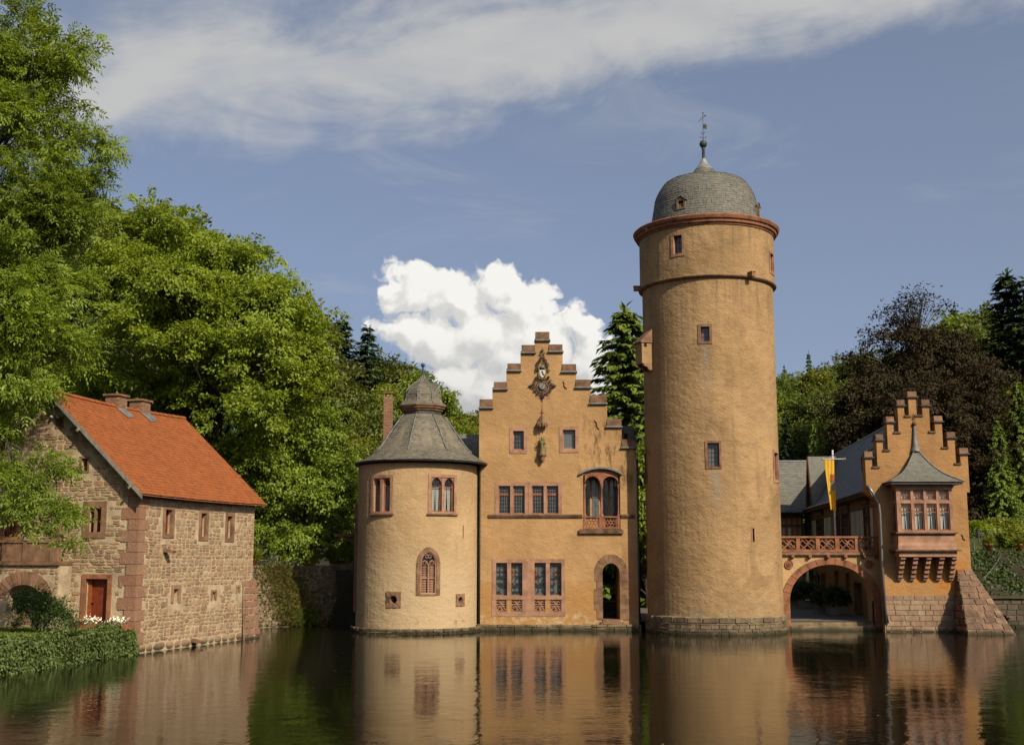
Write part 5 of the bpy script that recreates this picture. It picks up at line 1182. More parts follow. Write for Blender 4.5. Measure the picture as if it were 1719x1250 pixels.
for u0, u1, lo, hi, d0, d1 in ((O0, O1, zp0, zp1, .10, -.02),):
    b0, b1 = [(O0-.06, YE-PO-.10), (O1+.06, YE-PO-.10), (O1+.06, YE), (O0-.06, YE)], [(O0, YE-PO-.0), (O1, YE-PO), (O1, YE), (O0, YE)]
    zz = [zp0, zp0+.18, zp0+.32, zp1]; sc2 = [1, .75, .1, 0]
    R_ = [[Vector((b1[k][0]+(b0[k][0]-b1[k][0])*s_, b1[k][1]+(b0[k][1]-b1[k][1])*s_, z)) for k in range(4)] for z, s_ in zip(zz, sc2)]
    for A_, B_ in zip(R_, R_[1:]):
        for k in range(4): m.q(A_[k], A_[(k+1) % 4], B_[(k+1) % 4], B_[k])
m.build('oriel_parapet', PINK, ori)
m = MB(); m.box(O0-.22, O1+.22, YE-PO-.24, YE, zp0-.07, zp0); m.build('oriel_ledge', COPING, ori)
m = MB(); m.box(O0-.02, O1+.06, YE-PO-.08, YE, oz(934), zp0-.072); m.build('oriel_fascia', PINK, ori)
zc_ = oz(934); prof = [(0, zc_-1.10), (.14, zc_-1.10), (.16, zc_-1.0), (.24, zc_-.98), (.26, zc_-.86), (.22, zc_-.84), (.36, zc_-.78), (.38, zc_-.66), (.34, zc_-.63), (.50, zc_-.56), (.52, zc_-.44), (.47, zc_-.41), (.64, zc_-.34), (.66, zc_-.22), (.62, zc_-.19), (.78, zc_-.12), (.80, zc_), (0, zc_)]
for c in (1516.5, 1538, 1560, 1582, 1603):
    u = ox(c, 937); m = MB(); m.prof(FE, u-.11, u+.11, prof); m.build('corbel', PINK, ori)
# oriel roof: concave tent with slates
E0, E1 = ox(1488, 808)+.05, ox(1614, 808); zE = oz(809); apx = ex(1536, 752); zA = ez(752); dE = PO+.34
cv = lambda b: b**1.0
def ow(b): return (1-b)**1.0
def osurf_f(a, b):
    z = zE+(zA-zE)*(.62*b+.38*b*b*b); d = dE*(1-b)+.06; return FE.pt(a, d, z), Vector((0, -.75, .66))
fA0 = lambda b: apx+(E0-apx)*(1-b)*(1-.14*math.sin(math.pi*b)); fA1 = lambda b: apx+(E1-apx)*(1-b)*(1-.14*math.sin(math.pi*b))
def osurf_l(a, b):
    z = zE+(zA-zE)*(.62*b+.38*b*b*b); return FE.pt(fA0(b), a, z), Vector((-.75, 0, .66))
def osurf_r(a, b):
    z = zE+(zA-zE)*(.62*b+.38*b*b*b); return FE.pt(fA1(b), a, z), Vector((.75, 0, .66))
m = MB()
for i in range(10):
    b0, b1 = i/10, (i+1)/10
    for s_, f0, f1 in ((osurf_f, fA0, fA1), (osurf_l, lambda b: 0, lambda b: dE*(1-b)+.06), (osurf_r, lambda b: 0, lambda b: dE*(1-b)+.06)):
        q = lambda a, b: s_(a, b)[0]-s_(a, b)[1]*.012
        m.q(q(f0(b0), b0), q(f1(b0), b0), q(f1(b1), b1), q(f0(b1), b1))
orf = m.build('oriel_roof', SLATE, wing, recalc=False)
shingles(osurf_f, fA0, fA1, .15, 22, 'slates', SLATE, orf, .01); shingles(osurf_l, lambda b: 0, lambda b: dE*(1-b)+.06, .15, 22, 'slates', SLATE, orf, .01)
for f in (fA0, fA1):
    m = MB(); m.tube([FE.pt(f(b), dE*(1-b)+.07, osurf_f(0, b)[0].z+.03) for b in np.linspace(0, .97, 12)], .035, 5); m.build('lead_hip', LEAD, orf, smooth=True)
m = MB(); m.box(E0+.06, E1-.06, YE-dE, YE, zE-.12, zE-.035); m.build('oriel_eaves', DARKPIPE, orf)
zb_ = ez(712); m = MB(); m.lathe((apx, YE-.06, 0), [(.22, zA-.16), (.14, zA+.15), (.09, zA+.6), (.05, zb_-.12), (.035, zb_)], 10); m.build('spire_cap', LEAD, orf, smooth=True)
m = MB(); m.ball((apx, YE-.06, zb_), .10, 10); m.tube([(apx, YE-.06, zb_), (apx, YE-.06, ez(694))], .015, 4); m.tube([(apx-.1, YE-.06, ez(703)), (apx, YE-.06, ez(701)), (apx+.1, YE-.06, ez(703))], .014, 4); m.tube([(apx-.07, YE-.06, ez(698.5)), (apx+.07, YE-.06, ez(698.5))], .014, 4); m.build('finial', RUST, orf)
m = MB(); m.tube([FE.pt(*q) for q in ((ex(1613, 895), .02, ez(897)), (ex(1616, 897), .03, ez(899)), (ex(1616, 900), .03, ez(903)), (ex(1620, 905), .03, ez(906)))], .02, 5); m.build('wall_anchor', RUST, wing)
# buttress
T0, T1 = at(1606, 955, YE-.02), at(1631, 955, YE-.02); B0, B1 = at(1625, 1061.5, 55.9), at(1703, 1061.5, 55.9); zT = T0.z
lo = -.6; ext = lambda t, b: b+(b-t)*((b.z-lo)/(t.z-b.z))
B0e, B1e = ext(T0, B0), ext(T1, B1)
m = MB(); bk = YE+.4; bl0 = Vector((T0.x, YE+.2, lo)); bl1 = Vector((B1e.x, YE+.6, lo))
m.add([T0, T1, B1e, B0e, (T0.x, bk, zT), (T1.x, bk, zT), bl1, bl0], [(0, 1, 2, 3), (0, 3, 7, 4), (1, 5, 6, 2), (0, 4, 5, 1)]); bu = m.build('buttress', MORTARDARK, wing, label='sloping stone buttress at the right corner of the wing')
nrow = 13; nb_ = (T1-T0).cross(B0e-T0).normalized(); nb_ = nb_ if nb_.y < 0 else -nb_
for r in range(nrow):
    f0, f1 = r/nrow, (r+1)/nrow; La, Ra = T0.lerp(B0e, (f0+f1)/2), T1.lerp(B1e, (f0+f1)/2); k = max(2, int(round((Ra-La).length/.48))); u = 0; xs = [0]+sorted((i+random.uniform(-.15, .15)+(.25 if r % 2 else -.15))/k for i in range(1, k))+[1]
    for xa, xb in zip(xs, xs[1:]):
        c = La.lerp(Ra, (xa+xb)/2); X = (Ra-La).normalized(); Zv = (T0.lerp(B0e, f0).lerp(T1.lerp(B1e, f0), (xa+xb)/2)-T0.lerp(B0e, f1).lerp(T1.lerp(B1e, f1), (xa+xb)/2)); hh = Zv.length; Zv.normalize(); N = X.cross(Zv).normalized(); N = N if N.dot(nb_) > 0 else -N
        lay_stones(None, [(0, 0, (xb-xa)*(Ra-La).length, hh)], bu, BUTST, 'buttress_stone', .035, .015, True, 300, rot=.01, surf=lambda u, z, c=c, X=X, Zv=Zv, N=N: (c, X, Zv, N))
sideN = (B0e-T0).cross(Vector((0, 1, 0))).normalized(); sideN = sideN if sideN.x < 0 else -sideN
for r in range(11):
    f = (r+.5)/11; c = T0.lerp(B0e, f); dpt = YE-c.y
    if dpt > .15:
        k = max(1, int(dpt/.6)); 
        for i in range(k):
            q = Vector((c.x, c.y+dpt*(i+.5)/k, c.z)); lay_stones(None, [(0, 0, dpt/k, (zT-lo)/11)], bu, BUTST, 'buttress_stone', .03, .02, True, 300, rot=.01, surf=lambda u, z, c=q: (c, Vector((0, -1, 0)), Vector((0, 0, 1)), sideN))
# courtyard side of the wing
FC = Flat(17.9, YE+.5, -96.4); LW = 27.0
zev = ez(815); cops = []
rc = lambda *p: rect(FC, *p)
for a, y0, b, y1 in ((1359.5, 958, 1364.5, 976), (1379, 962, 1385, 986), (1402, 958, 1407.5, 988), (1421, 962, 1426, 996)):
    u0, u1, z0, z1 = rc(a, y0, b, y1); cops.append((u0, u1, z0, z1, .3)); m = MB(); m.fbox(FC, u0-.05, u1+.05, -.34, -.3, z0-.05, z1+.05); sw_ = m.build('slit_window', VOID, wing); m = MB(); ring(m, FC, u0, u1, z0, z1, .1, -.04, .02); m.build('surround', BROWNST, sw_)
u0, u1, z0, z1 = rc(1436, 978, 1447, 1030); cops.append((u0, u1, .44, z1, .4)); m = MB(); m.fbox(FC, u0-.05, u1+.05, -.44, -.38, .3, z1+.05); dr_ = m.build('courtyard_door', TIMBER, wing); m = MB(); ring(m, FC, u0, u1, .44, z1, .16, -.05, .04, False); m.build('door_surround', BROWNST, dr_)
wall(FC, 'courtyard_wall', wing, P_WING, -LW, .3, -.5, 3.7, cops, .5)
wall(FC, 'upper_wall', wing, simple('salmon_plaster', (.40, .20, .10), .9, .2, 2, .4, 16), -LW, .3, 3.7, zev, (), .4)
zf = 4.0; zh = lambda p, y: FC.px(p, y)[1]
ztp = zev-.95
def panel(a, b, name='infill_panel'):
    u0, u1 = FC.px(a, 880)[0], FC.px(b, 880)[0]; m = MB(); m.fbox(FC, min(u0, u1)+.05, max(u0, u1)-.05, -.02, .02, zf, ztp); m.build(name, CREAM, wing)
for grp in ((1429, 1436), (1436.5, 1443.5), (1444, 1450.5), (1383.6, 1387.2), (1387.5, 1391), (1391.4, 1395), (1363, 1366.3), (1366.6, 1370), (1348, 1351.5), (1336, 1338.6), (1461.5, 1466)): panel(*grp)
for a, b in ((1414, 1427), (1402, 1410), (1371.6, 1383), (1352.4, 1361), (1339, 1347.6), (1451.5, 1460.5)):
    u0, u1 = FC.px(a, 880)[0], FC.px(b, 880)[0]; u0, u1 = min(u0, u1), max(u0, u1); m = MB(); ring(m, FC, u0+.12, u1-.12, zf-.2, ztp+.1, .12, -.02, .07); s = m.build('gallery_window', TIMBER, wing)
    m = MB(); m.fbox(FC, u0+.1, u1-.1, -.01, .012, zf-.2, ztp+.1); m.build('pane', GLASS, s); m = MB(); grid_bars(m, FC, u0+.12, u1-.12, zf-.2, ztp+.1, 3, 5, .04, .015, .04); m.build('glazing_bars', TIMBER, s)
    m = MB(); m.prof(FC, u0-.1, u1+.1, [(0, ztp+.22), (.16, ztp+.24), (.2, ztp+.34), (.22, ztp+.38), (0, ztp+.56)]); m.build('window_hood', BROWNST, s)
m = MB(); m.fbox(FC, -LW, .3, .0, .03, zev-.35, zev-.2); m.fbox(FC, -LW, .3, .0, .025, ztp-.0, ztp+.1); m.build('timber_rail', TIMBER, wing)
# roof
rU = ex(1538, 690); zR = ez(690); d_ridge = -(rU-17.9)+.0; zEv = zev-.15
RW = rU-17.9
def wsurf(a, b): d = .45-(RW+.45)*b; z = zEv+(zR-zEv)*(b-.10*math.sin(math.pi*b)*(1-b)); return FC.pt(a, d, z), (FC.n*.78+Vector((0, 0, .62)))
m = MB()
for i in range(8):
    b0, b1 = i/8, (i+1)/8; q = lambda a, b: wsurf(a, b)[0]-Vector((0, 0, .03)); m.q(q(-LW-3, b0), q(-.02, b0), q(-.02, b1), q(-LW-3, b1))
pr = FC.pt(-LW-3, -RW, zR-.03); m.q(FC.pt(-.02, -RW, zR-.03), pr, FC.pt(-LW-3, -2*RW-.4, zEv), FC.pt(-.02, -2*RW-.4, zEv)); wr = m.build('roof', SLATEBLUE, wing, recalc=False)
shingles(wsurf, lambda b: -LW-3, lambda b: -.03, .30, 26, 'slates', SLATEBLUE, wr, .014)
m = MB(); m.tube([FC.pt(-LW-3, -RW, zR+.02), FC.pt(-.1, -RW, zR+.02)], .07, 6); m.build('lead_ridge', LEAD, wr)
m = MB(); m.tube([FC.pt(-LW, .52, zEv-.03), FC.pt(.2, .52, zEv-.03)], .075, 8); m.build('gutter', ZINC, wing, smooth=True)
m = MB(); m.fbox(FC, -LW, .2, .0, .44, zEv-.22, zEv-.06); m.build('eaves', TIMBER, wing)
m = MB(); pz = lambda px_, py_, d: FE.pt(ex(px_, py_), d, ez(py_))
m.tube([pz(1455, 814, .1), pz(1463, 826, .14), pz(1474, 846, .12), pz(1476, 862, .12), pz(1480, 950, .12), pz(1486, 1045, .12)], .065, 8); m.build('downpipe', ZINC, wing, smooth=True)
m = MB(); m.tube([pz(1481, 1000, .10), pz(1489, 1036, .10), pz(1490, 1046, .12)], .03, 6); m.build('thin_pipe', DARKPIPE, wing, smooth=True)
# dormers on the courtyard slope
ud = FC.px(1370, 835)[0]; zb0 = zEv+.42; hw_ = 1.15; dh = 2.9; df = .22
m = MB(); m.poly(FC, [(ud-hw_, zb0), (ud+hw_, zb0), (ud, zb0+dh)], df-.1, df); dg = m.build('gable_dormer', P_WING, wing, label='steep triangular dormer on the courtyard roof')
m = MB(); m.poly(FC, [(ud-.26, zb0+.75), (ud+.26, zb0+.75), (ud, zb0+1.7)], df, df+.02); m.build('dormer_window', TIMBER, dg)
m = MB()
for s_ in (-1, 1):
    e0, e1 = FC.pt(ud+s_*(hw_+.18), df+.25, zb0-.35), FC.pt(ud, df+.25, zb0+dh+.1); bk_ = -2.3; e2, e3 = FC.pt(ud, bk_, zb0+dh+.1), FC.pt(ud+s_*(hw_+.18), -.2, zb0-.35)
    m.add([e0, e1, e2, e3], [(0, 1, 2, 3)])
m.build('dormer_roof', SLATE, dg, recalc=False)
m = MB()
for s_ in (-1, 1): m.tube([FC.pt(ud+s_*(hw_+.16), df+.24, zb0-.36), FC.pt(ud, df+.24, zb0+dh+.05)], .07, 4)
m.build('verge_board', TIMBER, dg)
u1_ = FC.px(1441, 785)[0]; zq = FC.px(1441, 790)[1]; zq = zEv+(zR-zEv)*.32; dq = -RW*.12
m = MB(); m.fbox(FC, u1_-.4, u1_+.4, dq-1, dq, zq, zq+.95); sd_ = m.build('slate_dormer', SLATEBLUE, wing); m = MB(); m.fbox(FC, u1_-.28, u1_+.28, dq, dq+.02, zq+.1, zq+.85); m.build('dormer_opening', VOID, sd_)
m = MB(); m.prof(FC, u1_-.5, u1_+.5, [(dq+.15, zq+.93), (dq+.15, zq+1.0), (dq-1.4, zq+1.6), (dq-1.4, zq+1.5)]); m.build('dormer_roof', SLATEBLUE, sd_)

# ================================================================== north wing across the courtyard
YN = 83.0; FN = Flat(0, YN, 0); nz = lambda y: FN.px(1300, y)[1]; nx = lambda p, y=880: FN.px(p, y)[0]
north = T('north_wing', 'half timbered range with grey slate roof at the back of the courtyard', 'building', (15, YN, 0))
N0, N1 = nx(1035), nx(1345); nE = nz(857)
nops = []
for a, b in ((1073, 1082), (1330, 1336)): u0, u1 = nx(a, 1000), nx(b, 1000); nops.append((u0, u1, .6, nz(985), .5, 'round', nz(995)))
wall(FN, 'wall', north, P_BRIDGE, N0, N1, -.5, nE, nops, .5)
for o in nops:
    m = MB(); pts = arch_pts(o[0], o[1], o[6], o[3], 'round', 12); po = arch_pts(o[0]-.22, o[1]+.22, o[6], o[3]+.22, 'round', 12)
    for i in range(12): m.poly(FN, [pts[i], pts[i+1], po[i+1], po[i]], -.05, .05)
    m.fbox(FN, o[0]-.22, o[0], -.05, .05, .45, o[6]); m.fbox(FN, o[1], o[1]+.22, -.05, .05, .45, o[6]); a_ = m.build('arched_door', RED, north)
    m = MB(); m.fbox(FN, o[0]-.1, o[1]+.1, -.55, -.5, .4, o[3]+.1); m.build('door_leaf', VOID, a_)
m = MB(); m.fbox(FN, N0, N1, 0, .04, nz(884), nz(880)); m.fbox(FN, N0, N1, 0, .05, nE-.5, nE-.2); m.fbox(FN, N0, N1, 0, .08, nz(948), nz(942)); m.build('timber_rail', TIMBER, north)
for a in range(1066, 1342, 9):
    m = MB(); m.fbox(FN, nx(a), nx(a)+.18, 0, .035, nz(942), nE-.5); m.build('timber_post', simple('pale_timber', (.36, .18, .09), .85, .2, 3, .3, 20) if 'pale_timber' not in MATS else MATS['pale_timber'], north)
for a in (1308, 1321): u0, u1 = nx(a), nx(a+8); m = MB(); m.fbox(FN, u0, u1, .0, .022, nz(925), nz(886)); m.build('infill_panel', CREAM, north)
def nsurf(a, b): return Vector((a, YN-.5+4.2*b, nE-.1+(nz(778)+.55-nE)*(b-.06*math.sin(math.pi*b)))), Vector((0, -.7, .7))
m = MB(); q = lambda a, b: nsurf(a, b)[0]-Vector((0, 0, .04))
for i in range(6): m.q(q(N0, i/6), q(N1+5, i/6), q(N1+5, (i+1)/6), q(N0, (i+1)/6))
m.q(q(N0, 1), q(N1+5, 1), Vector((N1+5, YN+8, nE)), Vector((N0, YN+8, nE))); nr_ = m.build('roof', SLATE, north, recalc=False)
shingles(nsurf, lambda b: N0, lambda b: N1+4, .34, 22, 'slates', SLATE, nr_, .016)
m = MB(); m.tube([nsurf(N0, 1)[0], nsurf(N1+5, 1)[0]], .09, 6); m.build('lead_ridge', LEAD, nr_)
m = MB(); m.tube([nsurf(N0, 0)[0]+Vector((0, -.06, -.05)), nsurf(N1, 0)[0]+Vector((0, -.06, -.05))], .09, 6); m.build('gutter', DARKPIPE, north)
c_ = at(1352, 781, YN+4); m = MB(); m.box(c_.x-.4, c_.x+.4, YN+3.6, YN+4.4, c_.z-.8, c_.z+.12); m.build('chimney', BRICK, nr_)
# ================================================================== arched gateway with balustraded terrace
YB = 58.8; FG = Flat(0, YB, 0); gx_ = lambda p, y=940: FG.px(p, y)[0]; gz = lambda y: FG.px(1395, y)[1]
gate = T('gateway_arch', 'buff gateway with wide red stone arch and terrace balustrade', 'gateway', (15.5, YB, 0))
G0, G1 = gx_(1302), gx_(1481); a0, a1 = gx_(1326, 1010), gx_(1466.5, 1010); zs = gz(1008); zt = gz(947); gtop = gz(931); TH = 1.0
pts = arch_pts(a0, a1, zs, zt, 'round', 24); m = MB()
for p, q in zip(pts, pts[1:]):
    m.q(FG.pt(p[0], 0, p[1]), FG.pt(q[0], 0, q[1]), FG.pt(q[0], 0, gtop), FG.pt(p[0], 0, gtop)); m.q(FG.pt(p[0], 0, p[1]), FG.pt(p[0], -TH, p[1]), FG.pt(q[0], -TH, q[1]), FG.pt(q[0], 0, q[1])); m.q(FG.pt(p[0], -TH, p[1]), FG.pt(p[0], -TH, gtop), FG.pt(q[0], -TH, gtop), FG.pt(q[0], -TH, q[1]))
for u0, u1, ui in ((G0, a0, a0), (a1, G1, a1)):
    m.q(FG.pt(u0, 0, -1.5), FG.pt(u1, 0, -1.5), FG.pt(u1, 0, gtop), FG.pt(u0, 0, gtop)); m.q(FG.pt(u0, -TH, -1.5), FG.pt(u0, -TH, gtop), FG.pt(u1, -TH, gtop), FG.pt(u1, -TH, -1.5)); m.q(FG.pt(ui, 0, -1.5), FG.pt(ui, -TH, -1.5), FG.pt(ui, -TH, zs), FG.pt(ui, 0, zs))
m.build('wall', P_BRIDGE, gate, recalc=False)
cu = (a0+a1)/2; ra, rb = (a1-a0)/2, zt-zs; wv = .36; nv = 15
for k in range(nv):
    t0, t1 = math.pi-math.pi*k/nv, math.pi-math.pi*(k+1)/nv; m = MB(); ts = [t0-.006+(t1-t0+.012)*i/3 for i in range(4)]
    m.poly(FG, [(cu+ra*math.cos(t), zs+rb*math.sin(t)) for t in ts]+[(cu+(ra+wv)*math.cos(t), zs+(rb+wv*.85)*math.sin(t)) for t in ts[::-1]], -.25, .05+.006*(k % 2)); m.build('voussoir', RED, gate)
for u0, u1 in ((a0-wv, a0), (a1, a1+wv)):
    zz = zs
    while zz > -.1: h = min(.42, zz+.15); m = MB(); m.fbox(FG, u0, u1, -.25, .05, zz-h+.008, zz-.004); m.build('jamb_stone', RED, gate); zz -= h
m = MB(); m.fbox(FG, a0, a1, -.8, .12, -.4, gz(1050)); m.fbox(FG, a0, a1, -.8, -.14, gz(1050), gz(1043)); m.build('water_step', BASEST, gate)
m = MB(); m.fbox(FG, a0-wv-.3, a1+wv+.5, -.2, .09, -.4, .13); m.build('footing', BASEST, gate)
m = MB(); m.fbox(FG, G0, gx_(1480), -TH, .16, gz(931), gz(926)); m.build('terrace_slab', BROWNST, gate)
m = MB(); m.box(G0, G1, YB+TH, YB+2.6, gtop-.1, gtop-.02); m.build('terrace_floor', PAVING, gate)
for p in (1329.5, 1358.5, 1389, 1418, 1449, 1470):
    u = gx_(p, 933); m = MB(); m.lathe((u, YB, gz(933)-.02), [(.001, -.13), (.08, -.09), (.10, .0), (.07, .06)], 8); m.fbox(FG, u-.07, u+.07, 0, .22, gz(933)-.06, gz(931)); m.build('bracket', RED, gate)
b0, b1 = gz(925.5), gz(899.5); FP = Flat(0, YB-.06, 0)
m = MB(); m.fbox(FP, G0, gx_(1476), -.17, .05, b1-.09, b1); m.fbox(FP, G0, gx_(1476), -.15, .03, b0, b0+.11); rail = m.build('balustrade', RED, gate)
pan = [(1310, 1336), (1342.5, 1369), (1375.5, 1401.5), (1408.5, 1434.5), (1440.5, 1467)]
ends = [G0]+[v for a, b in pan for v in (gx_(a, 912), gx_(b, 912))]+[gx_(1475.5, 912)]
for i in range(0, len(ends), 2): m = MB(); m.fbox(FP, ends[i], ends[i+1], -.14, .02, b0+.11, b1-.09); m.build('baluster_post', RED, gate)
for a, b in pan:
    u0, u1 = gx_(a, 912), gx_(b, 912); z0, z1 = b0+.11, b1-.09; m = MB(); W_ = u1-u0; H_ = z1-z0; dd = -.06
    seg = lambda p, q, r=.035: m.tube([FP.pt(u0+p[0]*W_, dd, z0+p[1]*H_), FP.pt(u0+q[0]*W_, dd, z0+q[1]*H_)], r, 5)
    seg((.0, 1), (.75, 0)); seg((.25, 1), (1, 0)); seg((0, .45), (.35, 0)); seg((.62, 1), (1, .5)); seg((.1, 0), (.62, .55)); seg((.40, .45), (.9, 1)); seg((.0, .55), (.3, 1), .025); seg((.7, 0), (1, .45), .025)
    m.build('lattice_panel', RED, gate)
for p in (1324, 1458.5):
    u, z = gx_(p, 947), gz(947); m = MB(); m.lathe((0, 0, 0), [(.001, .05), (.13, .055), (.15, .03), (.17, .03), (.19, .06), (.21, .06), (.215, 0)], 20); m.v = [(u+q[0], YB-q[2], z+q[1]) for q in m.v]; md = m.build('medallion', RED, gate, smooth=True)
    m = MB()
    for k in range(5): t = k*2*math.pi/5; m.loop([(u+.06*math.cos(t)+.05*math.cos(q), YB-.06, z+.06*math.sin(t)+.05*math.sin(q)) for q in np.linspace(0, 2*math.pi, 9)[:-1]], .014, 4)
    m.build('medallion_relief', RED, md)
# flag
YF = 59.6; pb_, pt_ = at(1402, 900, YF), at(1397.5, 755, YF); fl = T('flagpole', 'white flagpole with a hanging yellow banner on the terrace', 'flag', (pb_.x, YF, gtop))
m = MB(); m.tube([(pb_.x, YF, gtop-.02), (pt_.x, YF, pt_.z)], .055, 8, .045); m.build('pole', WHITE, fl, smooth=True)
c0, c1 = at(1381, 770, YF-.08), at(1418, 770, YF-.08); m = MB(); m.tube([c0, c1], .025, 6); m.build('crossbar', WHITE, fl); 
for c in (c0, c1): m = MB(); m.ball(c, .055, 8); m.build('knob', GOLD, fl, smooth=True)
m = MB(); m.tube([c0, Vector((pt_.x, YF-.06, pt_.z-.25)), c1], .008, 4); m.build('cord', IRON, fl)
def banner(t, s):                               # t down, s across
    xl = at(1382.5+11*t**1.15, 772+84*t, YF).x; xr = at(1399.5+2.5*t, 772+84*t, YF).x; z = at(1390, 772+84*t, YF).z
    return Vector((xl+(xr-xl)*s, YF-.10-.06*math.sin(s*6+t*2.0)*(.35+t*.8)-.02*math.sin(s*17+t*5), z+.06*math.sin(s*6)*t))
m = MB(); nt_, ns_ = 28, 22; m.add([banner(i/nt_, j/ns_) for i in range(nt_+1) for j in range(ns_+1)], [(i*(ns_+1)+j, i*(ns_+1)+j+1, (i+1)*(ns_+1)+j+1, (i+1)*(ns_+1)+j) for i in range(nt_) for j in range(ns_)]); m.build('banner', FLAG, fl, smooth=True, recalc=False)
for nm_, col, t0, t1, s0, s1 in (('emblem_helmet', (.45, .12, .03), .28, .42, .5, .95), ('emblem_shield', (.20, .24, .30), .43, .60, .5, .95), ('emblem_mantling', (.30, .16, .05), .36, .46, .42, .6)):
    m = MB(); k = 8; f = lambda i, j: banner(t0+(t1-t0)*i/k, (s0+s1)/2+(s1-s0)*(j/k-.5)*(1 if nm_ != 'emblem_shield' or i < k*.5 else 1-(i/k-.5)*1.4))+Vector((0, -.025, 0))
    m.add([f(i, j) for i in range(k+1) for j in range(k+1)], [(i*(k+1)+j, i*(k+1)+j+1, (i+1)*(k+1)+j+1, (i+1)*(k+1)+j) for i in range(k) for j in range(k)]); m.build(nm_, simple(nm_+'_cloth', col, .8, .3, 9), fl, smooth=True, recalc=False)
# wall lanterns in the courtyard
for p, lab in ((1371, 'black wall lantern on the left in the gateway'), (1381.5, 'black wall lantern on the right in the gateway')):
    u, z = FC.px(p+2, 972); c = FC.pt(u, .42, z-.25); ln = T('wall_lantern', lab, 'lantern', c, 'lanterns in the gateway'); m = MB()
    m.lathe(tuple(c), [(.06, 0), (.10, .04), (.16, .42), (.17, .44)], 6); m.build('glass_body', GLASSMID, ln); m = MB(); m.lathe(tuple(c), [(.20, .44), (.16, .52), (.06, .60), (.08, .68), (.02, .76), (.001, .82)], 8)
    for k in range(6): t = 2*math.pi*k/6; m.tube([c+Vector((.10*math.sin(t), -.10*math.cos(t), .04)), c+Vector((.165*math.sin(t), -.165*math.cos(t), .44))], .012, 4)
    m.build('frame', IRON, ln); m = MB(); m.tube([FC.pt(u, 0, z-.35), FC.pt(u, .25, z-.45), c+Vector((0, 0, 0))], .02, 5); m.build('arm', IRON, ln)
# potted shrubs in white tubs
for i, (p, yb, wpx, cx_, cy_, rw, rh, lab) in enumerate(((1328, 1015, 8, 1336, 996, 15, 15, 'clipped potted shrub half hidden by the left side of the gateway'), (1350, 1020, 18, 1352, 992, 20, 16, 'round potted shrub behind the gateway standing furthest back in the middle'), (1378, 1029, 14, 1379, 1002, 16, 15, 'potted shrub partly hidden behind the frontmost tub in the gateway'), (1400, 1031.5, 18, 1404, 1001, 21, 17, 'frontmost potted shrub in the gateway'))):
    r = ray(p, yb); t = (.444-CAMH)/r.z; c = Vector((0, 0, CAMH))+r*t; k = t/F; w_ = wpx*k/2; root = T('potted_shrub', lab, 'potted plant', c, 'potted shrubs behind the gateway'); h = 11*k; m = MB()
    m.add([(c.x+sx*w_*f, c.y+sy*w_*f, c.z+z) for z, f in ((0, .78), (h, 1)) for sx, sy in ((-1, -1), (1, -1), (1, 1), (-1, 1))], [(0, 1, 5, 4), (1, 2, 6, 5), (2, 3, 7, 6), (3, 0, 4, 7), (3, 2, 1, 0), (4, 5, 6, 7)]); m.box(c.x-w_*1.06, c.x+w_*1.06, c.y-w_*1.06, c.y+w_*1.06, h+c.z-.002, c.z+h+.05); m.build('tub', PLANTBOX, root)
    cc = Vector((0, 0, CAMH))+ray(cx_, cy_)*t; RW_, RH_ = rw*k, rh*k
    V, ct = crown([(cc.x, cc.y, cc.z+RH_*.1, RW_*.85, RW_*.85, RH_*.85), (cc.x-RW_*.35, cc.y-.1, cc.z-RH_*.2, RW_*.6, RW_*.5, RH_*.6), (cc.x+RW_*.4, cc.y-.1, cc.z-.05, RW_*.55, RW_*.5, RH_*.6)], 130, 22, .22, .13, 40+i, flat=.3)
    o = bpy.data.objects.new('crown', quadmesh('crown', V-np.array(c), L_CITRUS)); COL.objects.link(o); o.parent = root
    m = MB(); m.tube([(c.x, c.y, c.z+h), (cc.x, cc.y, cc.z)], .05, 6); m.build('stem', BARK, root)
# climber and iron stair in the gap beside the keep
c = at(1075, 935, 64); cl = T('wall_climber', 'green climber on the wall in the gap beside the keep', 'climber', (c.x, c.y, .44)); V, _ = crown([(c.x, c.y, c.z, .32, .5, .8), (c.x-.05, c.y, c.z-.4, .3, .4, .5)], 60, 22, .2, .13, 77); o = bpy.data.objects.new('foliage', quadmesh('foliage', V-np.array(cl.location), L_SHRUB)); COL.objects.link(o); o.parent = cl
m = MB(); m.tube([(c.x-.1, c.y, .4), (c.x, c.y, c.z)], .04, 5); m.build('stem', BARK, cl)
q = at(1077, 872, 66); sp = T('iron_stair', 'dark iron outside stair in the gap beside the keep', 'stair', (q.x, 66, .44)); m = MB()
m.box(q.x-.5, q.x+.6, 65.6, 66.6, q.z-.06, q.z)
m.build('landing', IRON, sp); m = MB()
for k in range(6): m.tube([(q.x-.45+k*.2, 65.6, q.z), (q.x-.45+k*.2, 65.6, q.z+1.0)], .02, 4)
m.tube([(q.x-.5, 65.6, q.z+1), (q.x+.6, 65.6, q.z+1)], .03, 4); m.tube([(q.x+.5, 65.6, q.z), (q.x-.4, 65.4, q.z-.8)], .03, 4); m.build('railing', IRON, sp)
m = MB(); m.tube([(q.x-.2, 66.2, .44), (q.x-.2, 66.2, q.z-.05)], .06, 6); m.build('post', IRON, sp)
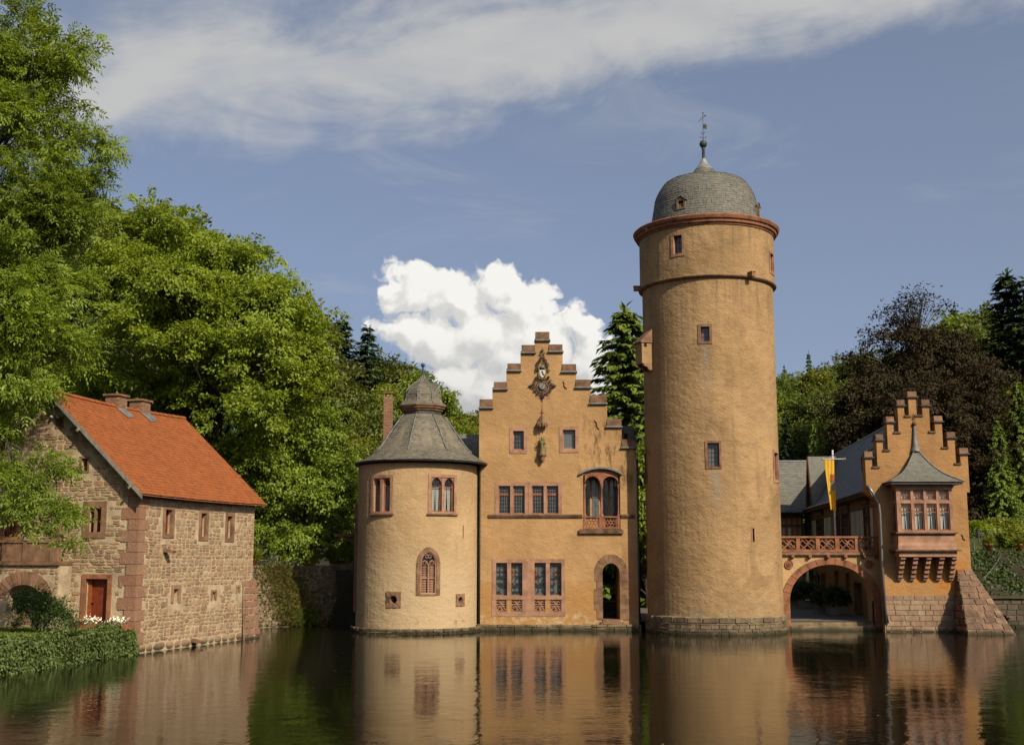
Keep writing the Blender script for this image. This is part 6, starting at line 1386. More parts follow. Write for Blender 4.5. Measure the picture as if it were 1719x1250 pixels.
# ================================================================== stone house with tiled roof
HX, HY, HA = -13.9, 44.7, 15.8
FS_ = Flat(HX, HY, 90-HA); FGb = Flat(HX, HY, -HA); house = T('stone_house', 'rubble stone house with orange tiled roof standing in the pond', 'house', (HX, HY, 0))
LH = FS_.px(424, 960)[0]; WH = 8.0; zw = FS_.px(228, 830)[1]; zrd = zw+3.95; ov, vo = .36, .42; ze_ = zw+.02; zwt = zw+.24
sops = []; gops = []
for R, n_ in (((277, 855, 289, 896), 0), ((337, 861, 346.5, 901), 1), ((381, 866, 390, 903), 2)):
    sops.append(window(FS_, house, rect(FS_, *R), sur=.15, lights=1, bars=(1, 1), fmat=WOODRED, smat=BROWNST, depth=.24, gmat=GLASSMID, label=('first', 'second', 'third')[n_]+' upper window of the water side counted from the corner', sash=.06))
for R in ((290.5, 988, 299, 1011), (355.5, 993, 361, 1007), (397.5, 985, 401, 994)):
    u0, u1, z0, z1 = rect(FS_, *R); m = MB(); ring(m, FS_, u0, u1, z0, z1, .16 if R[0] < 300 else .09, -.05, .04, False); s = m.build('slit_window', QUOIN, house); m = MB(); m.fbox(FS_, u0-.1, u1+.1, -.42, -.36, z0-.1, z1+.1); m.build('dark_recess', VOID, s); sops.append((u0, u1, z0, z1, .38))
G = lambda *p: rect(FGb, *p)
gops.append(window(FGb, house, G(148, 851, 170, 893), sur=.22, lights=2, mull=.05, bars=(2, 4), fmat=WOODRED, smat=BROWNST, depth=.25, gmat=GLASSMID, sash=.05, label='two light window beside the tree on the gable'))
for R in ((136, 769, 147, 790), (47, 772, 56, 793), (96, 703, 104, 716)):
    u0, u1, z0, z1 = G(*R); gops.append((u0, u1, z0, z1, .35)); m = MB(); ring(m, FGb, u0, u1, z0, z1, .08, -.05, .015); s = m.build('loft_opening', BROWNST, house); m = MB(); m.fbox(FGb, u0-.1, u1+.1, -.4, -.33, z0-.1, z1+.1); m.build('dark_recess', VOID, s)
    m = MB(); m.fbox(FGb, u0+.02, u0+.12, -.25, -.18, z0, z1*.5+z0*.5); m.build('shutter', WOODRED, s)
Dr = G(143, 971, 180, 1047); dz0 = .95; gops.append((Dr[0], Dr[1], dz0, Dr[3], .4))
m = MB(); ring(m, FGb, Dr[0], Dr[1], dz0, Dr[3], .17, -.06, .05, False); dd = m.build('door', RED, house, label='plain red door with red sandstone frame')
m = MB(); m.fbox(FGb, Dr[0]+.02, Dr[1]-.02, -.27, -.21, dz0, Dr[3]-.02); m.build('door_leaf', WOODRED, dd)
m = MB(); m.fbox(FGb, Dr[0]+.001, Dr[0]+.14, -.20, -.14, dz0, Dr[3]-.02); m.build('door_jamb', WOODORANGE, dd)
m = MB(); m.fbox(FGb, Dr[0]+.17, Dr[0]+.25, -.21, -.17, dz0+.85, dz0+.89); m.ball(FGb.pt(Dr[0]+.2, -.16, dz0+.87), .035, 6); m.build('handle', IRON, dd)
Wr = G(5, 860, 29, 901); gops.append((Wr[0], Wr[1], Wr[2], Wr[3], .3))
m = MB(); ring(m, FGb, Wr[0], Wr[1], Wr[2], Wr[3], .13, -.05, .04); s = m.build('shuttered_window', RED, house)
um = (Wr[0]+Wr[1])/2
for a, b in ((Wr[0]+.02, um-.008), (um+.008, Wr[1]-.02)):
    m = MB(); m.fbox(FGb, a, b, -.14, -.10, Wr[2]+.01, Wr[3]-.01); sh_ = m.build('shutter', WOODRED, s)
    for z_ in (.28, .74): m = MB(); zc = Wr[2]+(Wr[3]-Wr[2])*z_; ring(m, FGb, a+.07, b-.07, zc-.13, zc+.13, .03, -.10, -.07); m.build('shutter_panel', WOODRED, s)
gable_top = lambda u: ze_+(zrd+.12-ze_)*(WH/2-abs(u+WH/2)+ov)/(WH/2+ov)-.16
sw_ = wall(FS_, 'side_wall', house, MORTAR, 0, LH, -1.5, zwt, sops, .5); gw_ = wall(FGb, 'gable_wall', house, MORTAR, -WH, -.001, -1.0, gable_top, gops, .5, du=.12)
m = MB(); P3 = lambda p, q, z: Vector((HX, HY, z))+FS_.x*p-FS_.n*q
m.q(P3(LH, 0, -1), P3(LH, WH, -1), P3(LH, WH, zw), P3(LH, WH/2, zrd-.1), P3(LH, 0, zw)); m.build('rear_wall', MORTAR, house, recalc=False)
def clear(ops, pad=.10):
    def ok(u, z, hw, hh):
        for o in ops:
            p = pad+(.13 if o[4] > .33 else .04)
            if u+hw*.8 > o[0]-p and u-hw*.8 < o[1]+p and z+hh*.8 > o[2]-p and z-hh*.8 < o[3]+p: return False
        return True
    return ok
okS, okG = clear(sops), clear(gops)
def okS2(u, z, hw, hh): return okS(u, z, hw, hh) and u-hw > .30+.0 and z+hh < zwt
def okG2(u, z, hw, hh): return okG(u, z, hw, hh) and u+hw < -.42 and z+hh < gable_top(u+hw) and z+hh < gable_top(u-hw)
itS = rows(0, LH, .34, zwt, (.11, .30), (.13, .44), okS2, .025); itS += [(u, z, w_, h) for u, z, w_, h in rows(0, LH, -.3, .34, (.30, .34), (.42, .75), lambda *a: True)]
itG = rows(-WH, 0, .7, zrd, (.09, .24), (.16, .56), okG2, .02)
# the 300 largest of both walls are single stones
allst = sorted([(w_*h, 0, (u, z, w_, h)) for u, z, w_, h in itS]+[(w_*h*.8, 1, (u, z, w_, h)) for u, z, w_, h in itG if u > -6.2], key=lambda q: -q[0])
nS = sum(1 for q in allst[:300] if q[1] == 0); nG = 300-nS
lay_stones(FS_, itS, sw_, RUBBLE, 'stone', .026, .022, False, nS, rot=.09)
lay_stones(FGb, itG, gw_, RUBBLE, 'stone', .026, .018, False, nG, rot=.05, order=lambda s: -(s[2]*s[3] if s[0] > -6.2 else 0))
# battered far corner and dressed quoins
zq = 1.0; k = 0
zz = -.1
while zz < zwt-.25:
    h = random.uniform(.36, .46); lg, sh = ((.72, .40), (.42, .62))[k % 2]; m = MB()
    ring_ = [(-lg, .02), (.022, .02)]; z0, z1 = zz+.008, min(zz+h, zwt)-.008
    m.add([FGb.pt(-lg, .03, z0), FGb.pt(.03, .03, z0), FS_.pt(sh, .03, z0), FS_.pt(sh, -.1, z0), FGb.pt(-lg, -.1, z0), FGb.pt(-lg, .03, z1), FGb.pt(.03, .03, z1), FS_.pt(sh, .03, z1), FS_.pt(sh, -.1, z1), FGb.pt(-lg, -.1, z1)], [(0, 1, 6, 5), (1, 2, 7, 6), (2, 3, 8, 7), (4, 0, 5, 9), (5, 6, 7, 8, 9), (0, 4, 3, 2, 1)])
    m.build('quoin', QUOIN, house); zz += h; k += 1
FBt = FS_
m = MB(); m.add([FS_.pt(LH-.9, .0, 2.6), FS_.pt(LH, .0, 2.6), FS_.pt(LH+.30, .16, -.8), FS_.pt(LH-.9, .16, -.8), FS_.pt(LH, -.6, 2.6), FS_.pt(LH+.3, -.6, -.8)], [(0, 1, 2, 3), (1, 4, 5, 2), (0, 3, 2)]); bt = m.build('battered_corner', MORTAR, house)
it = [(LH-.62+c*.38+.08*(r % 2), -.02+r*.30, .38, .28) for r in range(9) for c in range(3)]
lay_stones(None, it, bt, QUOIN, 'corner_stone', .04, .025, True, 60, rot=.03, surf=lambda u, z: (FS_.pt(u+.20*(1-z/2.6)*(u-LH+.9), .17*(1-(z+.8)/3.4), z), FS_.x, Vector((0, 0, 1)), FS_.n))
# spouts and iron
for p0, p1, y0 in ((268, 284, 921), (317, 329, 1072)):
    u, z = FS_.px((p0+p1)/2, y0); m = MB(); m.prof(FS_, u-.12, u+.12, [(-.1, z-.10), (.42, z-.16), (.46, z-.08), (.1, z+.02), (-.1, z+.02)]); m.build('spout', BROWNST, house)
# roof
def hsurf(side):
    def s(a, b):
        q = -ov+(WH/2+ov)*b; sag = .10*math.sin(math.pi*min(max((a+vo)/(LH+2*vo), 0), 1))*(.4+.6*b)+.05*math.sin(a*1.9)*b*(1-b); z = ze_+(zrd+.12-ze_)*b-sag-.18*(1-b)**3*0
        return P3(a, q if side else WH-q, z), ((FS_.n if side else -FS_.n)*.70+Vector((0, 0, .71)))
    return s
for side in (1, 0):
    s = hsurf(side); m = MB()
    for i in range(10):
        for j in range(4):
            A0_, A1_, b0, b1 = -vo+(LH+2*vo)*i/10, -vo+(LH+2*vo)*(i+1)/10, j/4, (j+1)/4
            m.q(*[s(a, b)[0]-Vector((0, 0, .05)) for a, b in ((A0_, b0), (A1_, b0), (A1_, b1), (A0_, b1))])
    rf = m.build('roof', TIMBER, house, recalc=False, label='water side roof slope' if side else 'far roof slope')
    shingles(s, lambda b: -vo, lambda b: LH+vo, .175, 34, 'tiles', TILE, rf, .018, True, .05, 1.5)
    m = MB()
    for a in (-vo, LH+vo): m.prof(Flat(*(P3(a, 0, 0).xy), 90-HA), -.02, .02, [(0, 0), (.01, 0), (0, .01)])
    m = MB(); n_ = 8; tp = [s(-vo-.015, b)[0] for b in np.linspace(0, 1, n_)]
    for p, q in zip(tp, tp[1:]): m.add([p+Vector((0, 0, .01)), q+Vector((0, 0, .01)), q+Vector((0, 0, -.19)), p+Vector((0, 0, -.19))]+[v+FS_.x*.035 for v in (p+Vector((0, 0, .01)), q+Vector((0, 0, .01)), q+Vector((0, 0, -.19)), p+Vector((0, 0, -.19)))], [(0, 1, 2, 3), (7, 6, 5, 4), (0, 4, 5, 1), (3, 2, 6, 7)])
    m.build('barge_board', WOODGREY, house)
    for b in (.12, .66):
        p = s(-vo-.02, b)[0]-Vector((0, 0, .24)); m = MB(); m.tube([p-FS_.x*.06, p+FS_.x*.7], .07, 4); m.build('purlin_end', WOODGREY, house)
# ridge tiles
nrt = int((LH+2*vo)/.36)
for i in range(nrt):
    a = -vo+(LH+2*vo)*(i+.5)/nrt; p = hsurf(1)(a, 1)[0]; L_ = .40; m = MB(); pts = []
    vs = []
    for e, rr_ in ((-L_/2, .13), (L_/2, .115)):
        vs += [p+FS_.x*e+FS_.n*(rr_*math.cos(t))+Vector((0, 0, rr_*math.sin(t)-.04)) for t in np.linspace(0, math.pi, 7)]
    m.add(vs, [(k, k+1, k+8, k+7) for k in range(6)]); m.build('ridge_tile', TILE, house, smooth=True, recalc=False)
# chimneys
for x0, y0, x1, y1 in ((182, 676, 210, 701), (221, 688, 249, 708)):
    pm = (x0+x1)/2; best = min(np.linspace(0, LH, 200), key=lambda a: abs((lambda p: 859.5+F*(p.x)/(p.y*CP+(p.z-CAMH)*SP))(P3(a, WH/2+.15, zrd+.5))-pm)); c = P3(best, WH/2+.15, 0); w_ = .30
    fr_ = Flat(c.x, c.y, -HA); zt_ = zrd+.46; m = MB(); m.fbox(fr_, -w_, w_, -.34, .34, zrd-1.0, zt_); ch = m.build('chimney', MORTARDARK, house)
    its = [(dx, zrd-.3+k*.085, .24, .085) for k in range(9) for dx in ((-.19, .05, .22) if k % 2 else (-.12, .12))]
    lay_stones(Flat(fr_.pt(0, .34, 0).x, fr_.pt(0, .34, 0).y, -HA), its, ch, BRICK, 'brick', .012, .014, True, 60, rot=.01)
    fr2 = Flat(fr_.pt(w_, 0, 0).x, fr_.pt(w_, 0, 0).y, 90-HA); lay_stones(fr2, its, ch, BRICK, 'brick', .012, .014, True, 60, rot=.01)
    m = MB(); m.fbox(fr_, -w_-.08, w_+.08, -.42, .42, zt_, zt_+.08); m.build('chimney_slab', BROWNST, ch)
    m = MB(); sfn = hsurf(1); b0 = .80; 
    q = [sfn(best-.42, .985), sfn(best+.42, .985), sfn(best+.40, b0+.09), sfn(best-.22, b0+.07)]; m.q(*[p+n*.045 for p, n in q]); m.build('flashing', LEAD, ch, recalc=False)
for p in (90, 101): u, z = FGb.px(p, 700); m = MB(); c = FGb.pt(u, .12, z); m.ball(c, .07, 8); m.tube([FGb.pt(u, 0, z+.05), c], .025, 5); m.build('floodlight', WHITE, house, smooth=True)
# porch with balcony in front of the gable
pr_ = .75; FPo = Flat(*(FGb.pt(0, pr_, 0).xy), -HA); pr0 = FPo.px(-60, 1000)[0]; pr1 = FPo.px(97, 1000)[0]; ztp = FPo.px(50, 948)[1]
ao = rect(FPo, 8, 981, 68, 1062); aop = (ao[0], ao[1], .5, ao[3], 1.5, 'round', FPo.px(40, 1004)[1])
pw = wall(FPo, 'porch_wall', house, MORTAR, pr0, pr1, -.5, ztp, [aop], .75); okP = clear([aop], .26)
lay_stones(FPo, rows(pr0, pr1, .75, ztp, (.14, .22), (.2, .4), okP), pw, RUBBLE, 'stone', .025, .03, False, 0, stuffname='small_stones')
cu = (ao[0]+ao[1])/2; rr_ = (ao[1]-ao[0])/2; zz0 = aop[6]; rzz = ao[3]-zz0
for k in range(15):
    t0, t1 = math.pi-math.pi*k/15-.02, math.pi-math.pi*(k+1)/15+.02; m = MB(); e = .50
    m.poly(FPo, [(cu+rr_*math.cos(t0), zz0+rzz*math.sin(t0)), (cu+rr_*math.cos(t1), zz0+rzz*math.sin(t1)), (cu+(rr_+e)*math.cos(t1), zz0+(rzz+e)*math.sin(t1)), (cu+(rr_+e)*math.cos(t0), zz0+(rzz+e)*math.sin(t0))], -.1, .03+.006*(k % 2)); m.build('voussoir', QUOIN if k % 3 == 0 else BROWNST, house)
m = MB(); m.fbox(FPo, ao[0]-.4, ao[1]+.4, -1.6, -1.5, .3, ao[3]+.3); m.build('porch_recess', VOID, house)
m = MB(); m.fbox(FPo, pr0, pr1+.03, -.75, .10, ztp, ztp+.14); m.build('balcony_slab', BROWNST, house)
zb1 = FPo.px(50, 906)[1]
for a, b in ((-58, -2), (2, 38), (44, 84)): m = MB(); m.fbox(FPo, FPo.px(a, 925)[0], FPo.px(b, 925)[0], -.16, -.02, ztp+.145, zb1-.10); m.build('parapet_slab', BROWNST, house)
for a, b in ((38, 44), (84, 97)): m = MB(); m.fbox(FPo, FPo.px(a, 925)[0], FPo.px(b, 925)[0], -.2, .02, ztp+.145, FPo.px(50, 880)[1] if a > 50 else zb1); m.build('balcony_pier', BROWNST, house)
m = MB(); m.fbox(FPo, pr0, FPo.px(84, 925)[0], -.2, .02, zb1-.10, zb1); m.build('parapet_rail', BROWNST, house)
# ================================================================== quay with ivy, lawn and things on it
QA, QB = Vector((-15.40, 36.8, 0)), Vector((-13.96, 44.62, 0)); qd = (QB-QA).normalized(); QS = QA-qd*12; ang = math.degrees(math.atan2(qd.y, qd.x)); FQ = Flat(QS.x, QS.y, ang); LQ = (QB-QS).length
quay = T('quay_wall', 'ivy covered quay wall along the lawn at the left edge of the pond', 'wall', (QS.x, QS.y, 0)); m = MB(); m.fbox(FQ, 0, LQ, -.45, 0, -1.5, .84); m.build('masonry', MOSSST, quay)
g = np.random.default_rng(11); n = 15000; u = g.uniform(3, LQ+.12, n); z = g.uniform(-.02, .98, n); d = .05+.10*np.abs(g.normal(size=n))+.10*np.sin(u*2.3)*np.sin(z*3+u); z = z+.05*np.sin(u*3.1)
P = np.array(FQ.o)[None]+u[:, None]*np.array(FQ.x)+d[:, None]*np.array(FQ.n); P[:, 2] = z
V1 = leaves(P, np.array(FQ.n)*.25+g.normal(size=(n, 3))*.35+np.array([0, 0, -.9]), np.array(FQ.n)[None]+g.normal(size=(n, 3))*.35+np.array([0, 0, .35]), g.uniform(.05, .11, n), g.uniform(.05, .09, n), g)
n = 5000; u = g.uniform(3, LQ+.1, n); d = -g.uniform(-.1, .7, n); P = np.array(FQ.o)[None]+u[:, None]*np.array(FQ.x)+d[:, None]*np.array(FQ.n); P[:, 2] = .93+.10*g.random(n)+.06*np.sin(u*2.1)
V2 = leaves(P, g.normal(size=(n, 3))*.7+np.array([0, 0, .3]), g.normal(size=(n, 3))*.4+np.array([0, 0, 1]), g.uniform(.06, .12, n), g.uniform(.05, .09, n), g)
o = bpy.data.objects.new('ivy', quadmesh('ivy', np.concatenate([V1, V2])-np.array(quay.location), L_IVY)); COL.objects.link(o); o.parent = quay; o['kind'] = 'stuff'
ql = lambda u, d: FQ.pt(u, d, .90)
m = MB(); m.add([ql(0, -.35), ql(LQ, -.35), FGb.pt(-WH-8, .1, .96), ql(0, -22)], [(0, 1, 2, 3)]); m.build('lawn', GRASSY, kind='structure', recalc=False)
def tufts(pts, h, seed, lean=.5):
    g = np.random.default_rng(seed); n = len(pts); ax = g.normal(size=(n, 3))*lean+np.array([0, 0, 1.0]); return leaves(pts, ax, g.normal(size=(n, 3)), h*g.uniform(.5, 1.4, n), np.full(n, .014)*(1+g.random(n)), g, .05)
n = 26000; u = g.uniform(4, LQ, n); d = -g.uniform(.3, 6.5, n); P = np.array(FQ.o)[None]+u[:, None]*np.array(FQ.x)+d[:, None]*np.array(FQ.n); P[:, 2] = .90
o = bpy.data.objects.new('lawn_grass', quadmesh('lawn_grass', tufts(P, .08, 12), L_GRASS)); COL.objects.link(o); tag(o, 'short sunlit grass on the lawn in front of the stone house', 'grass', kind='stuff')
sx_ = at(68, 1046, 42.6); root = T('round_bush', 'round dark green bush in front of the porch arch', 'bush', (sx_.x, sx_.y, .9)); k_ = 43/2000
V, ct = crown([(sx_.x, sx_.y, .9+.62, 1.0, .8, .68), (sx_.x-.35, sx_.y, .9+.9, .6, .6, .6), (sx_.x+.55, sx_.y-.1, .9+.45, .65, .6, .5)], 260, 30, .26, .085, 21, flat=.25, aspect=.5)
o = bpy.data.objects.new('foliage', quadmesh('foliage', V-np.array(root.location), L_DARK)); COL.objects.link(o); o.parent = root; m = MB()
for q in range(8): m.tube([(sx_.x, sx_.y, .88), (sx_.x+.6*math.cos(q), sx_.y+.4*math.sin(q), 1.7)], .025, 4, .008)
m.build('stems', BARK, root)
# flower trough by the corner
FT = Flat(*(FGb.pt(0, .75, 0).xy), -HA); t0, t1 = FT.px(119, 1056)[0], FT.px(213, 1056)[0]; tz0, tz1 = .9, FT.px(165, 1046)[1]
tr_ = T('stone_trough', 'long red sandstone trough in front of the red door', 'trough', FT.pt((t0+t1)/2, 0, .9)); m = MB(); m.fbox(FT, t0, t1, 0, .1, tz0, tz1); m.fbox(FT, t0, t1, -.42, -.32, tz0, tz1); m.fbox(FT, t0, t0+.1, -.32, 0, tz0, tz1); m.fbox(FT, t1-.1, t1, -.32, 0, tz0, tz1); m.build('basin', RED, tr_); m = MB(); m.fbox(FT, t0+.1, t1-.1, -.32, 0, tz0, tz1-.06); m.build('soil', GROUND, tr_)
for p, w_, lab in ((151, .32, 'white flowers in the trough below the door handle'), (193, .36, 'white flowers at the corner end of the trough')):
    uu_, zf_ = FT.px(p, 1048); c = FT.pt(uu_, -.1, tz1-.04); root = T('flower_clump', lab, 'flowers', c, 'white flowers in the trough'); g = np.random.default_rng(p); n = 170; P = np.array(c)+g.normal(size=(n, 3))*np.array([.16, .10, .07])+np.array([0, 0, .15]); V = leaves(P, sph(g, n), sph(g, n), np.full(n, .06), np.full(n, .06), g)
    o = bpy.data.objects.new('petals', quadmesh('petals', V-np.array(c), PETAL)); COL.objects.link(o); o.parent = root; n = 150; P = np.array(c)+g.normal(size=(n, 3))*np.array([.24, .10, .04])+np.array([-.15, 0, .06]); V = leaves(P, sph(g, n)+np.array([0, 0, .5]), sph(g, n), np.full(n, .10), np.full(n, .05), g)
    o = bpy.data.objects.new('leaves', quadmesh('leaves', V-np.array(c), L_DARK)); COL.objects.link(o); o.parent = root
# ================================================================== retaining wall at the back of the pond
RA, RB = at(418, 1052, 60.9), at(575, 1046, 64.2); RA.z = RB.z = 0; rd = (RB-RA).normalized(); FR = Flat(RA.x, RA.y, math.degrees(math.atan2(rd.y, rd.x))); LR = (RB-RA).length; zR_ = 3.05
ret = T('retaining_wall', 'leaning mossy rubble retaining wall between house and chapel tower', 'wall', (RA.x, RA.y, 0)); bat = .42
rs = lambda u, z: FR.pt(u, -bat*z*.9, z)
m = MB(); m.q(rs(-1.5, -1), rs(LR, -1), rs(LR, zR_), rs(-1.5, zR_)); m.q(rs(-1.5, zR_), rs(LR, zR_), rs(LR, zR_)+Vector((0, 5, 0)), rs(-1.5, zR_)+Vector((0, 5, 0))); m.q(rs(LR, -1), rs(LR, -1)+Vector((.0, 5, 0)), rs(LR, zR_)+Vector((0, 5, 0)), rs(LR, zR_)); body = m.build('masonry', MORTARDARK, ret, recalc=False)
sv = Vector((0, 0, 1))-FR.n*bat*.9; sv.normalize(); nv_ = FR.x.cross(sv)
lay_stones(None, rows(-.5, LR, 0, zR_, (.14, .26), (.18, .45), lambda *a: True, .02), body, MOSSST, 'stone', .04, .02, False, 300, surf=lambda u, z: (rs(u, z), FR.x, sv, nv_))
g = np.random.default_rng(31); n = 6500; u = np.concatenate([g.normal(LR*.50, LR*.13, n//2), g.uniform(-.3, LR, n//4), g.normal(LR*.42, LR*.07, n//4)]); n = len(u); z = g.uniform(.0, zR_, n); u = np.where(np.arange(n) < n//2, u+(1.4-z)*.55, u)
P = np.array([rs(a, b) for a, b in zip(u, z)])+np.array(FR.n)*.05; V = leaves(P, g.normal(size=(n, 3))*.45+np.array([.1, -.5, .35]), g.normal(size=(n, 3)), g.uniform(.12, .38, n), g.uniform(.025, .07, n), g, .1)
o = bpy.data.objects.new('wall_weeds', quadmesh('wall_weeds', V-np.array(ret.location), L_DRY)); COL.objects.link(o); o.parent = ret; o['kind'] = 'stuff'
n = 900; P = np.array([rs(a, b) for a, b in zip(g.normal(LR*.60, .32, n), g.uniform(.0, .75, n))])+np.array(FR.n)*.15; V = leaves(P, g.normal(size=(n, 3))*.6+np.array([0, -.4, .5]), g.normal(size=(n, 3)), g.uniform(.1, .28, n), g.uniform(.04, .09, n), g, .1)
o = bpy.data.objects.new('waterside_plants', quadmesh('waterside_plants', V-np.array(ret.location), L_GRASS)); COL.objects.link(o); o.parent = ret; o['kind'] = 'stuff'
# side return: lower ramp wall by the chapel tower
w0, w1 = at(556, 944, 68.0), at(620, 944, 68.0); r2 = T('ramp_wall', 'low ramp wall with grassy slope beside the chapel tower', 'wall', (w0.x, 68, 0)); m = MB()
m.add([(w0.x, 67.9, w0.z), (w1.x+2, 67.9, w0.z), (w1.x+2, 65.6, -1), (RB.x-.3, 65.6, -1), (w0.x, 72, w0.z), (w1.x+2, 72, w0.z)], [(0, 1, 2, 3), (0, 4, 5, 1)]); rb = m.build('masonry', MORTARDARK, r2, recalc=False)
e1_ = Vector((1, 0, 0)); s2 = (Vector((0, 67.9, w0.z))-Vector((0, 65.6, -1))).normalized(); n2 = e1_.cross(s2)
lay_stones(None, rows(w0.x, w1.x+1.5, 0, w0.z, (.14, .24), (.2, .42), lambda *a: True), rb, MOSSST, 'stone', .035, .02, False, 120, surf=lambda u, z: (Vector((u, 65.6+2.3*(z+1)/(w0.z+1), z)), e1_, s2, n2))
n = 2600; u = g.uniform(w0.x, w1.x+1, n); z = g.uniform(.4, w0.z+.1, n); z = np.where(u-w0.x > (z)*.35, z, w0.z); P = np.stack([u, 65.6+2.3*(z+1)/(w0.z+1)-.05, z], 1); V = leaves(P, g.normal(size=(n, 3))*.5+np.array([0, -.4, .6]), g.normal(size=(n, 3)), g.uniform(.1, .3, n), g.uniform(.02, .05, n), g, .1)
o = bpy.data.objects.new('slope_grass', quadmesh('slope_grass', V-np.array(r2.location), L_DRY)); COL.objects.link(o); o.parent = r2; o['kind'] = 'stuff'
# terracotta pots along the wall top
def pot(px_, py_, Y, h, lab, leaf=L_GRASS, spread=.35, z0=None, group='pots along the garden walls', tall=.5):
    c = at(px_, py_, Y); c.z = z0 if z0 is not None else c.z; root = T('potted_plant', lab, 'potted plant', c, group); m = MB(); r_ = h*.5
    m.lathe(tuple(c), [(.001, 0), (r_*.68, 0), (r_*.95, h*.85), (r_*1.08, h*.86), (r_*1.08, h), (r_*.85, h), (r_*.8, h*.85)], 14); m.build('pot', TERRA, root, smooth=True); g = np.random.default_rng(int(px_)); n = 260
    P = np.array(c)+np.array([0, 0, h])+g.normal(size=(n, 3))*np.array([.05, .05, .02]); V = leaves(P, g.normal(size=(n, 3))*.7+np.array([0, 0, .8]), g.normal(size=(n, 3)), g.uniform(.4, 1.0, n)*spread*1.6, np.full(n, .05), g, .1)
    o = bpy.data.objects.new('leaves', quadmesh('leaves', V-np.array(c), leaf)); COL.objects.link(o); o.parent = root
pot(426, 952, 64.5, .36, 'terracotta potted plant on the retaining wall next to the stone house', L_SHRUB, .55, 3.06); pot(525, 952, 66.2, .30, 'terracotta potted plant in the middle of the retaining wall', L_SHRUB, .45, 3.06); pot(558, 943, 68.6, .32, 'grassy potted plant on the ramp wall near the chapel tower', L_GRASS, .55, w0.z)
# footbridge to the chapel tower
c0, c1 = at(566, 899, 62.5), at(612, 899, 61.0); br = T('footbridge', 'small footbridge with green railing left of the chapel tower', 'footbridge', (c0.x, 62.5, c0.z)); m = MB(); m.box(c0.x, c1.x, 61.4, 62.6, c0.z-.06, c0.z+.10); m.build('deck', TIMBER, br); m = MB(); m.poly(Flat(0, 61.5, 0), [(c1.x-1.2, c0.z-.07), (c1.x, c0.z-.07), (c1.x, c0.z-.85), (c1.x-.5, c0.z-.5)], -.2, 0); m.build('bracket', TIMBER, br)
GREENIRON = simple('green_iron', (.03, .05, .025), .6, .2, 5)
for k in range(14): x_ = c0.x+.05+(c1.x-c0.x-.1)*k/13; m = MB(); m.tube([(x_, 61.45, c0.z+.1), (x_, 61.45, c0.z+.82)], .014, 4); m.build('baluster', GREENIRON, br)
m = MB(); m.tube([(c0.x, 61.45, c0.z+.82), (c1.x, 61.45, c0.z+.82)], .025, 5); m.build('handrail', GREENIRON, br)
# ================================================================== garden bank on the right
gw = T('garden_wall', 'low shade-toned stone wall at the water by the right edge', 'wall', (26, 61.2, 0)); A_ = at(1665, 1030, 61.2); m = MB(); zg = at(1700, 1004, 61.2).z
m.box(A_.x-1.5, 33, 61.25, 61.8, -1.5, zg); mb = m.build('masonry', SHADEMOSS, gw); lay_stones(Flat(0, 61.25, 0), rows(A_.x-1.5, 28.5, -.1, zg, (.2, .3), (.3, .6), lambda *a: True), mb, SHADEMOSS, 'stone', .04, .02, True, 120); m = MB(); m.box(A_.x-1.5, 33, 61.1, 61.9, zg, zg+.12); m.build('coping', SHADEMOSS, gw)
q = at(1697, 1034, 60.9); m = MB(); m.box(q.x-.3, q.x+.1, 60.7, 61.2, q.z-.05, q.z+.05); m.build('ledge_stone', BASEST, gw)
bz = at(1650, 926, 64.5).z; m = MB(); nb2 = 24
bankp = lambda u, f: Vector((u, 61.9+2.6*f, zg*.75+(bz-zg*.75)*f))
m.add([bankp(21.5+12*i/nb2, j/6)+Vector((0, .12*math.sin(i*1.3+j), .05*math.sin(i*2.1+j*3))) for i in range(nb2+1) for j in range(7)], [(i*7+j, (i+1)*7+j, (i+1)*7+j+1, i*7+j+1) for i in range(nb2) for j in range(6)]); m.build('bank', GROUND, kind='structure', smooth=True, recalc=False)
n = 16000; u = g.uniform(21.5, 33, n); f = g.random(n); P = np.array([bankp(a, b) for a, b in zip(u, f)]); keep_ = np.sin(u*1.7+f*4)+np.sin(u*.9-f*3+1)+g.normal(size=n)*.9 > -.9; P = P[keep_]; n = len(P); V = leaves(P+g.normal(size=(n, 3))*.06, g.normal(size=(n, 3))*.5+np.array([0, -.5, -.4]), g.normal(size=(n, 3))*.4+np.array([0, -.8, .6]), g.uniform(.10, .22, n), g.uniform(.08, .15, n), g)
o = bpy.data.objects.new('bank_ivy', quadmesh('bank_ivy', V, L_DARK)); COL.objects.link(o); tag(o, 'dark creeping ivy on the bank right of the buttress', 'ivy', kind='stuff')
m = MB(); m.add([(21, 64.4, bz), (36, 64.4, bz), (36, 74, bz+.9), (21, 74, bz+.9)], [(0, 1, 2, 3)]); m.build('garden_lawn', GRASSY, kind='structure', recalc=False)
n = 9000; u = g.uniform(21.3, 31, n); y_ = g.uniform(64.4, 73, n); P = np.stack([u, y_, bz+(y_-64.4)*.9/9.6], 1); o = bpy.data.objects.new('garden_grass', quadmesh('garden_grass', tufts(P, .13, 33), L_GRASS)); COL.objects.link(o); tag(o, 'bright grass on the garden terrace above the bank', 'grass', kind='stuff')
pot(1660, 919, 64.7, .42, 'terracotta pot with grassy plant by the garden posts', L_GRASS, .4, bz); pot(1711, 917, 64.7, .42, 'terracotta pot with grassy plant at the right edge', L_GRASS, .45, bz)
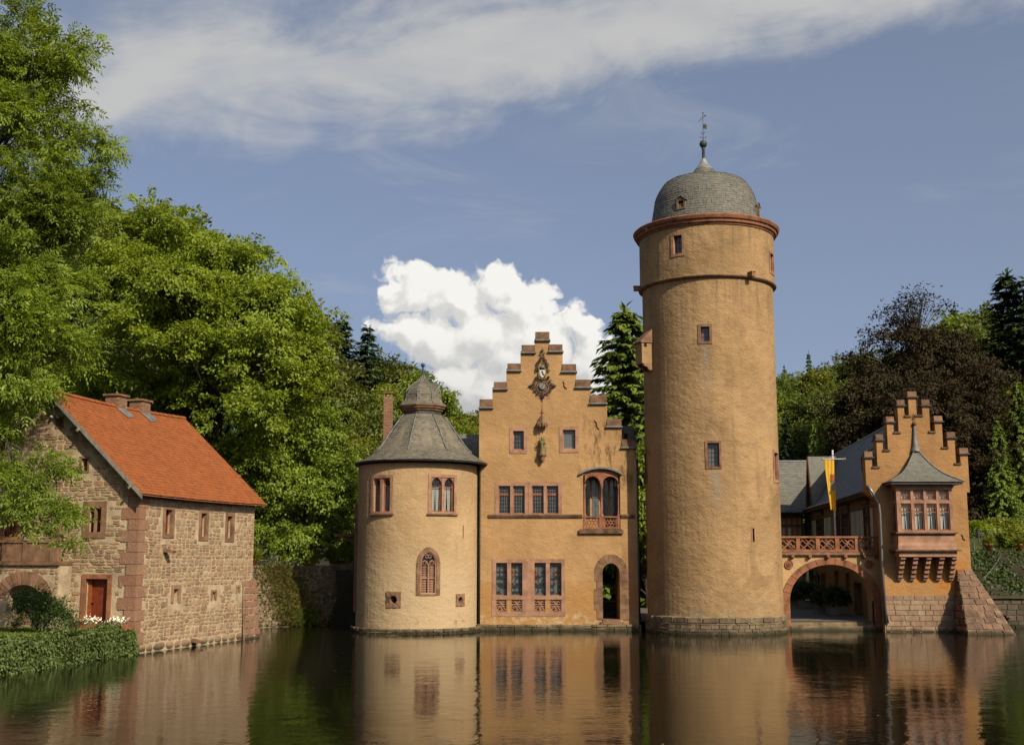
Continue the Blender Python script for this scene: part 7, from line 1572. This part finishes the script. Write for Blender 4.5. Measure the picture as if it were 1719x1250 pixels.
for p, lab in ((1635, 'thin metal garden post nearest the wing'), (1651, 'thin metal garden post left of the terracotta pot'), (1667, 'thin metal garden post right of the terracotta pot')):
    c = at(p, 920, 64.8); m = MB(); m.tube([(c.x, 64.8, bz-.1), (c.x, 64.8, bz+.48)], .05, 8); m.lathe((c.x, 64.8, bz+.48), [(.06, 0), (.06, .03), (.001, .06)], 8); m.build('garden_post', ZINC, label=lab, cat='post', group='posts on the garden terrace', loc=(c.x, 64.8, bz))
fe = T('mesh_fence', 'wire mesh fence with slanted struts on the garden terrace', 'fence', (25, 68, bz)); YFn = 68.0; fx0, fx1 = at(1625, 900, YFn).x, at(1695, 900, YFn).x; fz = bz+.3; 
for p in (1643, 1681): x_ = at(p, 900, YFn).x; m = MB(); m.tube([(x_, YFn, fz-.2), (x_, YFn, fz+1.0)], .035, 6); m.tube([(x_, YFn, fz+.95), (x_+(.35 if p < 1660 else -.45), YFn, fz)], .022, 5); m.build('fence_post', ZINC, fe)
m = MB()
for k in range(40): x_ = fx0+(fx1-fx0)*k/39; m.tube([(x_, YFn, fz), (x_, YFn, fz+.95)], .005, 3, cap=False)
for k in range(9): z_ = fz+.95*k/8; m.tube([(fx0, YFn, z_), (fx1, YFn, z_)], .005, 3, cap=False)
m.build('wire_mesh', DARKPIPE, fe, kind='stuff')
m = MB(); s0, s1 = at(1682, 931, 61.5), at(1650, 974, 61.0); m.tube([s0, s0.lerp(s1, .5)-Vector((0, 0, .04)), s1], .012, 4); cb = m.build('wire_rope', ZINC, label='taut wire rope running down the bank beside the buttress', cat='wire', loc=tuple(s0))
# ================================================================== trees
def lobe(px_, py_, Y, rx, rz, ry=None):
    c = at(px_, py_, Y); k = (Y*CP+(c.z-CAMH)*SP)/F; ry = (ry or (rx+rz)/2); return (c.x, c.y, c.z, rx*k, ry*k, rz*k)
def gz_(x, y): return float(ground_h(x, y))
# near ash at the left edge
Y = 40.0; ab = at(-150, 1050, Y); ash_l = [lobe(*q) for q in ((5, 30, Y, 55, 40), (95, 95, Y, 48, 42), (25, 120, Y, 70, 55), (140, 175, Y+.5, 42, 38), (55, 215, Y-.5, 75, 55), (140, 245, Y, 42, 36), (15, 310, Y-1, 80, 55), (115, 315, Y+.5, 55, 40), (60, 400, Y-.5, 75, 55), (130, 375, Y+.5, 40, 36), (20, 480, Y-1, 80, 60), (100, 490, Y, 48, 45), (40, 560, Y-1, 70, 45), (95, 590, Y, 40, 36), (15, 630, Y-1, 60, 40), (75, 645, Y, 34, 20), (-60, 200, Y+1, 110, 120), (-70, 450, Y+1, 100, 130), (-50, 650, Y+1, 70, 90))]
tree('ash_tree', 'tall feathery ash tree filling the left edge in front of the stone house', 'tree', (ab.x, Y, .9), (ab.x+.8, Y, 23), .38, ash_l, L_ASH, 1350, 17, .50, .40, 101, clump=(260, .36), pinnate=7, droop=.08, shell=.55, nlimb=170, bark=BARKGREY)
low_l = [lobe(*q) for q in ((15, 790, 39.5, 30, 24), (45, 815, 39.5, 30, 20), (15, 850, 39, 26, 18), (75, 850, 39.5, 34, 14), (100, 790, 40, 30, 14), (110, 868, 39.5, 22, 20), (128, 905, 39.5, 9, 14), (60, 885, 39.5, 20, 12), (8, 935, 39, 14, 9), (0, 720, 39.5, 22, 22), (70, 770, 39.8, 20, 10))]
root = bpy.data.objects['ash_tree']; V, ct = crown(low_l, 120, 13, .36, .36, 103, pinnate=7, droop=.3, shell=.3)
o = bpy.data.objects.new('low_branch', quadmesh('low_branch', V-np.array(root.location), L_ASH)); COL.objects.link(o); o.parent = root; o['label'] = 'drooping lower branch hanging across the gable'
m = MB(); g = np.random.default_rng(4); s0 = Vector((ab.x+.2, Y, 8))
for c in ct[g.choice(len(ct), 16, replace=False)]:
    c = Vector(c); h0 = at(10, 740, 39.5); m.tube([h0, h0.lerp(c, .5)+Vector((0, 0, .15)), c], .014, 5, .006, cap=False)
m.tube([s0, at(-60, 720, 39.7), at(10, 740, 39.5)], .11, 7, .035); m.build('bough', BARKGREY, root, smooth=True, recalc=False)
# great lime-green tree behind the house
Y = 66.0; gl = [lobe(*q) for q in ((285, 415, Y, 75, 60), (215, 470, Y-1, 70, 60), (355, 450, Y, 60, 55), (420, 470, Y, 55, 60), (300, 500, Y-2, 80, 55), (400, 540, Y-2, 75, 60), (460, 540, Y-.5, 56, 62), (488, 605, Y-1, 44, 55), (440, 620, Y-2.5, 70, 50), (350, 590, Y-3, 60, 40), (220, 560, Y-2, 70, 50), (480, 680, Y-2, 60, 50), (270, 600, Y-3, 45, 32), (420, 700, Y-3, 55, 40), (170, 640, Y, 60, 50), (330, 660, Y+1.5, 90, 70), (250, 720, Y+2, 80, 70), (400, 780, Y+2, 90, 60), (180, 400, Y, 60, 50), (515, 640, Y, 20, 40))]
gb = at(350, 960, Y+2); tree('broadleaf_tree', 'huge sunlit yellow green broadleaf tree behind the stone house roof', 'tree', (gb.x, Y+2, 2.9), (gb.x-1, Y+1, 19), .55, gl, L_BEECH, 2600, 72, .62, .20, 111, clump=(300, .62), droop=.35, shell=.62, flat=.15, nlimb=120, lowcut=-.35)
# lower trees by the chapel tower
Y = 68.0; hl = [lobe(*q) for q in ((470, 770, Y, 50, 50), (530, 740, Y, 48, 55), (560, 800, Y-.5, 38, 50), (500, 840, Y-1, 60, 50), (450, 850, Y-1, 40, 55), (550, 870, Y-1, 42, 40), (440, 910, Y-1.3, 30, 30), (500, 915, Y-1.4, 42, 30), (590, 880, Y+4, 30, 45), (570, 915, Y+3, 40, 25))]
hb = at(510, 955, Y); tree('bushy_tree', 'bushy bright green tree left of the chapel tower above the retaining wall', 'tree', (hb.x, Y, 3.0), (hb.x, Y, 9.5), .22, hl, L_SHRUB, 950, 60, .48, .175, 121, clump=(150, .42), droop=.5, shell=.6, nlimb=50)
Y = 72; yb = at(588, 900, Y); tree('young_tree', 'small yellow green tree touching the chapel tower roof on its left', 'tree', (yb.x, Y, 3.0), (yb.x, Y, at(588, 770, Y).z), .09, [lobe(588, 790, Y, 16, 30), lobe(590, 830, Y, 26, 40), lobe(580, 870, Y, 24, 30)], L_BEECH, 150, 40, .5, .22, 131, nlimb=20)
# tree masses low behind the house: dark understorey
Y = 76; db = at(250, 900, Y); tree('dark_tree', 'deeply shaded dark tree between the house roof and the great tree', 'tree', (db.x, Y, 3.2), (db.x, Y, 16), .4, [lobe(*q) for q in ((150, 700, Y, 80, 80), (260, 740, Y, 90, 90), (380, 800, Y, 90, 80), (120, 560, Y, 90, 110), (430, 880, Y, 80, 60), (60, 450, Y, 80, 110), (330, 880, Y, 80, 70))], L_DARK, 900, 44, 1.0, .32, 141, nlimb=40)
# prototypes for the hillside wood (moved into place as first of their kind)
def proto(name, label, mat, seed, H=13.0, R=4.2, nb=420, k=40, bs=.85, ls=.33, conical=False, group=None):
    g = np.random.default_rng(seed); L = []
    for i in range(9):
        a = g.uniform(0, 6.28); r = R*.5*g.random(); z = H*g.uniform(.38, .84); L.append((r*math.cos(a), r*math.sin(a), z, R*g.uniform(.4, .62), R*g.uniform(.4, .62), H*g.uniform(.11, .19)))
    L.append((0, 0, H*.86, R*.42, R*.42, H*.13)); L.append((0, 0, H*.34, R*.8, R*.8, H*.2))
    return tree(name, label, 'tree', (0, 0, 0), (0, 0, H*.85), .26, L, mat, nb, k, bs, ls, seed, group=group, nlimb=45, shell=.55, clump=(70, .55))
GL_, GR_ = 'wooded slope behind the chapel tower', 'wooded slope behind the east wing'
pA = proto('hillside_tree', '', L_MID, 201); pB = proto('hillside_tree', '', L_MID, 202, 12, 4.6); pC = proto('hillside_tree', '', L_SHRUB, 203, 11, 3.9)
sA = conifer('spruce_tree', '', (0, 0, 0), 18, 3.4, L_SPRUCE, 211, 42, 10, 12, flen=.40); sB = conifer('spruce_tree', '', (0, 0, 0), 16, 2.9, L_SPRUCE, 212, 36, 9, 12, ragged=.45, flen=.40); sC = conifer('fir_tree', '', (0, 0, 0), 17, 3.6, L_FIR, 213, 44, 11, 15, droop=.45, hang=.9, flen=.42)
used = {}
def put(src, px_, ytop, Y, label, group=None, wide=1.0):
    """stand a tree so that its tip reaches a measured height at distance Y"""
    H = {pA: 13, pB: 12, pC: 11, sA: 18, sB: 16, sC: 17}[src]; t = at(px_, ytop, Y); gz0 = gz_(t.x, Y); s = max(.35, (t.z-gz0)/H); rz = random.uniform(0, 6.28)
    if src not in used: used[src] = 1; c = src; c.location = (t.x, Y, gz0-.1); c.rotation_euler = (0, 0, rz)
    else: c = copytree(src); c.location = (t.x, Y, gz0-.1); c.rotation_euler = (0, 0, rz)
    w_ = max(.55, min(1.5, s))*wide; c.scale = (w_, w_, s); c['label'] = label
    if group: c['group'] = group
    return c
# left slope, back to front
LBL = 'green broadleaf tree in the wooded slope behind the chapel tower'
put(sA, 575, 533, 120, 'left of the two tall dark spruces on the slope above the chapel tower', None, 1.5); put(sB, 617, 546, 118, 'right of the two tall dark spruces on the slope above the chapel tower', None, 1.5); put(sA, 545, 575, 122, 'dark spruce on the slope half hidden by the great green tree', None, .9); put(sB, 598, 585, 118, 'short dark spruce between the two tall ones above the chapel tower')
for i, (p, yt, Y) in enumerate(((645, 588, 124), (672, 602, 120), (695, 622, 116), (560, 655, 114), (605, 650, 110), (640, 635, 108), (668, 645, 106), (575, 660, 104), (612, 665, 100), (648, 680, 98), (590, 720, 94), (625, 740, 92), (740, 668, 118), (722, 650, 122), (775, 690, 112), (800, 682, 116), (545, 700, 96), (690, 690, 100), (760, 700, 102))):
    put((pA, pB, pC, pB)[i % 4], p, yt, Y, LBL if i not in (12,) else 'slim pale tree peeping out right of the chapel lantern', GL_)
put(pC, 765, 712, 100, 'reddish tinged low tree between the chapel lantern and the gable', None, .8)
# behind the great tree at upper left
for i, (p, yt, Y) in enumerate(((205, 325, 100), (250, 345, 104), (150, 330, 98), (330, 372, 108), (490, 490, 112), (505, 520, 108), (90, 380, 96))): put((pB, pA)[i % 2], p, yt, Y, 'dark treetop rising behind the great green tree', 'treetops behind the great green tree')
# between gable and keep
put(sC, 1050, 514, 80, 'tall fir between the stepped gable and the keep', None, 1.6); put(sC, 1076, 560, 86, 'second fir squeezed against the left edge of the keep', None, 1.1); put(sA, 1030, 590, 90, 'dark spruce behind the tall fir next to the gable'); put(pC, 1080, 735, 74, 'light green bush at the foot of the fir beside the keep', None, .6)
# right slope
RBL = 'green broadleaf tree in the wooded slope behind the east wing'; RSP = 'dark spruce in the wooded slope behind the east wing'
for i, (p, yt, Y) in enumerate(((1316, 612, 138), (1357, 590, 130), (1404, 590, 134), (1428, 586, 132), (1330, 625, 128), (1385, 610, 136))): put((sB, sA)[i % 2], p, yt, Y, ('first', 'third', 'fifth', 'sixth', 'second', 'fourth')[i]+' dark spruce tip counted from the keep on the slope to its right', GR_, .62)
for i, (p, yt, Y) in enumerate(((1305, 628, 124), (1335, 618, 128), (1375, 612, 126), (1410, 605, 128), (1445, 592, 126), (1475, 580, 124), (1320, 660, 114), (1360, 650, 112), (1400, 640, 114), (1440, 630, 112), (1310, 700, 104), (1345, 705, 102), (1385, 690, 104), (1425, 670, 104), (1410, 720, 98))): put((pA, pB, pC, pA)[i % 4], p, yt, Y, RBL, GR_)
put(sC, 1365, 706, 92, 'small bright green conifer behind the courtyard roof', None, .75); put(sA, 1318, 690, 96, 'bluish spruce right of the keep behind the courtyard roof')
for i, (p, yt, Y) in enumerate(((1608, 520, 120), (1640, 515, 118), (1660, 535, 112), (1712, 560, 108), (1640, 560, 106), (1690, 590, 100), (1712, 640, 96))): put((pC, pA, pB)[i % 3], p, yt, Y, 'green broadleaf tree on the slope right of the copper beech', 'trees right of the copper beech')
put(sA, 1687, 455, 100, 'tall dark spruce near the upper right corner of the wood', None, 1.5); put(sB, 1722, 465, 98, 'tall dark spruce cut by the right edge', None, 1.5); put(sB, 1655, 505, 120, 'thin spruce left of the tall spruce on the right slope'); put(sA, 1600, 515, 124, 'thin spruce just right of the copper beech top'); put(sC, 1705, 640, 90, 'dark fir at the right edge behind the garden terrace'); put(sC, 1672, 700, 88, 'dark fir between copper beech and right edge')
# copper beech
Y = 92.0; cl_ = [lobe(*q) for q in ((1545, 590, Y, 75, 40), (1500, 640, Y, 75, 45), (1590, 640, Y, 80, 50), (1450, 700, Y-1, 60, 50), (1540, 700, Y-3, 90, 60), (1630, 700, Y-1, 60, 60), (1430, 760, Y-1, 45, 50), (1500, 780, Y-2, 70, 60), (1590, 780, Y-3, 80, 60), (1655, 790, Y-2, 50, 70), (1640, 860, Y-2, 50, 40), (1560, 570, Y+1, 40, 28))]
cb_ = at(1560, 900, Y); bz_ = gz_(cb_.x, Y); tree('copper_beech', 'wide dark copper beech behind the pinnacled gable', 'tree', (cb_.x, Y, bz_), (cb_.x-.5, Y, at(1560, 540, Y).z), .6, cl_, L_COPPER, 1600, 50, .75, .22, 151, clump=(240, .7), droop=.55, shell=.62, bark=BARKGREY, nlimb=150, lowcut=-.4)
root = bpy.data.objects['copper_beech']; V, ct = crown([lobe(*q) for q in ((1500, 535, Y, 34, 24), (1545, 515, Y, 42, 24), (1585, 512, Y, 18, 10), (1465, 565, Y, 22, 18), (1530, 500, Y, 20, 10))], 60, 30, .8, .22, 152, droop=.3, shell=.2, flat=.3)
o = bpy.data.objects.new('sparse_top', quadmesh('sparse_top', V-np.array(root.location), L_COPPER)); COL.objects.link(o); o.parent = root; m = MB(); h0 = at(1540, 585, Y)
for c in ct: c = Vector(c); m.tube([h0, h0.lerp(c, .5)+Vector((0, 0, .4)), c], .05, 4, .012, cap=False)
m.build('top_branches', BARKGREY, root, smooth=True, recalc=False)
# garden shrubs on the right
for px_, py_, Yq, rx, rz, mat, lab in ((1700, 902, 66.5, 24, 14, L_SHRUB, 'rounded light green shrub between the pots at the right edge'), (1640, 888, 74, 26, 9, L_BEECH, 'low bright hedge behind the mesh fence'), (1685, 884, 76, 36, 12, L_SHRUB, 'wide low hedge at the foot of the right slope')):
    c = at(px_, py_+rz, Yq); z0 = gz_(c.x, Yq) if Yq > 73 else bz+.15; root = T('garden_shrub', lab, 'shrub', (c.x, Yq, z0)); lb_ = lobe(px_, py_, Yq, rx, rz); V, ct = crown([lb_, (lb_[0]-lb_[3]*.5, lb_[1], lb_[2]-.1, lb_[3]*.55, lb_[4]*.6, lb_[5]*.8), (lb_[0]+lb_[3]*.5, lb_[1], lb_[2]-.05, lb_[3]*.5, lb_[4]*.6, lb_[5]*.75)], 130, 30, .3, .16, int(px_)); o = bpy.data.objects.new('foliage', quadmesh('foliage', V-np.array(root.location), mat)); COL.objects.link(o); o.parent = root
    m = MB()
    for q in range(5): m.tube([(c.x, Yq, z0-.1), (c.x+lb_[3]*.6*math.cos(q*1.3), Yq, lb_[2])], .03, 4, .01)
    m.build('stems', BARK, root)

# a few fallen leaves drifting on the pond
g = np.random.default_rng(9); n = 90; P = np.stack([g.uniform(-12, 22, n), g.uniform(14, 57, n), np.full(n, .008)], 1); a_ = g.uniform(0, 6.28, n); V = leaves(P, np.stack([np.cos(a_), np.sin(a_), 0*a_], 1), np.tile([0, 0, 1.], (n, 1)), g.uniform(.05, .11, n), g.uniform(.03, .06, n), g, .02)
o = bpy.data.objects.new('floating_leaves', quadmesh('floating_leaves', V, L_DRY)); COL.objects.link(o); tag(o, 'small fallen leaves scattered on the pond surface', 'leaves', kind='stuff')
